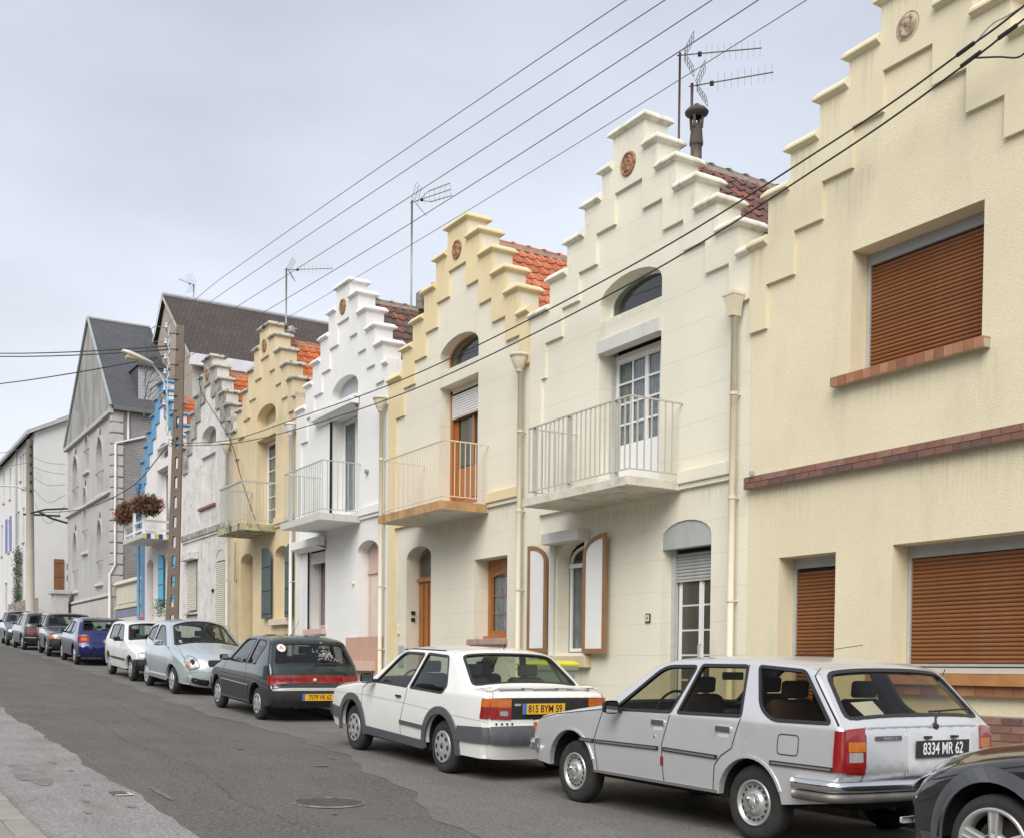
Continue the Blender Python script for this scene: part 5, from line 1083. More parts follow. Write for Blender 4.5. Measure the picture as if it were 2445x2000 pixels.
# ------------------------------------------------------------------ unseen houses added across the street for the cars and windows to mirror
m_opp = [M('opposite_brick', (.22, .12, .08), .9, .15, 2, lines=(.075, .22, .5, .8, .01, 'X', .85)), M('opposite_render', (.40, .35, .28), .9, .1, 1), M('opposite_grey_render', (.30, .28, .25), .9, .12, 1)]
for i, x in enumerate((14, 5, -4, -13, -22, -31, -40, -49)):
    o_ = thing('added_opposite_house', 'plain unseen two-storey house added across the street for reflections, '+['farthest right', 'second', 'third', 'fourth', 'fifth', 'sixth', 'seventh', 'farthest left'][i]+' along the row', 'house', (x, -11, g(x)), 0, 'added houses across the street')
    wn = [[(a, z0), (a+1, z0), (a+1, z1), (a, z1)] for a in (-3.4, -.5, 2.2) for z0, z1 in ((.9, 2.6), (3.9, 5.3))]
    slabwall([(-4.45, -.5), (4.45, -.5), (4.45, 6.0), (-4.45, 6.0)], wn, 0, -.3).obj('wall', m_opp[(i*2) % 3], o_)
    for w_ in wn: box('window', M('opposite_window', (.10, .11, .12), .2), o_, w_[0][0]-.02, w_[1][0]+.02, -.25, -.2, w_[0][1]-.02, w_[2][1]+.02)
    MB().add([(-4.5, .3, 5.9), (4.5, .3, 5.9), (4.5, -4.5, 8.6), (-4.5, -4.5, 8.6), (4.5, -9, 5.9), (-4.5, -9, 5.9)], [(0, 1, 2, 3), (3, 2, 4, 5)]).obj('roof', MATS['brown_flat_tile_roof'] if i % 2 else M('opposite_slate', (.09, .09, .10), .7), o_)
# ------------------------------------------------------------------ parked cars
def paint(name, col, metal=0, rough=.35, coat=.8, var=.03): return M(name, col, rough, var, 3, metal=metal, coat=coat, coatr=.06, dirt=None)
m_rub = M('black_rubber', (.022, .022, .022), .7, .1, 20)
m_seal = M('window_seal', (.018, .018, .018), .45, 0)
m_tyre = M('tyre_rubber', (.030, .028, .026), .85, .25, 14, bump=.3, bs=80)
m_chrome = M('chrome', (.72, .72, .73), .16, .03, 4, metal=1)
m_steel = M('silver_wheel_paint', (.52, .52, .51), .35, .08, 8, metal=.6)
m_hub = M('hubcap_plastic', (.40, .41, .42), .45, .08, 8, metal=.3)
m_under = M('underbody', (.012, .011, .010), .95, 0)
m_seat = M('grey_seat_cloth', (.055, .055, .06), .95, .15, 9)
m_seatb = M('brown_seat_cloth', (.055, .028, .022), .95, .2, 9)
m_seam = M('panel_gap', (.02, .02, .02), .9, 0)
m_lred = M('red_lens', (.25, .010, .010), .18, .12, 20, coat=1)
m_lamb = M('amber_lens', (.50, .13, .010), .2, .12, 20, coat=1)
m_lwht = M('clear_lens', (.30, .30, .30), .2, .12, 20, coat=1)
m_lhead = M('headlamp_glass', (.36, .37, .38), .15, .45, 26, coat=.6)
m_plY = M('yellow_plate', (.78, .42, .015), .5, .03, 5); m_plB = M('black_plate', (.02, .02, .02), .5); m_plW = M('white_letter', (.8, .8, .8), .6); m_plE = M('blue_band', (.03, .16, .55), .5)
m_cg = glass('car_glass', (.66, .72, .66), 1.0, .02); m_cgb = glass('bronze_car_glass', (.68, .66, .54), 1.0, .0); m_cgd = glass('dark_car_glass', (.42, .45, .46), 1.0, .06)
def offset_poly(p, d):
    """grow (d>0) or shrink a closed outline"""
    n = len(p); A = sum(p[i][0]*p[(i+1) % n][1]-p[(i+1) % n][0]*p[i][1] for i in range(n)); s = 1 if A > 0 else -1; o = []
    for i in range(n):
        a = Vector(p[i-1]); b = Vector(p[i]); c = Vector(p[(i+1) % n]); u = (b-a).normalized(); w = (c-b).normalized()
        n1 = Vector((u.y, -u.x))*s; n2 = Vector((w.y, -w.x))*s; m = n1+n2; l = max(m.length_squared, .6); m = m*(2/l)*.5*1.0
        m = (n1+n2); m = m/max(.35, (1+n1.dot(n2)))
        o.append((b.x+m.x*d, b.y+m.y*d))
    return o
class Car:
    def __init__(s, name, label, paint_m, pos, rear=None, front=None, W=1.68, wb=2.44, r=.30, sil=(), gc=.25, belt=.9, tum=.34, arches=None, flip=False, glassm=None, group='cars parked along the kerb', sh=.05, taper=.10, near=True, cat='car', lod=.07, wellw=.30):
        """pos: (x_front_wheel, y, x_rear_wheel, y) of the street-side wheels; local +x is the rear of the car"""
        s.W = W; s.wb = wb; s.r = r; s.belt = belt; s.tum = tum; s.sh = sh; s.taper = taper; s.glass = glassm or m_cg; s.p = paint_m; s.flip = flip; s.lod = lod
        xf, yf, xr, yr = pos; d = Vector((xr-xf, yr-yf, g(xr)-g(xf))); mid = Vector(((xf+xr)/2, (yf+yr)/2, (g(xf)+g(xr))/2)); d.normalize()
        # the wheels given are on the street side: centre line lies W/2-.04 towards the houses
        side = Vector((-d.y, d.x, 0)).normalized()
        if side.y < 0: side = -side
        c = mid+side*(W/2-.03)
        t = thing(name, label, cat, c, 0, group); s.t = t
        yaw = math.atan2(d.y, d.x); pitch = -math.asin(d.z)
        t.rotation_euler = Euler((0, pitch, yaw), 'XYZ')
        s.sil = fillet([(p[0], p[1], p[2] if len(p) > 2 else 0) for p in sil], closed=False, n=4)
        # bow (crown) values along outline, interpolated by nearest source vertex
        src = np.array([(p[0], p[1]) for p in sil]); bw = np.array([p[3] if len(p) > 3 else .05 for p in sil]); ps = np.array([p[4] if len(p) > 4 else 3.0 for p in sil])
        S2 = np.array(s.sil); seg = np.sqrt(((S2[1:]-S2[:-1])**2).sum(1)); s.v = np.concatenate([[0], np.cumsum(seg)]); s.S2 = S2
        sv = np.array([s.v[np.argmin(((S2-q)**2).sum(1))] for q in src]); s.bow = lambda v: float(np.interp(v, sv, bw)); s.pw = lambda v: float(np.interp(v, sv, ps))
        s.xf = float(S2[:, 0].min()); s.xr = float(S2[:, 0].max())
        s.arches = arches or [(-wb/2, r+.0, r+.07), (wb/2, r+.0, r+.07)]; s.gc = gc
    # half width on the side surface
    def Y0(s, x, z):
        y = s.W/2
        if z > s.belt: y -= (z-s.belt)*s.tum*(1 if z-s.belt > .06 else .5+.5*(z-s.belt)/.06)
        y -= .030*((z-.60)/.4)**2 if z < s.belt else .017
        L = s.xr-s.xf; e1 = max(0, 1-(x-s.xf)/1.0); e2 = max(0, 1-(s.xr-x)/.9)
        y -= s.taper*(e1**2.4)+s.taper*.7*(e2**2.4)
        return y
    def dist(s, x, z):
        A = s.S2[:-1]; B = s.S2[1:]; P = np.array((x, z)); d = B-A; t = np.clip(((P-A)*d).sum(1)/(d*d).sum(1), 0, 1); q = A+d*t[:, None]
        return float(np.sqrt(((P-q)**2).sum(1)).min())
    def ys(s, x, z, off=0):
        y = s.Y0(x, z); d = s.dist(x, z)
        if d < s.sh: y -= s.sh*(1-math.sqrt(max(0, 1-(1-d/s.sh)**2)))
        return y+off
    def P(s, v):
        return float(np.interp(v, s.v, s.S2[:, 0])), float(np.interp(v, s.v, s.S2[:, 1]))
    def nrm(s, v):
        a = s.P(max(0, v-.03)); b = s.P(min(s.v[-1], v+.03)); dx, dz = b[0]-a[0], b[1]-a[1]; l = math.hypot(dx, dz) or 1
        return (-dz/l, dx/l)
    def wp(s, v, y, off=0):
        x, z = s.P(v); Y = s.Y0(x, z)-s.sh; t = min(1, abs(y)/Y); nx, nz = s.nrm(v); b = s.bow(v)*(1-t**s.pw(v))+off
        return (x+nx*b, y, z+nz*b)
    def sidept(s, x, z, off=0, sg=-1):
        if not off: return (x, sg*s.ys(x, z), z)
        e = .003; y = s.ys(x, z); dx = (s.ys(x+e, z)-s.ys(x-e, z))/(2*e); dz = (s.ys(x, z+e)-s.ys(x, z-e))/(2*e); dx = max(-3, min(3, dx)); dz = max(-3, min(3, dz)); l = math.sqrt(1+dx*dx+dz*dz)
        return (x-dx*off/l, sg*(y+off/l), z-dz*off/l)
    def ex(s, z, rear=True): return s.P(s.vz(z, rear))[0]
    def vof(s, x, z): return float(s.v[np.argmin(((s.S2-np.array((x, z)))**2).sum(1))])
    def vz(s, z, rear=True):
        """outline parameter on the rear (or front) face at height z"""
        S2 = s.S2; n = len(S2); rng = range(n-1, 0, -1) if rear else range(0, n-1); z = max(z, float(S2[-1][1] if rear else S2[0][1])+.001)
        for i in rng:
            a, b = (S2[i], S2[i-1]) if rear else (S2[i], S2[i+1])
            if min(a[1], b[1]) <= z <= max(a[1], b[1]) and abs(a[1]-b[1]) > 1e-6:
                t = (z-a[1])/(b[1]-a[1]); va, vb = (s.v[i], s.v[i-1]) if rear else (s.v[i], s.v[i+1]); return va+(vb-va)*t
        return s.v[-1] if rear else 0
    def _n(s, fn, pts, e=.004):
        N_ = []
        for a, b in pts:
            p = Vector(fn(a, b)); u = Vector(fn(a+e, b))-Vector(fn(a-e, b)); w = Vector(fn(a, b+e))-Vector(fn(a, b-e)); n = u.cross(w); N_.append(n.normalized() if n.length > 1e-12 else Vector((0, 0, 1)))
        return N_
    def surf(s, name, fn, outer, holes, mat, parent, h=.07, flipn=False, extra=(), skirt=0, dirn=None, smooth=True, chains=()):
        V, T, loops = cdt(outer, holes, h, extra, chains); P3 = [fn(a, b) for a, b in V]; Ns = s._n(fn, V)
        if flipn: T = [(t[0], t[2], t[1]) for t in T]; Ns = [-n for n in Ns]
        me_v = list(P3); me_f = list(T)
        o = mk(name, me_v, me_f, mat, parent, True, Ns if smooth else None)
        if skirt:
            mb = MB()
            for l in loops:
                n = len(l); A = [Vector(fn(a, b)) for a, b in l]; D = [x-m*skirt for x, m in zip(A, (s._n(fn, l) if not flipn else [-q for q in s._n(fn, l)]))]
                mb.add(A+D, [(i, (i+1) % n, (i+1) % n+n, i+n) for i in range(n)])
            me = o.data; bm = bmesh.new(); bm.from_mesh(me)
            vs = [bm.verts.new(p) for p in mb.v]
            for q in mb.f:
                try: bm.faces.new([vs[i] for i in q])
                except ValueError: pass
            # keep smooth normals only on the outer skin
            bm.to_mesh(me); bm.free()
            for p_ in me.polygons: p_.use_smooth = len(p_.vertices) == 3
            me.update()
        return o
    def side_both(s, name, outer, holes, mat, parent, off=0, h=None, skirt=0, which=(-1, 1), label=None, extra=(), smooth=True):
        r = []
        for sg in which:
            fn = (lambda sg: lambda a, b: s.sidept(a, b, off, sg))(sg)
            o = s.surf(name, fn, outer, holes, mat, parent, h or s.lod, flipn=(sg > 0), skirt=skirt, extra=extra, smooth=smooth); r.append(o)
        return r
    def wrap(s, name, outer, holes, mat, parent, off=0, h=None, skirt=0, smooth=True): return s.surf(name, lambda a, b: s.wp(a, b, off), outer, holes, mat, parent, h or s.lod*1.2, skirt=skirt, flipn=False, smooth=smooth)
    def rear_rect(s, name, y0, y1, z0, z1, mat, parent, off=.006, r=.012, skirt=.012, rear=True, h=.09):
        """raised patch on the rear/front face given in height and width"""
        pr = rrect(y0, y1, z0, z1, min(r, (y1-y0)*.45, (z1-z0)*.45)); pts = [(s.vz(z, rear), y) for y, z in pr]
        return s.wrap(name, pts, [], mat, parent, off, h, skirt)
    def corner(s, name, z0, z1, mat, parent, off=.01, rear=True, sides=(-1, 1), n=8):
        """patch round the rolled vertical corner between flank and end"""
        r = []
        for sg in sides:
            v = []; zs_ = np.linspace(z0, z1, 4)
            for z in zs_:
                xe = s.ex(z, rear); q = 1 if rear else -1
                for k in range(n+1):
                    a = math.pi/2*(-.12+1.24*k/n); a_ = min(max(a, 0), math.pi/2); x = xe-q*s.sh*(1-math.sin(a_)); y = s.Y0(xe-q*s.sh*.5, z)-s.sh+s.sh*math.cos(a_); ex_ = a-a_
                    x += q*off*math.sin(a_)+(q*s.sh*ex_*2 if ex_ < 0 else 0); y += off*math.cos(a_)-(s.sh*ex_*2 if ex_ > 0 else 0); v.append((x, sg*y, z))
            m = n+1; f = [(i*m+k, i*m+k+1, (i+1)*m+k+1, (i+1)*m+k) for i in range(3) for k in range(n)]
            r.append(mk(name, v, f, mat, parent, True))
        return r
    def line_side(s, name, pts, w, mat, parent, off=.0025, which=(-1, 1), closed=False, step=.05, thick=0):
        """narrow strip following a polyline on the body side"""
        P_ = []
        pts = list(pts)+([pts[0]] if closed else [])
        for a, b in zip(pts[:-1], pts[1:]):
            n = max(1, int(math.dist(a, b)/step))
            for k in range(n): P_.append((a[0]+(b[0]-a[0])*k/n, a[1]+(b[1]-a[1])*k/n))
        P_.append(pts[-1])
        r = []
        for sg in which:
            v = []
            for i, p in enumerate(P_):
                a = P_[max(0, i-1)]; b = P_[min(len(P_)-1, i+1)]; dx, dz = b[0]-a[0], b[1]-a[1]; l = math.hypot(dx, dz) or 1; nx, nz = -dz/l*w/2, dx/l*w/2
                v += [s.sidept(p[0]+nx, p[1]+nz, off, sg), s.sidept(p[0]-nx, p[1]-nz, off, sg)]
                if thick: v += [s.sidept(p[0]+nx, p[1]+nz, 0, sg), s.sidept(p[0]-nx, p[1]-nz, 0, sg)]
            k = 4 if thick else 2; f = []
            for i in range(len(P_)-1):
                o = i*k; f.append((o, o+1, o+k+1, o+k))
                if thick: f += [(o+2, o, o+k, o+k+2), (o+1, o+3, o+k+3, o+k+1)]
            if thick: f += [(0, 2, 3, 1), (len(v)-4, len(v)-3, len(v)-1, len(v)-2)]
            r.append(mk(name, v, f, mat, parent, False))
        return r
    def line_wrap(s, name, pts, w, mat, parent, off=.003, step=.06, thick=0):
        P_ = []
        for a, b in zip(pts[:-1], pts[1:]):
            n = max(1, int(math.dist(a, b)/step))
            for k in range(n): P_.append((a[0]+(b[0]-a[0])*k/n, a[1]+(b[1]-a[1])*k/n))
        P_.append(pts[-1]); v = []
        for i, p in enumerate(P_):
            a = P_[max(0, i-1)]; b = P_[min(len(P_)-1, i+1)]; dx, dz = b[0]-a[0], b[1]-a[1]; l = math.hypot(dx, dz) or 1; nx, nz = -dz/l*w/2, dx/l*w/2
            v += [s.wp(p[0]+nx, p[1]+nz, off), s.wp(p[0]-nx, p[1]-nz, off)]
        return mk(name, v, [(2*i, 2*i+1, 2*i+3, 2*i+2) for i in range(len(P_)-1)], mat, parent, False)
    # ---- body shell
    def body(s, windows, wind, rearg, pillar=.085):
        """windows: side window outlines; wind/rearg = ((x,z) base, (x,z) header) of the screens"""
        S2 = [tuple(map(float, p)) for p in s.S2]; bot = []
        x = S2[-1][0]
        zb = s.gc
        pts = [(S2[-1][0], S2[-1][1])]
        for (cx, cz, R_) in sorted(s.arches, key=lambda a: -a[0]):
            h_ = zb-cz; a0 = math.asin(max(-.9, min(.9, h_/R_))); 
            xa = cx+R_*math.cos(a0); pts.append((xa+.02, zb))
            n = 18
            for k in range(n+1): a = a0+(math.pi-2*a0)*k/n; pts.append((cx+R_*math.cos(a), cz+R_*math.sin(a)))
            pts.append((cx-R_*math.cos(a0)-.02, zb))
        outer = S2+pts[1:]
        outer = clean(outer)
        # extra points close to the silhouette so the shoulder rolls over smoothly
        ex = []
        for i in range(0, len(s.v)):
            pass
        chains = []
        for q in (.10, .28, .55, 1.0):
            ch = []
            for v in np.arange(.06, s.v[-1]-.06, s.lod*.7):
                x, z = s.P(v); nx, nz = s.nrm(v); p = (x-nx*s.sh*q, z-nz*s.sh*q)
                if abs(s.dist(*p)-s.sh*q) < .15*s.sh*q+.0005: ch.append(p)
                elif len(ch) > 1: chains.append(ch); ch = []
                else: ch = []
            if len(ch) > 1: chains.append(ch)
        self_ = s
        s.windows = windows
        for sg in (-1, 1):
            fn = (lambda sg: lambda a, b: s.sidept(a, b, 0, sg))(sg)
            o = s.surf('body_side', fn, outer, windows, s.p, s.t, s.lod, flipn=(sg > 0), chains=chains, skirt=0)
            mb = MB()
            for l in windows:
                l = resample(l, .06); n = len(l); A = [Vector(fn(a, b)) for a, b in l]; D = [q+Vector((0, -sg*.035, 0)) for q in A]; mb.add(A+D, [(i, (i+1) % n, (i+1) % n+n, i+n) for i in range(n)])
            lip = []
            for (cx, cz, R_) in s.arches:
                for k in range(19): a = math.pi*k/18; lip.append((cx+R_*math.cos(a), max(zb, cz+R_*math.sin(a))))
                A = [Vector(fn(a, b)) for a, b in lip[-19:]]; D = [q+Vector((0, -sg*.05, 0)) for q in A]; mb.add(A+D, [(i, i+1, i+20, i+19) for i in range(18)])
            if mb.v: tag(mb.obj('body_lining', s.p, o), kind='stuff')
        # top strip
        vv = list(np.arange(0, s.v[-1]-.03, .05))+[s.v[-1]]; edge = []
        for v in vv:
            x, z = s.P(v); edge.append((float(v), s.Y0(x, z)-s.sh))
        outer = [(v, -y) for v, y in edge]+[(v, y) for v, y in reversed(edge)]
        holes = []; s.screens = []
        for base, head, nm in ((wind, None, 'windscreen'), (rearg, None, 'rear_window')):
            if not base: continue
            (b0, h0) = base; v0, v1 = s.vof(*b0), s.vof(*h0)
            if v0 > v1: v0, v1 = v1, v0
            va, vb = v0+.035, v1-.035; ya = s.Y0(*s.P(va))-s.sh-pillar*.8; yb = s.Y0(*s.P(vb))-s.sh-pillar*.8
            q = [(va, -ya), (vb, -yb), (vb, yb), (va, ya)]; q = fillet([(p[0], p[1], .07) for p in q], n=3); holes.append(q); s.screens.append((nm, q))
        s.wrap('body_top', outer, holes, s.p, s.t)
        for nm, q in s.screens:
            ring_o = offset_poly(q, .022); ring_i = offset_poly(q, -.012)
            s.wrap('screen_seal', ring_o, [ring_i], m_seal, s.t, .004, .12, skirt=.03)
            s.wrap(nm, offset_poly(q, .004), [], s.glass, s.t, -.004, .14)
        for l in windows:
            s.side_both('window_seal', offset_poly(l, .012), [offset_poly(l, -.014)], m_seal, s.t, .003, .12, skirt=.03)
            s.side_both('side_window', offset_poly(l, .003), [], s.glass, s.t, -.010, .16)
        # dark floor, wheel housings
        mb = MB(); W2 = s.W/2
        x0, x1 = s.xf+.25, s.xr-.22; ar = sorted(s.arches)
        zf = s.gc+.02
        mb.box(ar[0][0]+ar[0][2]+.01, ar[1][0]-ar[1][2]-.01, -W2+.09, W2-.09, zf-.06, zf+.10)
        mb.box(x0, x1, -W2+.42, W2-.42, zf-.05, zf+.09)
        mb.box(x0, ar[0][0]-ar[0][2]-.01, -W2+.2, W2-.2, zf+.0, .6); mb.box(ar[1][0]+ar[1][2]+.01, x1, -W2+.2, W2-.2, zf+.0, .55)
        mb.box(ar[0][0]+ar[0][2]+.02, ar[0][0]+ar[0][2]+.07, -W2+.12, W2-.12, zf+.1, s.belt-.15)
        mb.box(x0+.05, ar[0][0]+ar[0][2]+.019, -W2+.42, W2-.42, zf+.1, s.belt-.2)
        mb.obj('underbody', m_under, s.t)
        for (cx, cz, R_) in s.arches:
            for sg in (-1, 1):
                v = []; n = 14
                for k in range(n+1):
                    a = math.pi*k/n; px_, pz_ = cx+(R_+.012)*math.cos(a), max(zf-.05, cz+(R_+.012)*math.sin(a)); v += [(px_, sg*(s.ys(cx, min(cz+R_, s.belt-.05))-.03), pz_), (px_, sg*(W2-.42), pz_)]
                f = [(2*k, 2*k+2, 2*k+3, 2*k+1) for k in range(n)]; v += [(cx, sg*(W2-.42), cz)]; c_ = len(v)-1
                f += [(c_, 2*k+1, 2*k+3) for k in range(n)]
                mk('wheel_housing', v, f, m_under, s.t)
    def wheels(s, rim='steel', rr=.178, wid=.165, inset=.035, r=None):
        r = r or s.r
        for (cx, cz, R_) in s.arches:
            for sg in (-1, 1):
                yo = sg*(s.W/2-inset-.015)
                mb = MB(); pr = [(rr-.004, -.01), (rr+.03, -.0), (r-.045, .0), (r-.018, -.012), (r-.003, -.035), (r, -.06), (r, -wid+.05), (r-.02, -wid+.01), (rr, -wid)]
                mb.lathe([(a, b*sg) for a, b in pr], 40, 'y', (cx, yo, r)); w = mb.obj('wheel', m_tyre, s.t, smooth=True)
                gr = MB()
                for dy in (-.07, -.095, -.12): gr.lathe([(r+.0012, sg*(dy-.004)), (r+.0012, sg*(dy+.004))], 32, 'y', (cx, yo, r))
                gr.obj('tread_groove', m_seam, w)
                if sg > 0 and not s.both: pass
                make_rim(rim, w, cx, yo, r, rr, sg)
    both = True
    def plate(s, txt, y, z, kind='Y', rear=True, w=.52, h=.11, off=.015, size=.098, sx=.72, yaw=0):
        v = s.vz(z, rear); x, yy, zz = s.wp(v, y, off+.004); nx, nz = s.nrm(v); sgn = 1 if rear else -1
        e = link(bpy.data.objects.new('number_plate', MB().box(-.006, .0, -w/2, w/2, -h/2, h/2).obj('p_', m_plY if kind == 'Y' else m_plB).data), s.t); bpy.data.objects.remove([o for o in bpy.data.objects if o.name.startswith('p_')][0])
        e.location = (x+sgn*.012, y, zz); e.rotation_euler = (0, -math.atan2(nz, abs(nx))*sgn*.0, 0 if rear else math.pi)
        text_mesh(txt, size, m_plW if kind == 'B' else m_plB, 'registration', e, (.0015, .015 if kind == 'Y' else 0, -.002), (math.pi/2, 0, math.pi/2), .0008, sx)
        if kind == 'Y': box('country_band', m_plE, e, .0002, .0015, -w/2, -w/2+.045, -h/2, h/2)
        return e
    def mirror(s, x, z, mat, side=(-1,), sz=(.085, .17, .115), arm=True, big=.0):
        for sg in side:
            y = s.ys(x, z)+.02; d, w, h = sz; n = 10
            mb = MB(); v = []
            for q, k in ((-d*.9, .45), (-d*.6, .85), (-.005, 1.0), (0, 1.0)):
                for i in range(16):
                    a = 2*math.pi*i/16; c, s_ = math.cos(a), math.sin(a); e = .45
                    v.append((x+q, sg*(y+.03+w/2+w/2*k*math.copysign(abs(c)**e, c)), z+.045+h/2*k*math.copysign(abs(s_)**e, s_)))
            mb.add(v, [(i*16+k, i*16+(k+1) % 16, (i+1)*16+(k+1) % 16, (i+1)*16+k) for i in range(3) for k in range(16)]+[tuple(range(16))])
            o = mb.obj('door_mirror', mat, s.t, smooth=True)
            box('mirror_glass', m_chrome if False else M('mirror_glass', (.55, .6, .65), .03, 0, metal=1), o, x-.004, x+.002, sg*(y+.03+w/2)-w*.42, sg*(y+.03+w/2)+w*.42, z+.045-h*.40, z+.045+h*.40)
            box('mirror_arm', mat, o, x-.05, x-.01, min(sg*(y-.035), sg*(y+.05)), max(sg*(y-.035), sg*(y+.05)), z-.01, z+.035)
    def cabin(s, seats_x, mat=None, dash=None, hr=.0, top=1.12, wheelx=None, rear_bench=True):
        mat = mat or m_seat; W2 = s.W/2
        for i, x in enumerate(seats_x):
            for sg in (-1, 1):
                y = sg*W2*.45; wd = .24
                pr = [(x-.48, .30), (x-.02, .28), (x+.10, .34), (x+.30, top-.16), (x+.30, top-.02), (x+.22, top), (x+.16, top-.02), (x-.0, .55), (x-.45, .50)]
                o = MB().prism(pr, y-wd, y+wd).obj('seat', mat, s.t, bevel=.05)
                MB().prism([(x+.21, top+.01), (x+.30, top+.01), (x+.31, top+.15), (x+.22, top+.15)], y-.12, y+.12).obj('headrest', mat, o, bevel=.025)
        if dash: MB().prism([(dash-.35, s.belt-.20), (dash+.28, s.belt-.38), (dash+.30, s.belt-.12), (dash+.12, s.belt-.02), (dash-.15, s.belt+.0), (dash-.35, s.belt-.05)], -W2+.12, W2-.12).obj('dashboard', m_rub, s.t, bevel=.02)
        if wheelx:
            mb = MB(); P_ = []
            for k in range(25): a = 2*math.pi*k/24; P_.append((wheelx+.17*math.sin(a)*.35, -W2*.45+.18*math.cos(a), s.belt+.02+.17*math.sin(a)))
            mb.tube(P_, .013, 6, cap=False); mb.tube([(wheelx, -W2*.45-.17, s.belt+.02), (wheelx-.02, -W2*.45, s.belt+.0), (wheelx, -W2*.45+.17, s.belt+.02)], .012, 6); mb.obj('steering_wheel', m_rub, s.t, smooth=True)
    def finish(s): pass
def make_rim(kind, parent, cx, yo, r, rr, sg):
    """wheel centre; +sg faces away from the car"""
    C_ = (cx, yo, r)
    def lt(name, prof, mat, n=36, smooth=True): return MB().lathe([(a, b*sg) for a, b in prof], n, 'y', C_).obj(name, mat, parent, smooth=smooth)
    if kind == 'steel':     # pressed steel wheel with bolts and a ring of slots
        o = lt('rim', [(rr+.004, -.012), (rr+.002, .004), (rr-.010, .006), (rr-.016, -.02), (rr-.034, -.03), (rr-.05, -.012), (rr-.068, -.022), (rr-.082, -.022), (rr-.09, .005), (rr-.108, .012), (.042, .000), (.040, .012), (.02, .022), (0, .022)], m_steel)
        for k in range(16):
            a = 2*math.pi*k/16; q = rr-.046; b = MB().box(-.013, .013, -.002, .002, -.007, .007).obj('slot', m_seam, o); b.location = (cx+q*math.cos(a), yo-.010*sg, r+q*math.sin(a)); b.rotation_euler = (0, -a+math.pi/2, 0)
        for k in range(3):
            a = 2*math.pi*k/3+.5; MB().lathe([(.0, .03*sg), (.012, .028*sg), (.014, .005*sg)], 8, 'y', (cx+.062*math.cos(a), yo, r+.062*math.sin(a))).obj('wheel_bolt', m_chrome, o)
    elif kind == 'cap8':    # plastic trim with rounded spokes and openings round the edge
        o = lt('hubcap', [(rr+.004, -.008), (rr+.004, .006), (rr-.012, .010), (rr-.022, .004), (rr-.06, .010), (.06, .016), (.03, .018), (.028, .008), (0, .008)], m_hub)
        for k in range(8):
            a = 2*math.pi*k/8; q = rr-.048; n = 10; v = [(cx+q*math.cos(a)+.030*math.cos(t)*(-math.sin(a))+.021*math.sin(t)*math.cos(a), yo+(.0105+.004)*sg, r+q*math.sin(a)+.030*math.cos(t)*math.cos(a)+.021*math.sin(t)*math.sin(a)) for t in [2*math.pi*j/n for j in range(n)]]
            mk('opening', v, [tuple(range(n))], m_seam, o)
        MB().lathe([(0, .024*sg), (.02, .022*sg), (.024, .012*sg)], 14, 'y', C_).obj('hub_badge', m_seam, o)
    elif kind == 'alloy5':  # five-spoke alloy
        o = lt('rim', [(rr+.010, -.010), (rr+.010, .008), (rr-.008, .010), (rr-.016, -.0), (rr-.020, -.09)], m_steel, 48)
        lt('brake_disc', [(rr-.06, -.095), (0, -.095)], M('dark_brake_disc', (.06, .045, .04), .6, .2, 9), 24)
        for k in range(5):
            a = math.pi/2+2*math.pi*k/5; c, s_ = math.cos(a), math.sin(a); v = []
            for q, w, d in ((.03, .034, .0), (rr*.45, .030, .004), (rr-.012, .038, .004)):
                for t, dd in ((-1, -.05), (-1, d-.006), (-.55, d), (-.35, d-.007), (.35, d-.007), (.55, d), (1, d-.006), (1, -.05)): v.append((cx+q*c-w*t*s_, yo+dd*sg, r+q*s_+w*t*c))
            MB().add(v, [(i*8+j, i*8+(j+1) % 8, (i+1)*8+(j+1) % 8, (i+1)*8+j) for i in range(2) for j in range(8)]).obj('spoke', m_steel, o)
            b_ = a+math.pi/5; MB().lathe([(.014, .0045*sg), (.014, -.02*sg), (0, -.02*sg)], 12, 'y', (cx+.058*math.cos(b_), yo, r+.058*math.sin(b_))).obj('bolt_hole', m_seam, o)
        lt('hub', [(.082, -.05), (.078, -.004), (.034, .002), (.030, .006), (0, .008)], m_steel, 24)
    elif kind == 'alloy7':
        o = lt('rim', [(rr+.006, -.010), (rr+.006, .006), (rr-.014, .006), (rr-.02, -.03), (.05, -.03)], m_steel, 32)
        for k in range(7):
            a = 2*math.pi*k/7+.3; c, s_ = math.cos(a), math.sin(a); v = []
            for q, w, d in ((.02, .018, .008), (rr-.012, .022, .004)):
                for t, dd in ((-1, -.03), (-.7, d), (.7, d), (1, -.03)): v.append((cx+q*c-w*t*s_, yo+dd*sg, r+q*s_+w*t*c))
            MB().add(v, [(j, (j+1) % 4, 4+(j+1) % 4, 4+j) for j in range(4)]).obj('spoke', m_steel, o)
        lt('wheel_gap', [(rr-.02, -.029), (.03, -.029)], m_seam, 20)
    else:
        o = lt('hubcap', [(rr+.004, -.008), (rr+.004, .006), (rr-.02, .006), (rr-.03, -.004), (rr-.07, .008), (.03, .014), (0, .016)], m_hub, 24)
        for k in range(6):
            a = 2*math.pi*k/6; q = rr-.05; n = 8; v = [(cx+q*math.cos(a)+.024*math.cos(t), yo+.0075*sg, r+q*math.sin(a)+.024*math.sin(t)) for t in [2*math.pi*j/n for j in range(n)]]
            mk('opening', v, [tuple(range(n))], m_seam, o)
def RR(pts, r=.05, n=4): return fillet([(p[0], p[1], (p[2] if len(p) > 2 else r)) for p in pts], n=n)
random.seed(21)
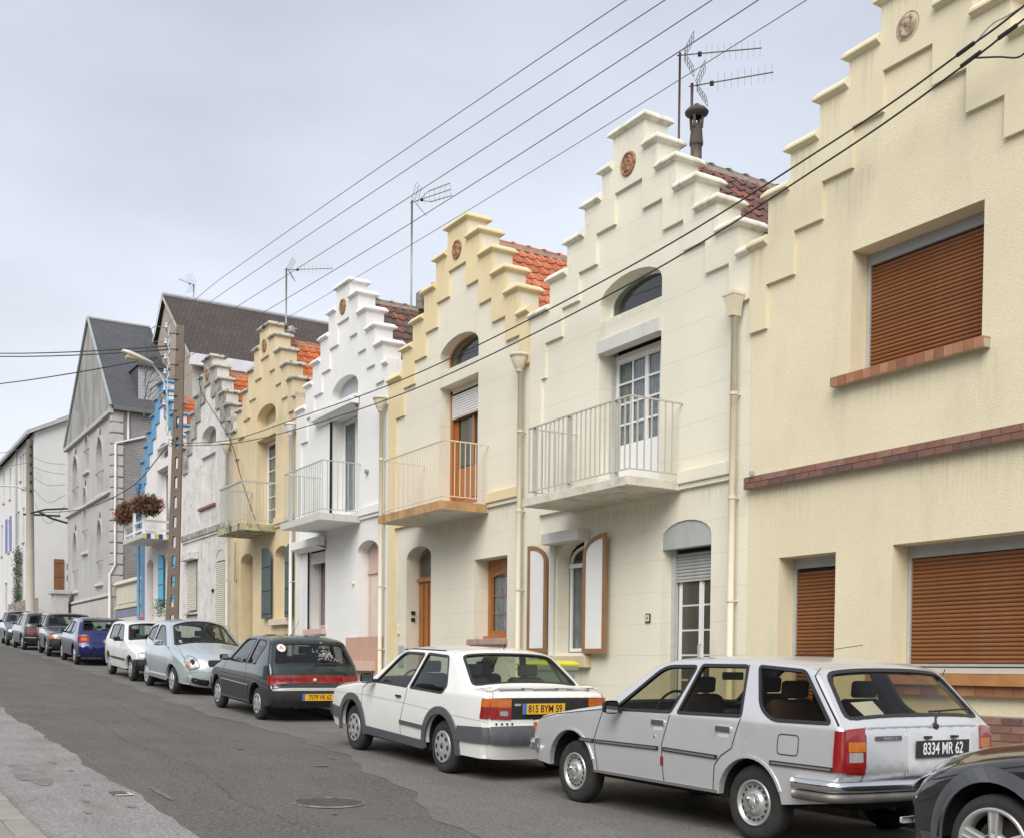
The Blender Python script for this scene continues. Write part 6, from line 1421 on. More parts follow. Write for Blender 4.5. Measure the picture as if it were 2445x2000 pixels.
# ================================================================== silver estate, nearest whole car
m_silver = M('aged_silver_paint', (.64, .64, .65), .32, .04, 1.6, metal=.45, coat=.6, coatr=.10, dirt=((.55, .54, .53), .58, .78, 3, (1, 1, 1)))
c = Car('silver_estate_car', 'old silver estate car seen from behind with a black number plate reading 8334 MR 62', m_silver, (-8.93, 6.14, -6.49, 6.14), W=1.76, wb=2.44, r=.30, gc=.335, belt=.92, tum=.36, sh=.04, taper=.035, glassm=m_cgb, lod=.06,
    sil=[(-1.88, .36, 0, .04, 5), (-1.93, .50, .03, .08, 5), (-1.93, .64, .04, .08, 5), (-1.82, .80, .08, .03, 6), (-1.20, .90, .2, .012, 6), (-.72, .965, .05, .02, 4), (-.16, 1.345, .12, .08, 2.4), (.12, 1.395, .1, .035, 3), (.9, 1.415, .3, .035, 3), (1.58, 1.375, .1, .04, 3), (1.72, 1.335, .06, .05, 3), (2.06, .965, .03, .05, 3), (2.105, .925, .02, .04, 6), (2.115, .62, .04, .05, 6), (2.06, .56, .03, .04, 6), (2.05, .40, 0, .04, 6)],
    arches=[(-1.22, .315, .385), (1.22, .305, .345)])
w1 = RR([(-.56, .935, .04), (.235, .95, .03), (.40, 1.345, .04), (-.02, 1.335, .12)]); w2 = RR([(.32, .95, .03), (1.085, .965, .03), (1.0, 1.36, .03), (.46, 1.355, .03)]); w3 = RR([(1.42, .955, .12), (1.26, 1.05, .08), (1.13, 1.36, .03), (1.62, 1.335, .05), (1.99, .965, .03)])
c.body([w1, w2, w3], ((-.72, .955), (-.16, 1.345)), ((2.06, .965), (1.71, 1.34)), pillar=.07)
c.wheels('steel', .178, .165, .045)
t = c.t
for s_ in ([(-.715, .93), (-.83, .64), (-.77, .345)], [(.235, .93), (.155, .66), (.19, .345)], [(1.09, .95), (1.02, .71), (.90, .64), (.83, .56), (.81, .345)], [(1.76, 1.36), (1.72, 1.30), (2.06, .95)], [(1.09, .96), (1.01, 1.37)]): c.line_side('panel_gap', s_, .009, m_seam, t)
c.line_side('bonnet_gap', [(-1.95, .745), (-1.5, .835), (-.74, .925)], .007, m_seam, t)
for a, b in (((-1.06, .625), (-.83, .625)), ((-.80, .625), (.115, .635)), ((.18, .635), (.86, .625)), ((1.45, .64), (2.06, .64))):
    for o in c.line_side('rub_strip', [a, b], .034, m_rub, t, .012, thick=1, step=.2): 
        pass
    for o in c.line_side('strip_bead', [(a[0]+.02, a[1]), (b[0]-.02, b[1])], .014, m_chrome, t, .0145, step=.2): pass
c.line_side('sill_trim', [(-.84, .352), (.86, .352)], .022, m_chrome, t, .006, thick=1)
for x in (.01, .83):
    c.side_both('door_handle', rrect(x, x+.17, .835, .875, .008), [], m_chrome, t, .018, .2, skirt=.018); c.side_both('handle_recess', rrect(x+.02, x+.15, .79, .834, .015), [], M('silver_recess', (.62, .62, .63), .4), t, .001, .2)
c.side_both('door_lock', rrect(.045, .07, .72, .745, .012), [], m_chrome, t, .006, .2, skirt=.006)
c.line_side('fuel_flap_gap', rrect(1.515, 1.72, .71, .86, .03), .008, m_seam, t, closed=True, which=(-1,), step=.04)
c.side_both('reflector_sticker', rrect(.145, .185, .49, .57, .006), [], m_lred, t, .003, .2)
c.mirror(-.42, .915, m_rub, sz=(.10, .15, .12))
# wheel-arch lips
for cx, cz, R_ in c.arches: c.line_side('arch_lip', [(cx+(R_+.012)*math.cos(math.pi*k/18), cz+(R_+.012)*math.sin(math.pi*k/18)) for k in range(2, 17)], .022, m_silver, t, .008, thick=1, step=.06)
# tail lamps
Yr = c.Y0(2.12, .8)-c.sh
for sg in (-1, 1):
    lo, hi = (-Yr+.0, -Yr+.165) if sg < 0 else (Yr-.165, Yr-.0)
    o = c.rear_rect('tail_lamp', lo, hi, .62, .925, m_lred, t, .010, .012, .02)
    c.corner('lamp_corner', .625, .918, m_lred, o, .0102, sides=(sg,))
    c.rear_rect('indicator_lens', lo+(.02 if sg < 0 else .0), hi-(.0 if sg < 0 else .02), .77, .84, m_lamb, o, .0125, .004, .004); c.rear_rect('reversing_lens', lo+.025, hi-.025, .695, .765, m_lwht, o, .0125, .004, .004)
    c.side_both('lamp_side', [(c.ex(.62)-c.sh-.012, .625), (c.ex(.62)-c.sh+.006, .625), (c.ex(.9)-c.sh+.006, .918), (c.ex(.9)-c.sh-.012, .918)], [], m_lred, o, .010, .05, skirt=.01, which=(sg,))
c.line_wrap('tailgate_gap', [(c.vz(.93), -Yr+.18), (c.vz(.60), -Yr+.17), (c.vz(.44), -Yr+.15)], .008, m_seam, t)
c.line_wrap('tailgate_crease_shade', [(c.vz(.925), -Yr+.2), (c.vz(.925), Yr-.2)], .006, M('silver_crease_shade', (.35, .35, .36), .5), t)  # flat darker strip: the crease's shade is put into its colour
# plate recess
o = c.rear_rect('plate_recess', -.20, .52, .62, .90, M('white_recess_paint', (.66, .67, .68), .45), t, .009, .03, .004)
c.rear_rect('plate_surround', -.22, .54, .605, .912, m_silver, t, .004, .04, .004)
c.plate('8334 MR 62', .16, .775, 'B', w=.60, h=.125, size=.125, sx=.74)
for yy in (.0, .30): box('plate_lamp', m_seam, o, c.xr+.04, c.xr+.075, yy-.03, yy+.03, .855, .872)
bd = c.rear_rect('badge', -.54, -.27, .845, .878, M('badge_grey', (.09, .09, .09), .5), t, .010, .004, .008); x_ = c.wp(c.vz(.86), -.40, .013)
text_mesh('RENAULT 18', .026, M('badge_letter', (.35, .35, .36), .5), 'badge_text', bd, (x_[0]+.002, -.40, .861), (math.pi/2, 0, math.pi/2), .0006, 1.0)
MB().tube([(2.145, .12, .945), (2.10, .17, 1.0), (2.05, .28, 1.04)], .008, 6).tube([(2.055, .15, 1.045), (2.05, .42, 1.055), (2.04, .62, 1.06)], .008, 6).obj('rear_wiper', m_rub, t); MB().lathe([(.0, .03), (.02, .028), (.028, 0)], 12, 'x', (2.13, .12, .94)).obj('wiper_pivot', m_rub, t)
# bumpers
def chrome_bumper(c, xe, z0, z1, rear=True, endx=.42, mat=m_chrome, dark=m_rub, bulge=.05, wr=None):
    W2 = c.W/2; pl = []
    sgx = 1 if rear else -1
    n = 20
    pts = [(xe-sgx*endx, -W2-.012), (xe-sgx*.16, -W2-.015), (xe-sgx*.05, -W2+.05), (xe+sgx*.0, -W2+.22)]+[(xe+sgx*bulge*(1-(q/ (W2-.22))**2), q) for q in np.linspace(-W2+.35, W2-.35, 7)]+[(xe, W2-.22), (xe-sgx*.05, W2-.05), (xe-sgx*.16, W2+.015), (xe-sgx*endx, W2+.012)]
    sp = spline([(a, b, 0) for a, b in pts], 3)
    h = z1-z0; v = []
    for i, p in enumerate(sp):
        a = sp[max(0, i-1)]; b = sp[min(len(sp)-1, i+1)]; d = (b-a).normalized(); nn = Vector((d.y, -d.x, 0))*sgx*(1)
        for q, zz in ((-.03, z0), (.018, z0+.004), (.034, z0+h*.25), (.036, z0+h*.6), (.024, z1-.006), (-.0, z1), (-.03, z1)): v.append(p+nn*q+Vector((0, 0, zz)))
    m = 7; f = [(i*m+k, i*m+k+1, (i+1)*m+k+1, (i+1)*m+k) for i in range(len(sp)-1) for k in range(m-1)]+[tuple(range(m)), tuple(range((len(sp)-1)*m, len(sp)*m))]
    return mk('rear_bumper' if rear else 'front_bumper', v, f, mat, c.t, True)
chrome_bumper(c, 2.13, .475, .56, True, .42); 
rb_ = chrome_bumper(c, 2.122, .40, .474, True, .40, M('dark_bumper_metal', (.20, .19, .175), .45, .2, 6, metal=.6)); rb_.name = 'bumper_underside'  # lower part of the bumper is a darker metal
chrome_bumper(c, -1.99, .46, .575, False, .20)
for sg in (-1, 1):
    c.side_both('front_indicator', rrect(-1.925, -1.86, .64, .73, .015), [], m_lamb, t, .008, .2, skirt=.01, which=(sg,))
c.cabin([-.15, .95], m_seatb, dash=-.55, wheelx=-.30, top=1.10)
box('load_cover', m_seat, t, 1.3, 2.0, -.70, .70, .62, .66); MB().lathe([(0, .0), (.17, .0), (.19, .03), (.12, .08), (0, .09)], 20, 'z', (1.75, .05, .92)).obj('hat_on_shelf', M('dark_felt', (.02, .02, .02), .9), t)
v0_ = c.vof(2.06, .965); mk('paper_sheet', [c.wp(v0_-a, b, -.03) for a, b in ((.04, -.50), (.04, -.30), (.20, -.34), (.20, -.56))], [(0, 1, 2, 3)], M('white_paper', (.75, .76, .78), .7), t)
box('rear_view_mirror', M('grey_mirror_back', (.30, .31, .32), .5), t, .02, .05, -.10, .14, 1.22, 1.29, .01)
MB().tube([(-.02, .55, 1.40), (.35, .60, 1.47), (.95, .66, 1.55)], .003, 5).obj('radio_aerial', m_rub, t)
# ================================================================== white two-door saloon
m_whitep = M('white_car_paint', (.76, .755, .72), .35, .02, 2, coat=.6, dirt=((.55, .53, .48), .62, .85, 2))
m_trimg = M('grey_plastic_trim', (.085, .088, .095), .6, .08, 8)
c = Car('white_saloon_car', 'white two-door saloon with wide grey plastic trim and yellow plate reading 815 BYM 59', m_whitep, (-13.72, 5.95, -11.25, 5.95), W=1.68, wb=2.47, r=.30, gc=.26, belt=.91, tum=.38, sh=.045, taper=.07, lod=.06, glassm=m_cg,
    sil=[(-2.0, .30, 0, .04, 6), (-2.08, .42, .03, .10, 6), (-2.07, .60, .03, .10, 5), (-2.00, .76, .06, .09, 5), (-1.86, .82, .1, .05, 5), (-.80, .945, .1, .03, 5), (-.15, 1.335, .15, .07, 2.4), (.12, 1.385, .1, .035, 3), (.9, 1.385, .2, .035, 3), (1.22, 1.345, .12, .04, 3), (1.72, .985, .06, .06, 2.4), (1.78, .98, .05, .03, 4), (2.12, .955, .03, .03, 5), (2.145, .92, .02, .06, 6), (2.13, .62, .03, .07, 6), (2.16, .50, .04, .08, 6), (2.10, .26, 0, .06, 6)],
    arches=[(-1.235, .315, .37), (1.235, .315, .37)])
w1 = RR([(-.56, .94, .05), (.34, .925, .03), (.50, 1.325, .04), (-.05, 1.325, .12)]); w2 = RR([(.42, .92, .03), (1.24, .905, .06), (1.30, .98, .05), (1.10, 1.315, .05), (.58, 1.33, .03)])
c.body([w1, w2], ((-.80, .945), (-.15, 1.335)), ((1.72, .985), (1.22, 1.345)), pillar=.07)
c.wheels('cap8', .178, .17, .03); t = c.t
for s_ in ([(-.66, .95), (-.92, .84), (-.93, .36)], [(.36, .92), (.33, .80), (.21, .50), (.22, .30)], [(-.93, .36), (-.90, .30), (.22, .30)]): c.line_side('panel_gap', s_, .008, m_seam, t)
c.line_side('waist_crease_shade', [(-1.98, .73), (-.9, .755), (.3, .73), (1.3, .69), (2.16, .66)], .007, M('crease_shade_paint', (.45, .45, .43), .6), t)  # shade along the waist fold is painted as a greyer line
c.line_side('bonnet_gap', [(-1.95, .79), (-1.3, .875), (-.8, .925)], .006, m_seam, t)
for cx, cz, R_ in c.arches: c.line_side('arch_flare', [(cx+(R_+.03)*math.cos(math.pi*k/20), cz+(R_+.03)*math.sin(math.pi*k/20)) for k in range(-1, 22)], .085, m_trimg, t, .022, thick=1, step=.06)
c.line_side('side_moulding', [(.21, .50), (.80, .485)], .045, m_trimg, t, .016, thick=1, step=.15); c.line_side('sill_cladding', [(-.83, .315), (.83, .285)], .10, m_trimg, t, .018, thick=1, step=.15)
c.side_both('rear_cladding', [(1.63, .50), (1.66, .58), (2.10, .60), (2.10, .43), (1.60, .42)], [], m_trimg, t, .025, .2, skirt=.025)
c.side_both('front_cladding', [(-2.06, .41), (-2.06, .56), (-1.62, .54), (-1.62, .40)], [], m_trimg, t, .025, .2, skirt=.025)
Yr = c.Y0(2.2, .8)-c.sh
c.rear_rect('bumper_cladding', -Yr, Yr, .43, .60, m_trimg, t, .028, .004, .03); c.corner('cladding_corner', .43, .60, m_trimg, t, .027); c.corner('cladding_corner', .42, .57, m_trimg, t, .027, rear=False); c.corner('panel_corner', .66, .874, MATS.get('matt_black_panel') or M('matt_black_panel', (.018, .018, .018), .6), t, .001) if False else None; c.rear_rect('front_bumper_cladding', -Yr, Yr, .42, .57, m_trimg, t, .03, .02, .03, rear=False)
c.rear_rect('rear_panel', -Yr+.005, Yr-.005, .685, .905, M('matt_black_panel', (.018, .018, .018), .6), t, .003, .01, .004)
for sg in (-1, 1):
    lo, hi = (-Yr+.0, -Yr+.235) if sg < 0 else (Yr-.235, Yr-.0)
    o = c.rear_rect('tail_lamp', lo, hi, .685, .905, m_lred, t, .012, .012, .014)
    c.rear_rect('indicator_lens', lo+.005, hi-.005, .815, .898, m_lamb, o, .0145, .008, .003); c.corner('lamp_corner', .69, .902, m_lred, o, .0122, sides=(sg,)); c.corner('lamp_corner_amber', .815, .898, m_lamb, o, .0147, sides=(sg,)); c.rear_rect('reversing_lens', lo+.10, hi-.04, .725, .775, m_lwht, o, .0145, .008, .003)
    c.side_both('lamp_side', [(c.ex(.69)-c.sh-.02, .69), (c.ex(.69)-c.sh+.006, .69), (c.ex(.90)-c.sh+.006, .902), (c.ex(.90)-c.sh-.0, .902)], [], m_lred, o, .012, .05, skirt=.01, which=(sg,))
    c.side_both('lamp_side_amber', [(c.ex(.81)-c.sh-.01, .815), (c.ex(.81)-c.sh+.006, .815), (c.ex(.895)-c.sh+.006, .898), (c.ex(.895)-c.sh-.0, .898)], [], m_lamb, o, .0145, .05, skirt=.002, which=(sg,))
c.plate('815 BYM 59', -.10, .80, 'Y', w=.54, h=.115, size=.112, sx=.78)
c.side_both('side_repeater', rrect(-1.06, -1.03, .70, .73, .012), [], m_lamb, t, .006, .2, skirt=.006)
c.side_both('door_handle', rrect(.09, .22, .79, .815, .010), [], m_rub, t, .022, .2, skirt=.02)
c.mirror(-.52, .935, m_rub, sz=(.09, .17, .125))
# boot spoiler on four feet
mb = MB(); v = []
for y in np.linspace(-.70, .70, 15):
    e = abs(y)/.70; dz = -.035*max(0, e-.86)/.14
    for dx, z in ((-.07, .0), (-.02, .014), (.05, .012), (.07, .0), (.02, -.010)): v.append((2.07+dx-.03*e**4, y, 1.02+z+dz))
f = [(i*5+k, i*5+(k+1) % 5, (i+1)*5+(k+1) % 5, (i+1)*5+k) for i in range(14) for k in range(5)]+[(0, 1, 2, 3, 4), tuple(range(70, 75))]
sp_ = mk('boot_spoiler', v, f, m_whitep, t, False)
for y in (-.64, -.22, .22, .64): box('spoiler_foot', m_whitep, sp_, 2.03, 2.10, y-.05, y+.05, .95, 1.015)
c.line_wrap('boot_gap', [(c.vz(.91), -Yr+.03), (c.vof(2.12, .955), -Yr+.05), (c.vof(1.80, .98), -Yr+.09)], .007, m_seam, t)
for sg in (-1, 1): c.line_side('gutter_trim', [(-.1, 1.36), (.2, 1.392-.02), (.95, 1.372)], .012, m_seam, t, .004, which=(sg,))
MB().tube([(.98, .12, 1.41), (1.03, .12, 1.455), (1.0, .12, 1.46)], .008, 6).obj('aerial_base', m_rub, t)
for k in range(4): q_ = MB().lathe([(0, .002), (.016, .002)], 5, 'x'); o = q_.obj('star_sticker', m_seam, t); p_ = c.wp(c.vz(.63), -.66+k*.06, .006); o.location = p_
text_mesh('VW', .0001, m_rub, 'badge', t, (0, 0, -3), (0, 0, 0)) if False else None
c.rear_rect('badge', -.46, -.38, .83, .855, m_chrome, t, .008, .005, .004)
c.cabin([-.15, .85], m_seat, dash=-.60, wheelx=-.36, top=1.08)
box('parcel_shelf', m_rub, t, 1.2, 1.7, -.62, .62, .93, .95); MB().tube([(2.10, .42, .26), (2.28, .42, .25)], .03, 10).obj('exhaust_pipe', m_under, t)
tag(box('windscreen_sticker', M('pale_blue_sticker', (.45, .62, .66), .5), t, 1.66, 1.665, -.62, -.42, 1.0, 1.03))
# ================================================================== dark green hatchback with red band
m_green = M('dark_green_paint', (.012, .024, .026), .22, .06, 2, metal=.1, coat=1, coatr=.03)
m_greyp = M('charcoal_plastic', (.030, .030, .032), .45, .1, 6)
c = Car('dark_green_hatchback', 'dark green three-door hatchback with full-width red tail band and learner A disc', m_green, (-21.30, 6.43, -18.93, 6.40), W=1.70, wb=2.37, r=.285, gc=.27, belt=.95, tum=.36, sh=.05, taper=.08, lod=.07, glassm=m_cgd,
    sil=[(-1.68, .30, 0, .05, 5), (-1.78, .42, .03, .12, 5), (-1.78, .60, .05, .12, 4), (-1.66, .74, .08, .08, 4), (-1.02, .90, .15, .04, 4), (-.72, .965, .06, .05, 3), (.10, 1.375, .15, .08, 2.2), (.38, 1.43, .1, .04, 3), (.9, 1.445, .2, .04, 3), (1.33, 1.40, .08, .05, 3), (1.44, 1.36, .05, .05, 3), (1.76, .90, .06, .06, 3.5), (1.80, .80, .04, .06, 4), (1.80, .66, .03, .06, 4), (1.86, .57, .03, .08, 5), (1.86, .42, .04, .08, 5), (1.78, .28, 0, .05, 5)],
    arches=[(-1.185, .30, .35), (1.185, .30, .35)])
w1 = RR([(-.38, .97, .05), (.60, .955, .03), (.74, 1.385, .04), (.22, 1.375, .12)]); w2 = RR([(.69, .955, .03), (1.10, .965, .04), (1.32, 1.30, .05), (1.24, 1.37, .03), (.84, 1.385, .03)])
c.body([w1, w2], ((-.72, .965), (.10, 1.375)), ((1.73, .93), (1.45, 1.35)), pillar=.05)
c.wheels('cap6', .172, .155, .03); t = c.t
c.line_side('panel_gap', [(-.52, .96), (-.72, .80), (-.72, .36)], .007, m_seam, t); c.line_side('panel_gap', [(.66, .95), (.62, .8), (.63, .33)], .007, m_seam, t)
c.line_side('grey_flank', [(-.80, .46), (.80, .44)], .27, m_greyp, t, .010, thick=1, step=.15); c.line_side('flank_bead', [(-.80, .60), (.80, .58)], .016, m_alu, t, .013, step=.2)
c.side_both('bumper_corner', [(1.52, .56), (1.53, .38), (1.60, .28), (1.78, .30), (1.85, .42), (1.85, .57)], [], m_greyp, t, .018, .15, skirt=.018)
Yr = c.Y0(1.8, .7)-c.sh
c.rear_rect('rear_bumper', -Yr, Yr, .32, .585, m_greyp, t, .02, .004, .03); c.corner('bumper_wrap', .31, .58, m_greyp, t, .019); c.corner('bumper_wrap', .31, .56, m_greyp, t, .015, rear=False); c.rear_rect('bumper_bead', -Yr-.02, Yr+.02, .545, .572, m_alu, t, .026, .004, .004)
c.rear_rect('tail_band', -Yr+.30, Yr-.30, .655, .80, m_lred, t, .010, .006, .012)
for sg in (-1, 1):
    lo, hi = (-Yr, -Yr+.285) if sg < 0 else (Yr-.285, Yr)
    o = c.rear_rect('tail_lamp', lo, hi, .635, .80, m_lred, t, .012, .008, .014); c.corner('lamp_corner', .64, .797, m_lred, o, .0122, sides=(sg,)); c.rear_rect('reversing_lens', lo+.05, hi-.06, .64, .70, M('pinkish_lens', (.30, .14, .12), .3, .1, 9), o, .018, .005, .003)
MB().lathe([(0, .02), (.03, .018), (.036, 0)], 16, 'x', (1.873, -.02, .73)).obj('lion_badge_disc', m_alu, t, smooth=True)
MB().tube([(1.85, -.10, .90), (1.80, .0, 1.0), (1.785, .42, 1.0)], .008, 6).obj('rear_wiper', m_rub, t)
p_ = c.wp(c.vz(1.24), -.52, .008); nx, nz = c.nrm(c.vz(1.24)); ds = MB().lathe([(0, .002), (.075, .002), (.078, 0)], 24, 'x').obj('learner_disc', M('white_disc', (.8, .8, .8), .5), t); ds.location = p_; ds.rotation_euler = (0, -math.atan2(nz, nx), 0)
text_mesh('A', .11, M('red_letter', (.75, .03, .02), .5), 'letter', ds, (.0035, 0, 0), (math.pi/2, 0, math.pi/2), .0006, 1.1)
random.seed(4); dc = MB()
for k in range(46):
    yy = random.gauss(.22, .10); zz = random.gauss(1.12, .055); aa = random.uniform(0, 6.3); ln_ = random.uniform(.02, .05); pp_ = []
    for j in range(4): pp_.append((yy+ln_*math.cos(aa+j*.7)*(j/3), zz+ln_*math.sin(aa+j*.7)*(j/3)))
    for (y0, z0), (y1, z1) in zip(pp_[:-1], pp_[1:]):
        n_ = Vector((-(z1-z0), y1-y0)); n_ = (n_.normalized() if n_.length else Vector((1, 0)))*.0018
        dc.add([c.wp(c.vz(z0+n_.y), y0+n_.x, .004), c.wp(c.vz(z1+n_.y), y1+n_.x, .004), c.wp(c.vz(z1-n_.y), y1-n_.x, .004), c.wp(c.vz(z0-n_.y), y0-n_.x, .004)], [(0, 1, 2, 3)])
tag(dc.obj('window_decal', M('silver_decal', (.72, .74, .76), .5), t), kind='stuff')
c.plate('7579 VK 62', .02, .455, 'Y', w=.60, h=.115, size=.108, sx=.78, off=.03)
c.mirror(-.28, .965, m_greyp, sz=(.08, .16, .11)); c.cabin([.0, .85], m_seat, dash=-.5, wheelx=-.22, top=1.10)
MB().tube([(1.70, .0-.35, .27), (1.87, -.35, .26)], .028, 10).obj('exhaust_pipe', m_under, t); MB().tube([(.35, .1, 1.47), (.62, .12, 1.70)], .003, 5).obj('radio_aerial', m_rub, t)
# ================================================================== pale blue-silver supermini facing the camera
m_bsil = M('pale_blue_silver_paint', (.50, .57, .60), .30, .03, 2, metal=.45, coat=1, coatr=.04)
def front_lamps(c, y0, y1, z0, z1, mat=m_lhead, r=.03, off=.008):
    for sg in (-1, 1):
        a, b = (-y1, -y0) if sg < 0 else (y0, y1); c.rear_rect('headlamp', a, b, z0, z1, mat, c.t, off, r, .012, rear=False)
c = Car('pale_blue_supermini', 'rounded pale blue-silver supermini parked facing the camera, two cars behind the white saloon', m_bsil, (-24.50, 6.40, -26.86, 6.44), W=1.72, wb=2.37, r=.29, gc=.27, belt=.98, tum=.36, sh=.09, taper=.20, lod=.065, glassm=m_cg,
    sil=[(-1.72, .24, 0, .12, 3), (-1.83, .40, .05, .20, 3), (-1.82, .58, .06, .20, 3), (-1.74, .70, .08, .18, 3), (-1.50, .84, .15, .12, 3), (-.98, 1.0, .10, .10, 2.5), (-.15, 1.46, .2, .12, 2.2), (.25, 1.53, .2, .06, 2.5), (.8, 1.53, .2, .06, 2.5), (1.40, 1.42, .12, .08, 2.5), (1.72, .95, .1, .10, 3), (1.78, .6, .1, .12, 3), (1.72, .26, 0, .08, 3)],
    arches=[(-1.185, .305, .345), (1.185, .305, .345)])
w1 = RR([(-.72, 1.03, .05), (.45, 1.06, .04), (.42, 1.44, .10), (-.02, 1.43, .16)]); w2 = RR([(.56, 1.07, .03), (1.28, 1.14, .05), (1.16, 1.36, .06), (.58, 1.44, .05)])
c.body([w1, w2], ((-.98, 1.0), (-.15, 1.46)), ((1.62, 1.05), (1.40, 1.41)), pillar=.06)
c.wheels('alloy7', .185, .16, .03); t = c.t
c.line_side('panel_gap', [(-.75, 1.0), (-.82, .70), (-.78, .34)], .007, m_seam, t); c.line_side('panel_gap', [(.52, 1.05), (.58, .8), (.60, .34)], .007, m_seam, t); c.line_side('sill_bead', [(-.78, .37), (.78, .36)], .03, M('bright_sill', (.62, .68, .70), .3, coat=1), t, .02, thick=1, step=.15)
for sg in (-1, 1):
    a = [(sg*y, z) for y, z in [(.40, .585), (.50, .56), (.62, .565), (.685, .61), (.685, .74), (.64, .80), (.56, .80), (.46, .70)]]
    pts = [(c.vz(z, False), y) for y, z in RR([(y, z, .04) for y, z in a])]
    o = c.wrap('headlamp', pts, [], m_lhead, t, .006, .12, skirt=.012); c.rear_rect('indicator_lens', min(sg*.60, sg*.67), max(sg*.60, sg*.67), .60, .68, m_lamb, o, .010, .02, .004, rear=False)
    c.line_wrap('lamp_seam', pts+[pts[0]], .010, m_seam, t, .0065)
    c.rear_rect('lamp_reflector', min(sg*.66, sg*.70), max(sg*.66, sg*.70), .70, .75, m_chrome, o, .0085, .02, .003, rear=False)
    c.rear_rect('lamp_reflector', min(sg*.50, sg*.58), max(sg*.50, sg*.58), .63, .72, m_seam, o, .0085, .035, .003, rear=False)
    c.rear_rect('fog_opening', min(sg*.22, sg*.56), max(sg*.22, sg*.56), .30, .40, m_seam, t, .004, .03, .003, rear=False)
c.rear_rect('grille', -.25, .25, .575, .655, m_seam, t, .006, .035, .006, rear=False)
c.line_wrap('bumper_crease_shade', [(c.vz(.50, False), -.70), (c.vz(.50, False), .70)], .006, M('blue_silver_crease_shade', (.25, .29, .31), .4), t)  # bumper fold shown by a flat strip of painted shade
c.line_wrap('bonnet_gap', [(c.vz(.80, False), .66), (c.vof(-1.3, .9), .67), (c.vof(-1.0, .99), .66)], .006, m_seam, t); c.line_wrap('bonnet_gap', [(c.vz(.80, False), -.66), (c.vof(-1.3, .9), -.67), (c.vof(-1.0, .99), -.66)], .006, m_seam, t)
c.mirror(-.60, 1.03, m_bsil, side=(-1, 1), sz=(.10, .19, .13)); c.cabin([.0, .85], m_seat, dash=-.62, wheelx=-.35, top=1.16)
for y_ in (-.45, .1): MB().tube([c.wp(c.vof(-.97, 1.0)+.02, y_, .01), c.wp(c.vof(-.97, 1.0)+.06, y_+.5, .015)], .010, 6).obj('wiper', m_rub, t)
for zz in (.10, .18): p_ = c.wp(c.vof(-.98, 1.0)+zz, .56, .002); o = box('windscreen_disc', M('tax_disc', (.6, .72, .78), .5), t, -.004, .004, -.03, .03, -.015, .015); o.location = p_
# ================================================================== old white hatchback, facing the camera
m_white2 = M('dull_white_paint', (.70, .70, .68), .35, .03, 2, coat=.5)
def smallcar(name, label, m, pos, W, wb, r, sil, wins, wind, rearg, rim='cap6', mir=None, mirm=None, glassm=None, group='cars parked along the kerb', arches=None, belt=.92, seats=(-.1, .85), dash=-.6, tum=.36, gaps=(), top=1.08, lod=.10, sh=.05):
    c = Car(name, label, m, pos, W=W, wb=wb, r=r, gc=.27, belt=belt, tum=tum, sh=sh, taper=.08, lod=lod, glassm=glassm, sil=sil, arches=arches)
    c.body(wins, wind, rearg, pillar=.06); c.wheels(rim, .17, .16, .03)
    for q in gaps: c.line_side('panel_gap', q, .008, m_seam, c.t)
    if mir: c.mirror(mir[0], mir[1], mirm or m_rub, side=(-1, 1))
    c.cabin(list(seats), m_seat, dash=dash, top=top); return c
hb = [(-1.70, .30, 0, .05, 5), (-1.80, .42, .03, .10, 5), (-1.79, .60, .04, .10, 4), (-1.70, .72, .06, .08, 4), (-.95, .90, .12, .04, 4), (-.70, .945, .06, .05, 3), (-.05, 1.34, .12, .07, 2.3), (.25, 1.40, .1, .04, 3), (1.1, 1.405, .2, .04, 3), (1.52, 1.36, .1, .05, 3), (1.80, .92, .06, .06, 4), (1.86, .60, .05, .07, 5), (1.84, .44, .03, .08, 5), (1.76, .28, 0, .05, 5)]
hw = [RR([(-.48, .955, .04), (.36, .95, .03), (.42, 1.34, .04), (.04, 1.33, .1)]), RR([(.44, .95, .03), (1.18, .96, .05), (1.30, 1.30, .06), (.50, 1.345, .03)])]
c = smallcar('white_hatchback', 'old white five-door hatchback with black bumper, facing the camera behind the pale blue supermini', m_white2, (-28.30, 6.40, -30.72, 6.42), 1.60, 2.42, .285, hb, hw, ((-.70, .945), (-.05, 1.34)), ((1.79, .95), (1.54, 1.34)), mir=(-.40, .95), gaps=([(-.62, .93), (-.74, .7), (-.72, .33)], [(.42, .94), (.42, .33)]), glassm=m_cg)
c.rear_rect('front_bumper', -.77, .77, .28, .56, m_greyp, c.t, .03, .03, .03, rear=False); c.side_both('bumper_corner', [(-1.78, .33), (-1.79, .55), (-1.56, .55), (-1.56, .33)], [], m_greyp, c.t, .02, .2, skirt=.02); front_lamps(c, .42, .70, .58, .70)
c.rear_rect('grille', -.40, .40, .60, .69, m_greyp, c.t, .006, .01, .006, rear=False); c.line_side('side_moulding', [(-.80, .50), (.80, .50)], .05, m_greyp, c.t, .014, thick=1, step=.2)
c.side_both('side_repeater', rrect(-1.0, -.97, .70, .73, .01), [], m_rub, c.t, .006, .2)
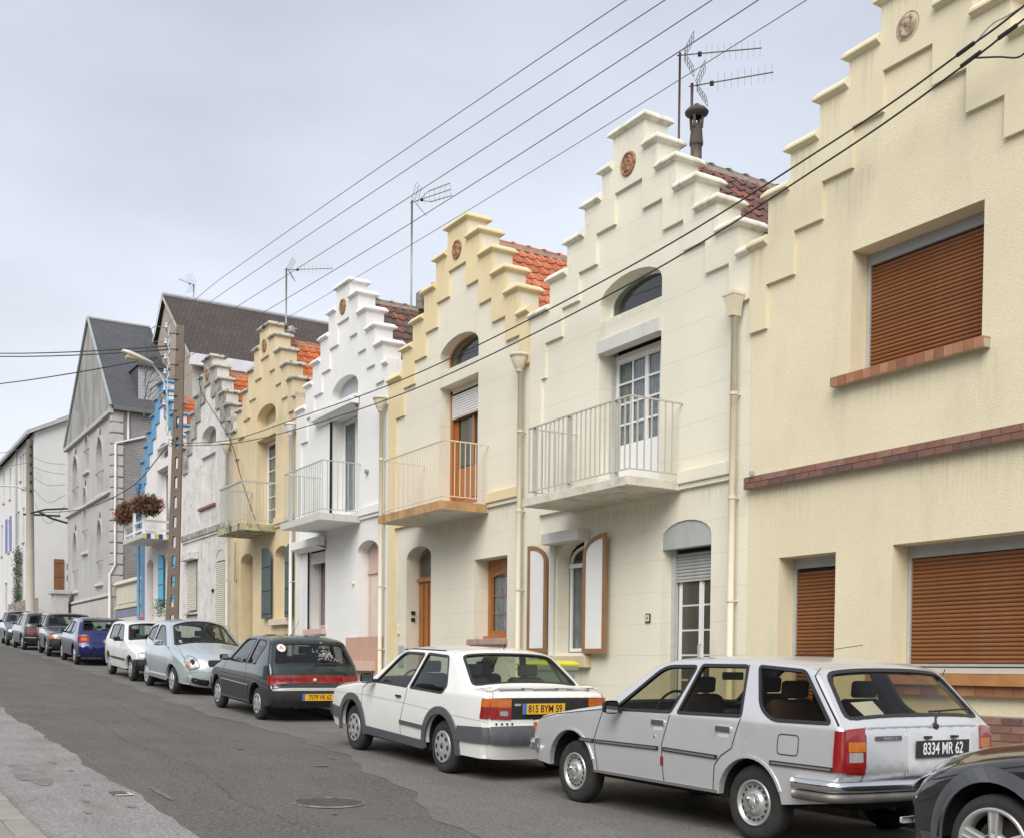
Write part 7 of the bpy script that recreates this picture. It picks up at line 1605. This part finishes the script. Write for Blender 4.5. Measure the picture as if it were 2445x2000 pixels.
# ================================================================== deep blue hatchback
m_bluep = M('deep_blue_paint', (.008, .015, .11), .22, .04, 2, metal=.3, coat=1, coatr=.03)
sb = [(-2.0, .30, 0, .06, 4), (-2.08, .44, .04, .14, 4), (-2.04, .62, .08, .14, 3), (-1.5, .78, .15, .08, 3), (-.95, .88, .10, .07, 3), (-.05, 1.28, .2, .10, 2.2), (.30, 1.365, .2, .05, 3), (.95, 1.37, .2, .05, 3), (1.62, 1.29, .08, .05, 3), (1.92, .98, .06, .06, 3), (2.02, .90, .04, .06, 4), (2.03, .66, .04, .08, 4), (2.10, .58, .03, .09, 4), (2.09, .40, .04, .09, 4), (2.0, .28, 0, .06, 4)]
sw_ = [RR([(-.45, .91, .04), (.55, .92, .03), (.60, 1.28, .05), (.12, 1.27, .14)]), RR([(.63, .92, .03), (1.45, .98, .06), (1.35, 1.22, .06), (.68, 1.29, .03)])]
c = smallcar('deep_blue_hatchback', 'deep blue three-door hatchback with roof spoiler, seen from behind with orange-red tail lamps', m_bluep, (-38.02, 6.50, -35.42, 6.40), 1.69, 2.62, .295, sb, sw_, ((-.95, .88), (-.05, 1.28)), ((1.92, .98), (1.60, 1.30)), rim='alloy7', mir=(-.35, .92), gaps=([(.60, .9), (.62, .35)],), glassm=m_cg, seats=(-.05, .9), top=1.05)
for sg in (-1, 1):
    a, b = (-.78, -.50) if sg < 0 else (.50, .78); o = c.rear_rect('tail_lamp', a, b, .68, .885, m_lred, c.t, .012, .03, .012); c.rear_rect('indicator_lens', a+.03, b-.06, .74, .83, M('orange_lens', (.75, .16, .02), .3), o, .0145, .03, .003); c.side_both('lamp_side', [(1.92, .68), (2.02, .68), (2.01, .88), (1.96, .88)], [], m_lred, o, .008, .2, skirt=.01, which=(sg,))
c.plate('', .12, .73, 'Y', w=.50, h=.11, size=.05); MB().prism([(1.50, 1.335), (1.76, 1.30), (1.78, 1.32), (1.55, 1.37)], -.60, .60).obj('roof_spoiler', M('dark_spoiler', (.02, .02, .03), .4), c.t, bevel=.01)
c.line_wrap('tailgate_gap', [(c.vz(.62), -.74), (c.vz(.62), .74)], .010, m_seam, c.t)
# ================================================================== three dark cars beyond
m_dk1 = M('black_green_paint', (.025, .030, .028), .25, .05, 2, coat=1); m_dk2 = M('dark_grey_paint', (.055, .058, .06), .28, .05, 2, metal=.3, coat=1); m_dk3 = M('slate_blue_paint', (.06, .075, .10), .3, .05, 2, metal=.3, coat=1)
es = [(-2.05, .30, 0, .05, 6), (-2.12, .42, .03, .08, 6), (-2.10, .68, .03, .08, 6), (-2.02, .78, .05, .06, 5), (-.95, .92, .1, .03, 5), (-.70, .96, .05, .04, 4), (-.15, 1.36, .1, .06, 2.4), (.1, 1.41, .1, .03, 4), (1.6, 1.41, .2, .03, 4), (1.95, 1.36, .08, .04, 4), (2.15, .95, .05, .05, 5), (2.22, .5, .05, .06, 6), (2.12, .30, 0, .05, 6)]
ew = [RR([(-.52, .96, .03), (.26, .96, .03), (.34, 1.35, .03), (-.02, 1.345, .06)]), RR([(.34, .96, .03), (1.0, .97, .03), (1.0, 1.355, .03), (.42, 1.355, .03)]), RR([(1.10, .97, .03), (2.0, .97, .04), (1.88, 1.33, .05), (1.10, 1.355, .03)])]
c = smallcar('black_boxy_estate', 'boxy blackish-green car with square headlamps facing the camera behind the deep blue hatchback', m_dk1, (-40.27, 6.40, -42.85, 6.56), 1.72, 2.6, .30, es, ew, ((-.70, .96), (-.15, 1.36)), ((2.13, .98), (1.96, 1.34)), mir=(-.45, .95), glassm=m_cg)
front_lamps(c, .44, .66, .60, .74, r=.01); 
for sg in (-1, 1): a, b = (-.80, -.665) if sg < 0 else (.665, .80); c.rear_rect('indicator_lens', a, b, .60, .74, m_lamb, c.t, .008, .01, .01, rear=False)
c.rear_rect('grille', -.42, .42, .60, .74, m_seam, c.t, .006, .01, .006, rear=False); c.rear_rect('front_bumper', -.82, .82, .36, .56, m_greyp, c.t, .05, .02, .05, rear=False)
c = smallcar('dark_grey_hatchback', 'dark grey car seen from behind with red tail strip, next beyond the boxy black estate', m_dk2, (-48.06, 6.42, -45.62, 6.40), 1.64, 2.44, .29, hb, hw, ((-.70, .945), (-.05, 1.34)), ((1.79, .95), (1.54, 1.34)), mir=(-.40, .95), glassm=m_cg)
c.rear_rect('tail_band', -.70, .70, .66, .78, m_lred, c.t, .008, .01, .01); c.rear_rect('rear_bumper', -.80, .80, .34, .55, m_greyp, c.t, .03, .02, .03); c.line_wrap('bumper_bead', [(c.vz(.50), -.78), (c.vz(.50), .78)], .03, m_alu, c.t, .034)
c = smallcar('slate_blue_hatchback', 'slate blue hatchback facing the camera, farthest car at the left edge', m_dk3, (-50.4, 6.45, -52.85, 6.6), 1.64, 2.44, .29, hb, hw, ((-.70, .945), (-.05, 1.34)), ((1.79, .95), (1.54, 1.34)), mir=(-.40, .95), glassm=m_cg)
front_lamps(c, .42, .72, .56, .68)
# ================================================================== black car with five-spoke wheel, cut by the right edge
m_blk = M('black_metallic_paint', (.030, .032, .036), .20, .06, 2, metal=.35, coat=1, coatr=.03)
c = Car('black_car_with_alloys', 'dark metallic car with five-spoke alloy wheel cut off by the right edge', m_blk, (-4.22, 5.93, -1.62, 5.93), W=1.75, wb=2.6, r=.315, gc=.20, belt=.86, tum=.36, sh=.10, taper=.16, lod=.05, glassm=m_cgd,
    sil=[(-1.95, .18, 0, .10, 3.5), (-2.02, .32, .05, .17, 3.5), (-2.03, .52, .07, .17, 3.5), (-1.93, .66, .12, .15, 3.5), (-1.70, .76, .2, .12, 3.2), (-1.30, .845, .2, .09, 3.2), (-.80, .90, .10, .08, 3), (.05, 1.33, .2, .10, 2.2), (.45, 1.42, .2, .05, 3), (1.1, 1.42, .2, .05, 3), (1.75, 1.30, .12, .06, 3), (2.05, .95, .06, .08, 3), (2.12, .6, .05, .1, 4), (2.05, .24, 0, .06, 4)],
    arches=[(-1.30, .32, .385), (1.30, .32, .385)])
w1 = RR([(-.40, .90, .05), (.50, .91, .03), (.56, 1.33, .05), (.20, 1.32, .14)]); w2 = RR([(.58, .91, .03), (1.30, .95, .05), (1.30, 1.28, .06), (.64, 1.34, .03)])
c.body([w1, w2], ((-.80, .90), (.05, 1.33)), ((2.0, 1.0), (1.76, 1.29)), pillar=.06)
c.wheels('alloy5', .225, .19, .02); t = c.t
c.line_side('arch_flare', [(-1.30+.425*math.cos(math.pi*k/20), .32+.425*math.sin(math.pi*k/20)) for k in range(1, 22)], .085, M('grey_flare', (.10, .105, .115), .35, coat=.5), t, .014, thick=1, step=.06)
c.line_side('flare_insert', [(-1.30+.425*math.cos(math.pi*k/60), .32+.425*math.sin(math.pi*k/60)) for k in range(44, 57)], .03, m_trimg, t, .016, step=.06)
c.side_both('side_indicator', RR([(-1.93, .55, .01), (-1.80, .69, .01), (-1.70, .745, .01), (-1.86, .665, .02)]), [], m_lhead, t, .008, .2, skirt=.01)
c.line_side('bumper_gap', [(-1.98, .50), (-1.78, .55), (-1.69, .60)], .007, m_seam, t); c.line_side('bonnet_gap', [(-1.78, .67), (-1.4, .76), (-.85, .86)], .007, m_seam, t)
for sg in (-1, 1): a, b = (-.74, -.36) if sg < 0 else (.36, .74); c.rear_rect('headlamp', a, b, .58, .70, m_lhead, t, .006, .05, .01, rear=False)
c.rear_rect('bumper_lip', -.76, .76, .36, .40, m_alu, t, .02, .01, .02, rear=False); c.cabin([.0, .9], m_seat, dash=-.6)
c.side_both('lower_arch_panel', [(-1.98, .20), (-2.01, .34), (-1.74, .34), (-1.70, .22)], [], M('dusty_lower_bumper', (.10, .085, .07), .7, .2, 8), t, .006, .2)
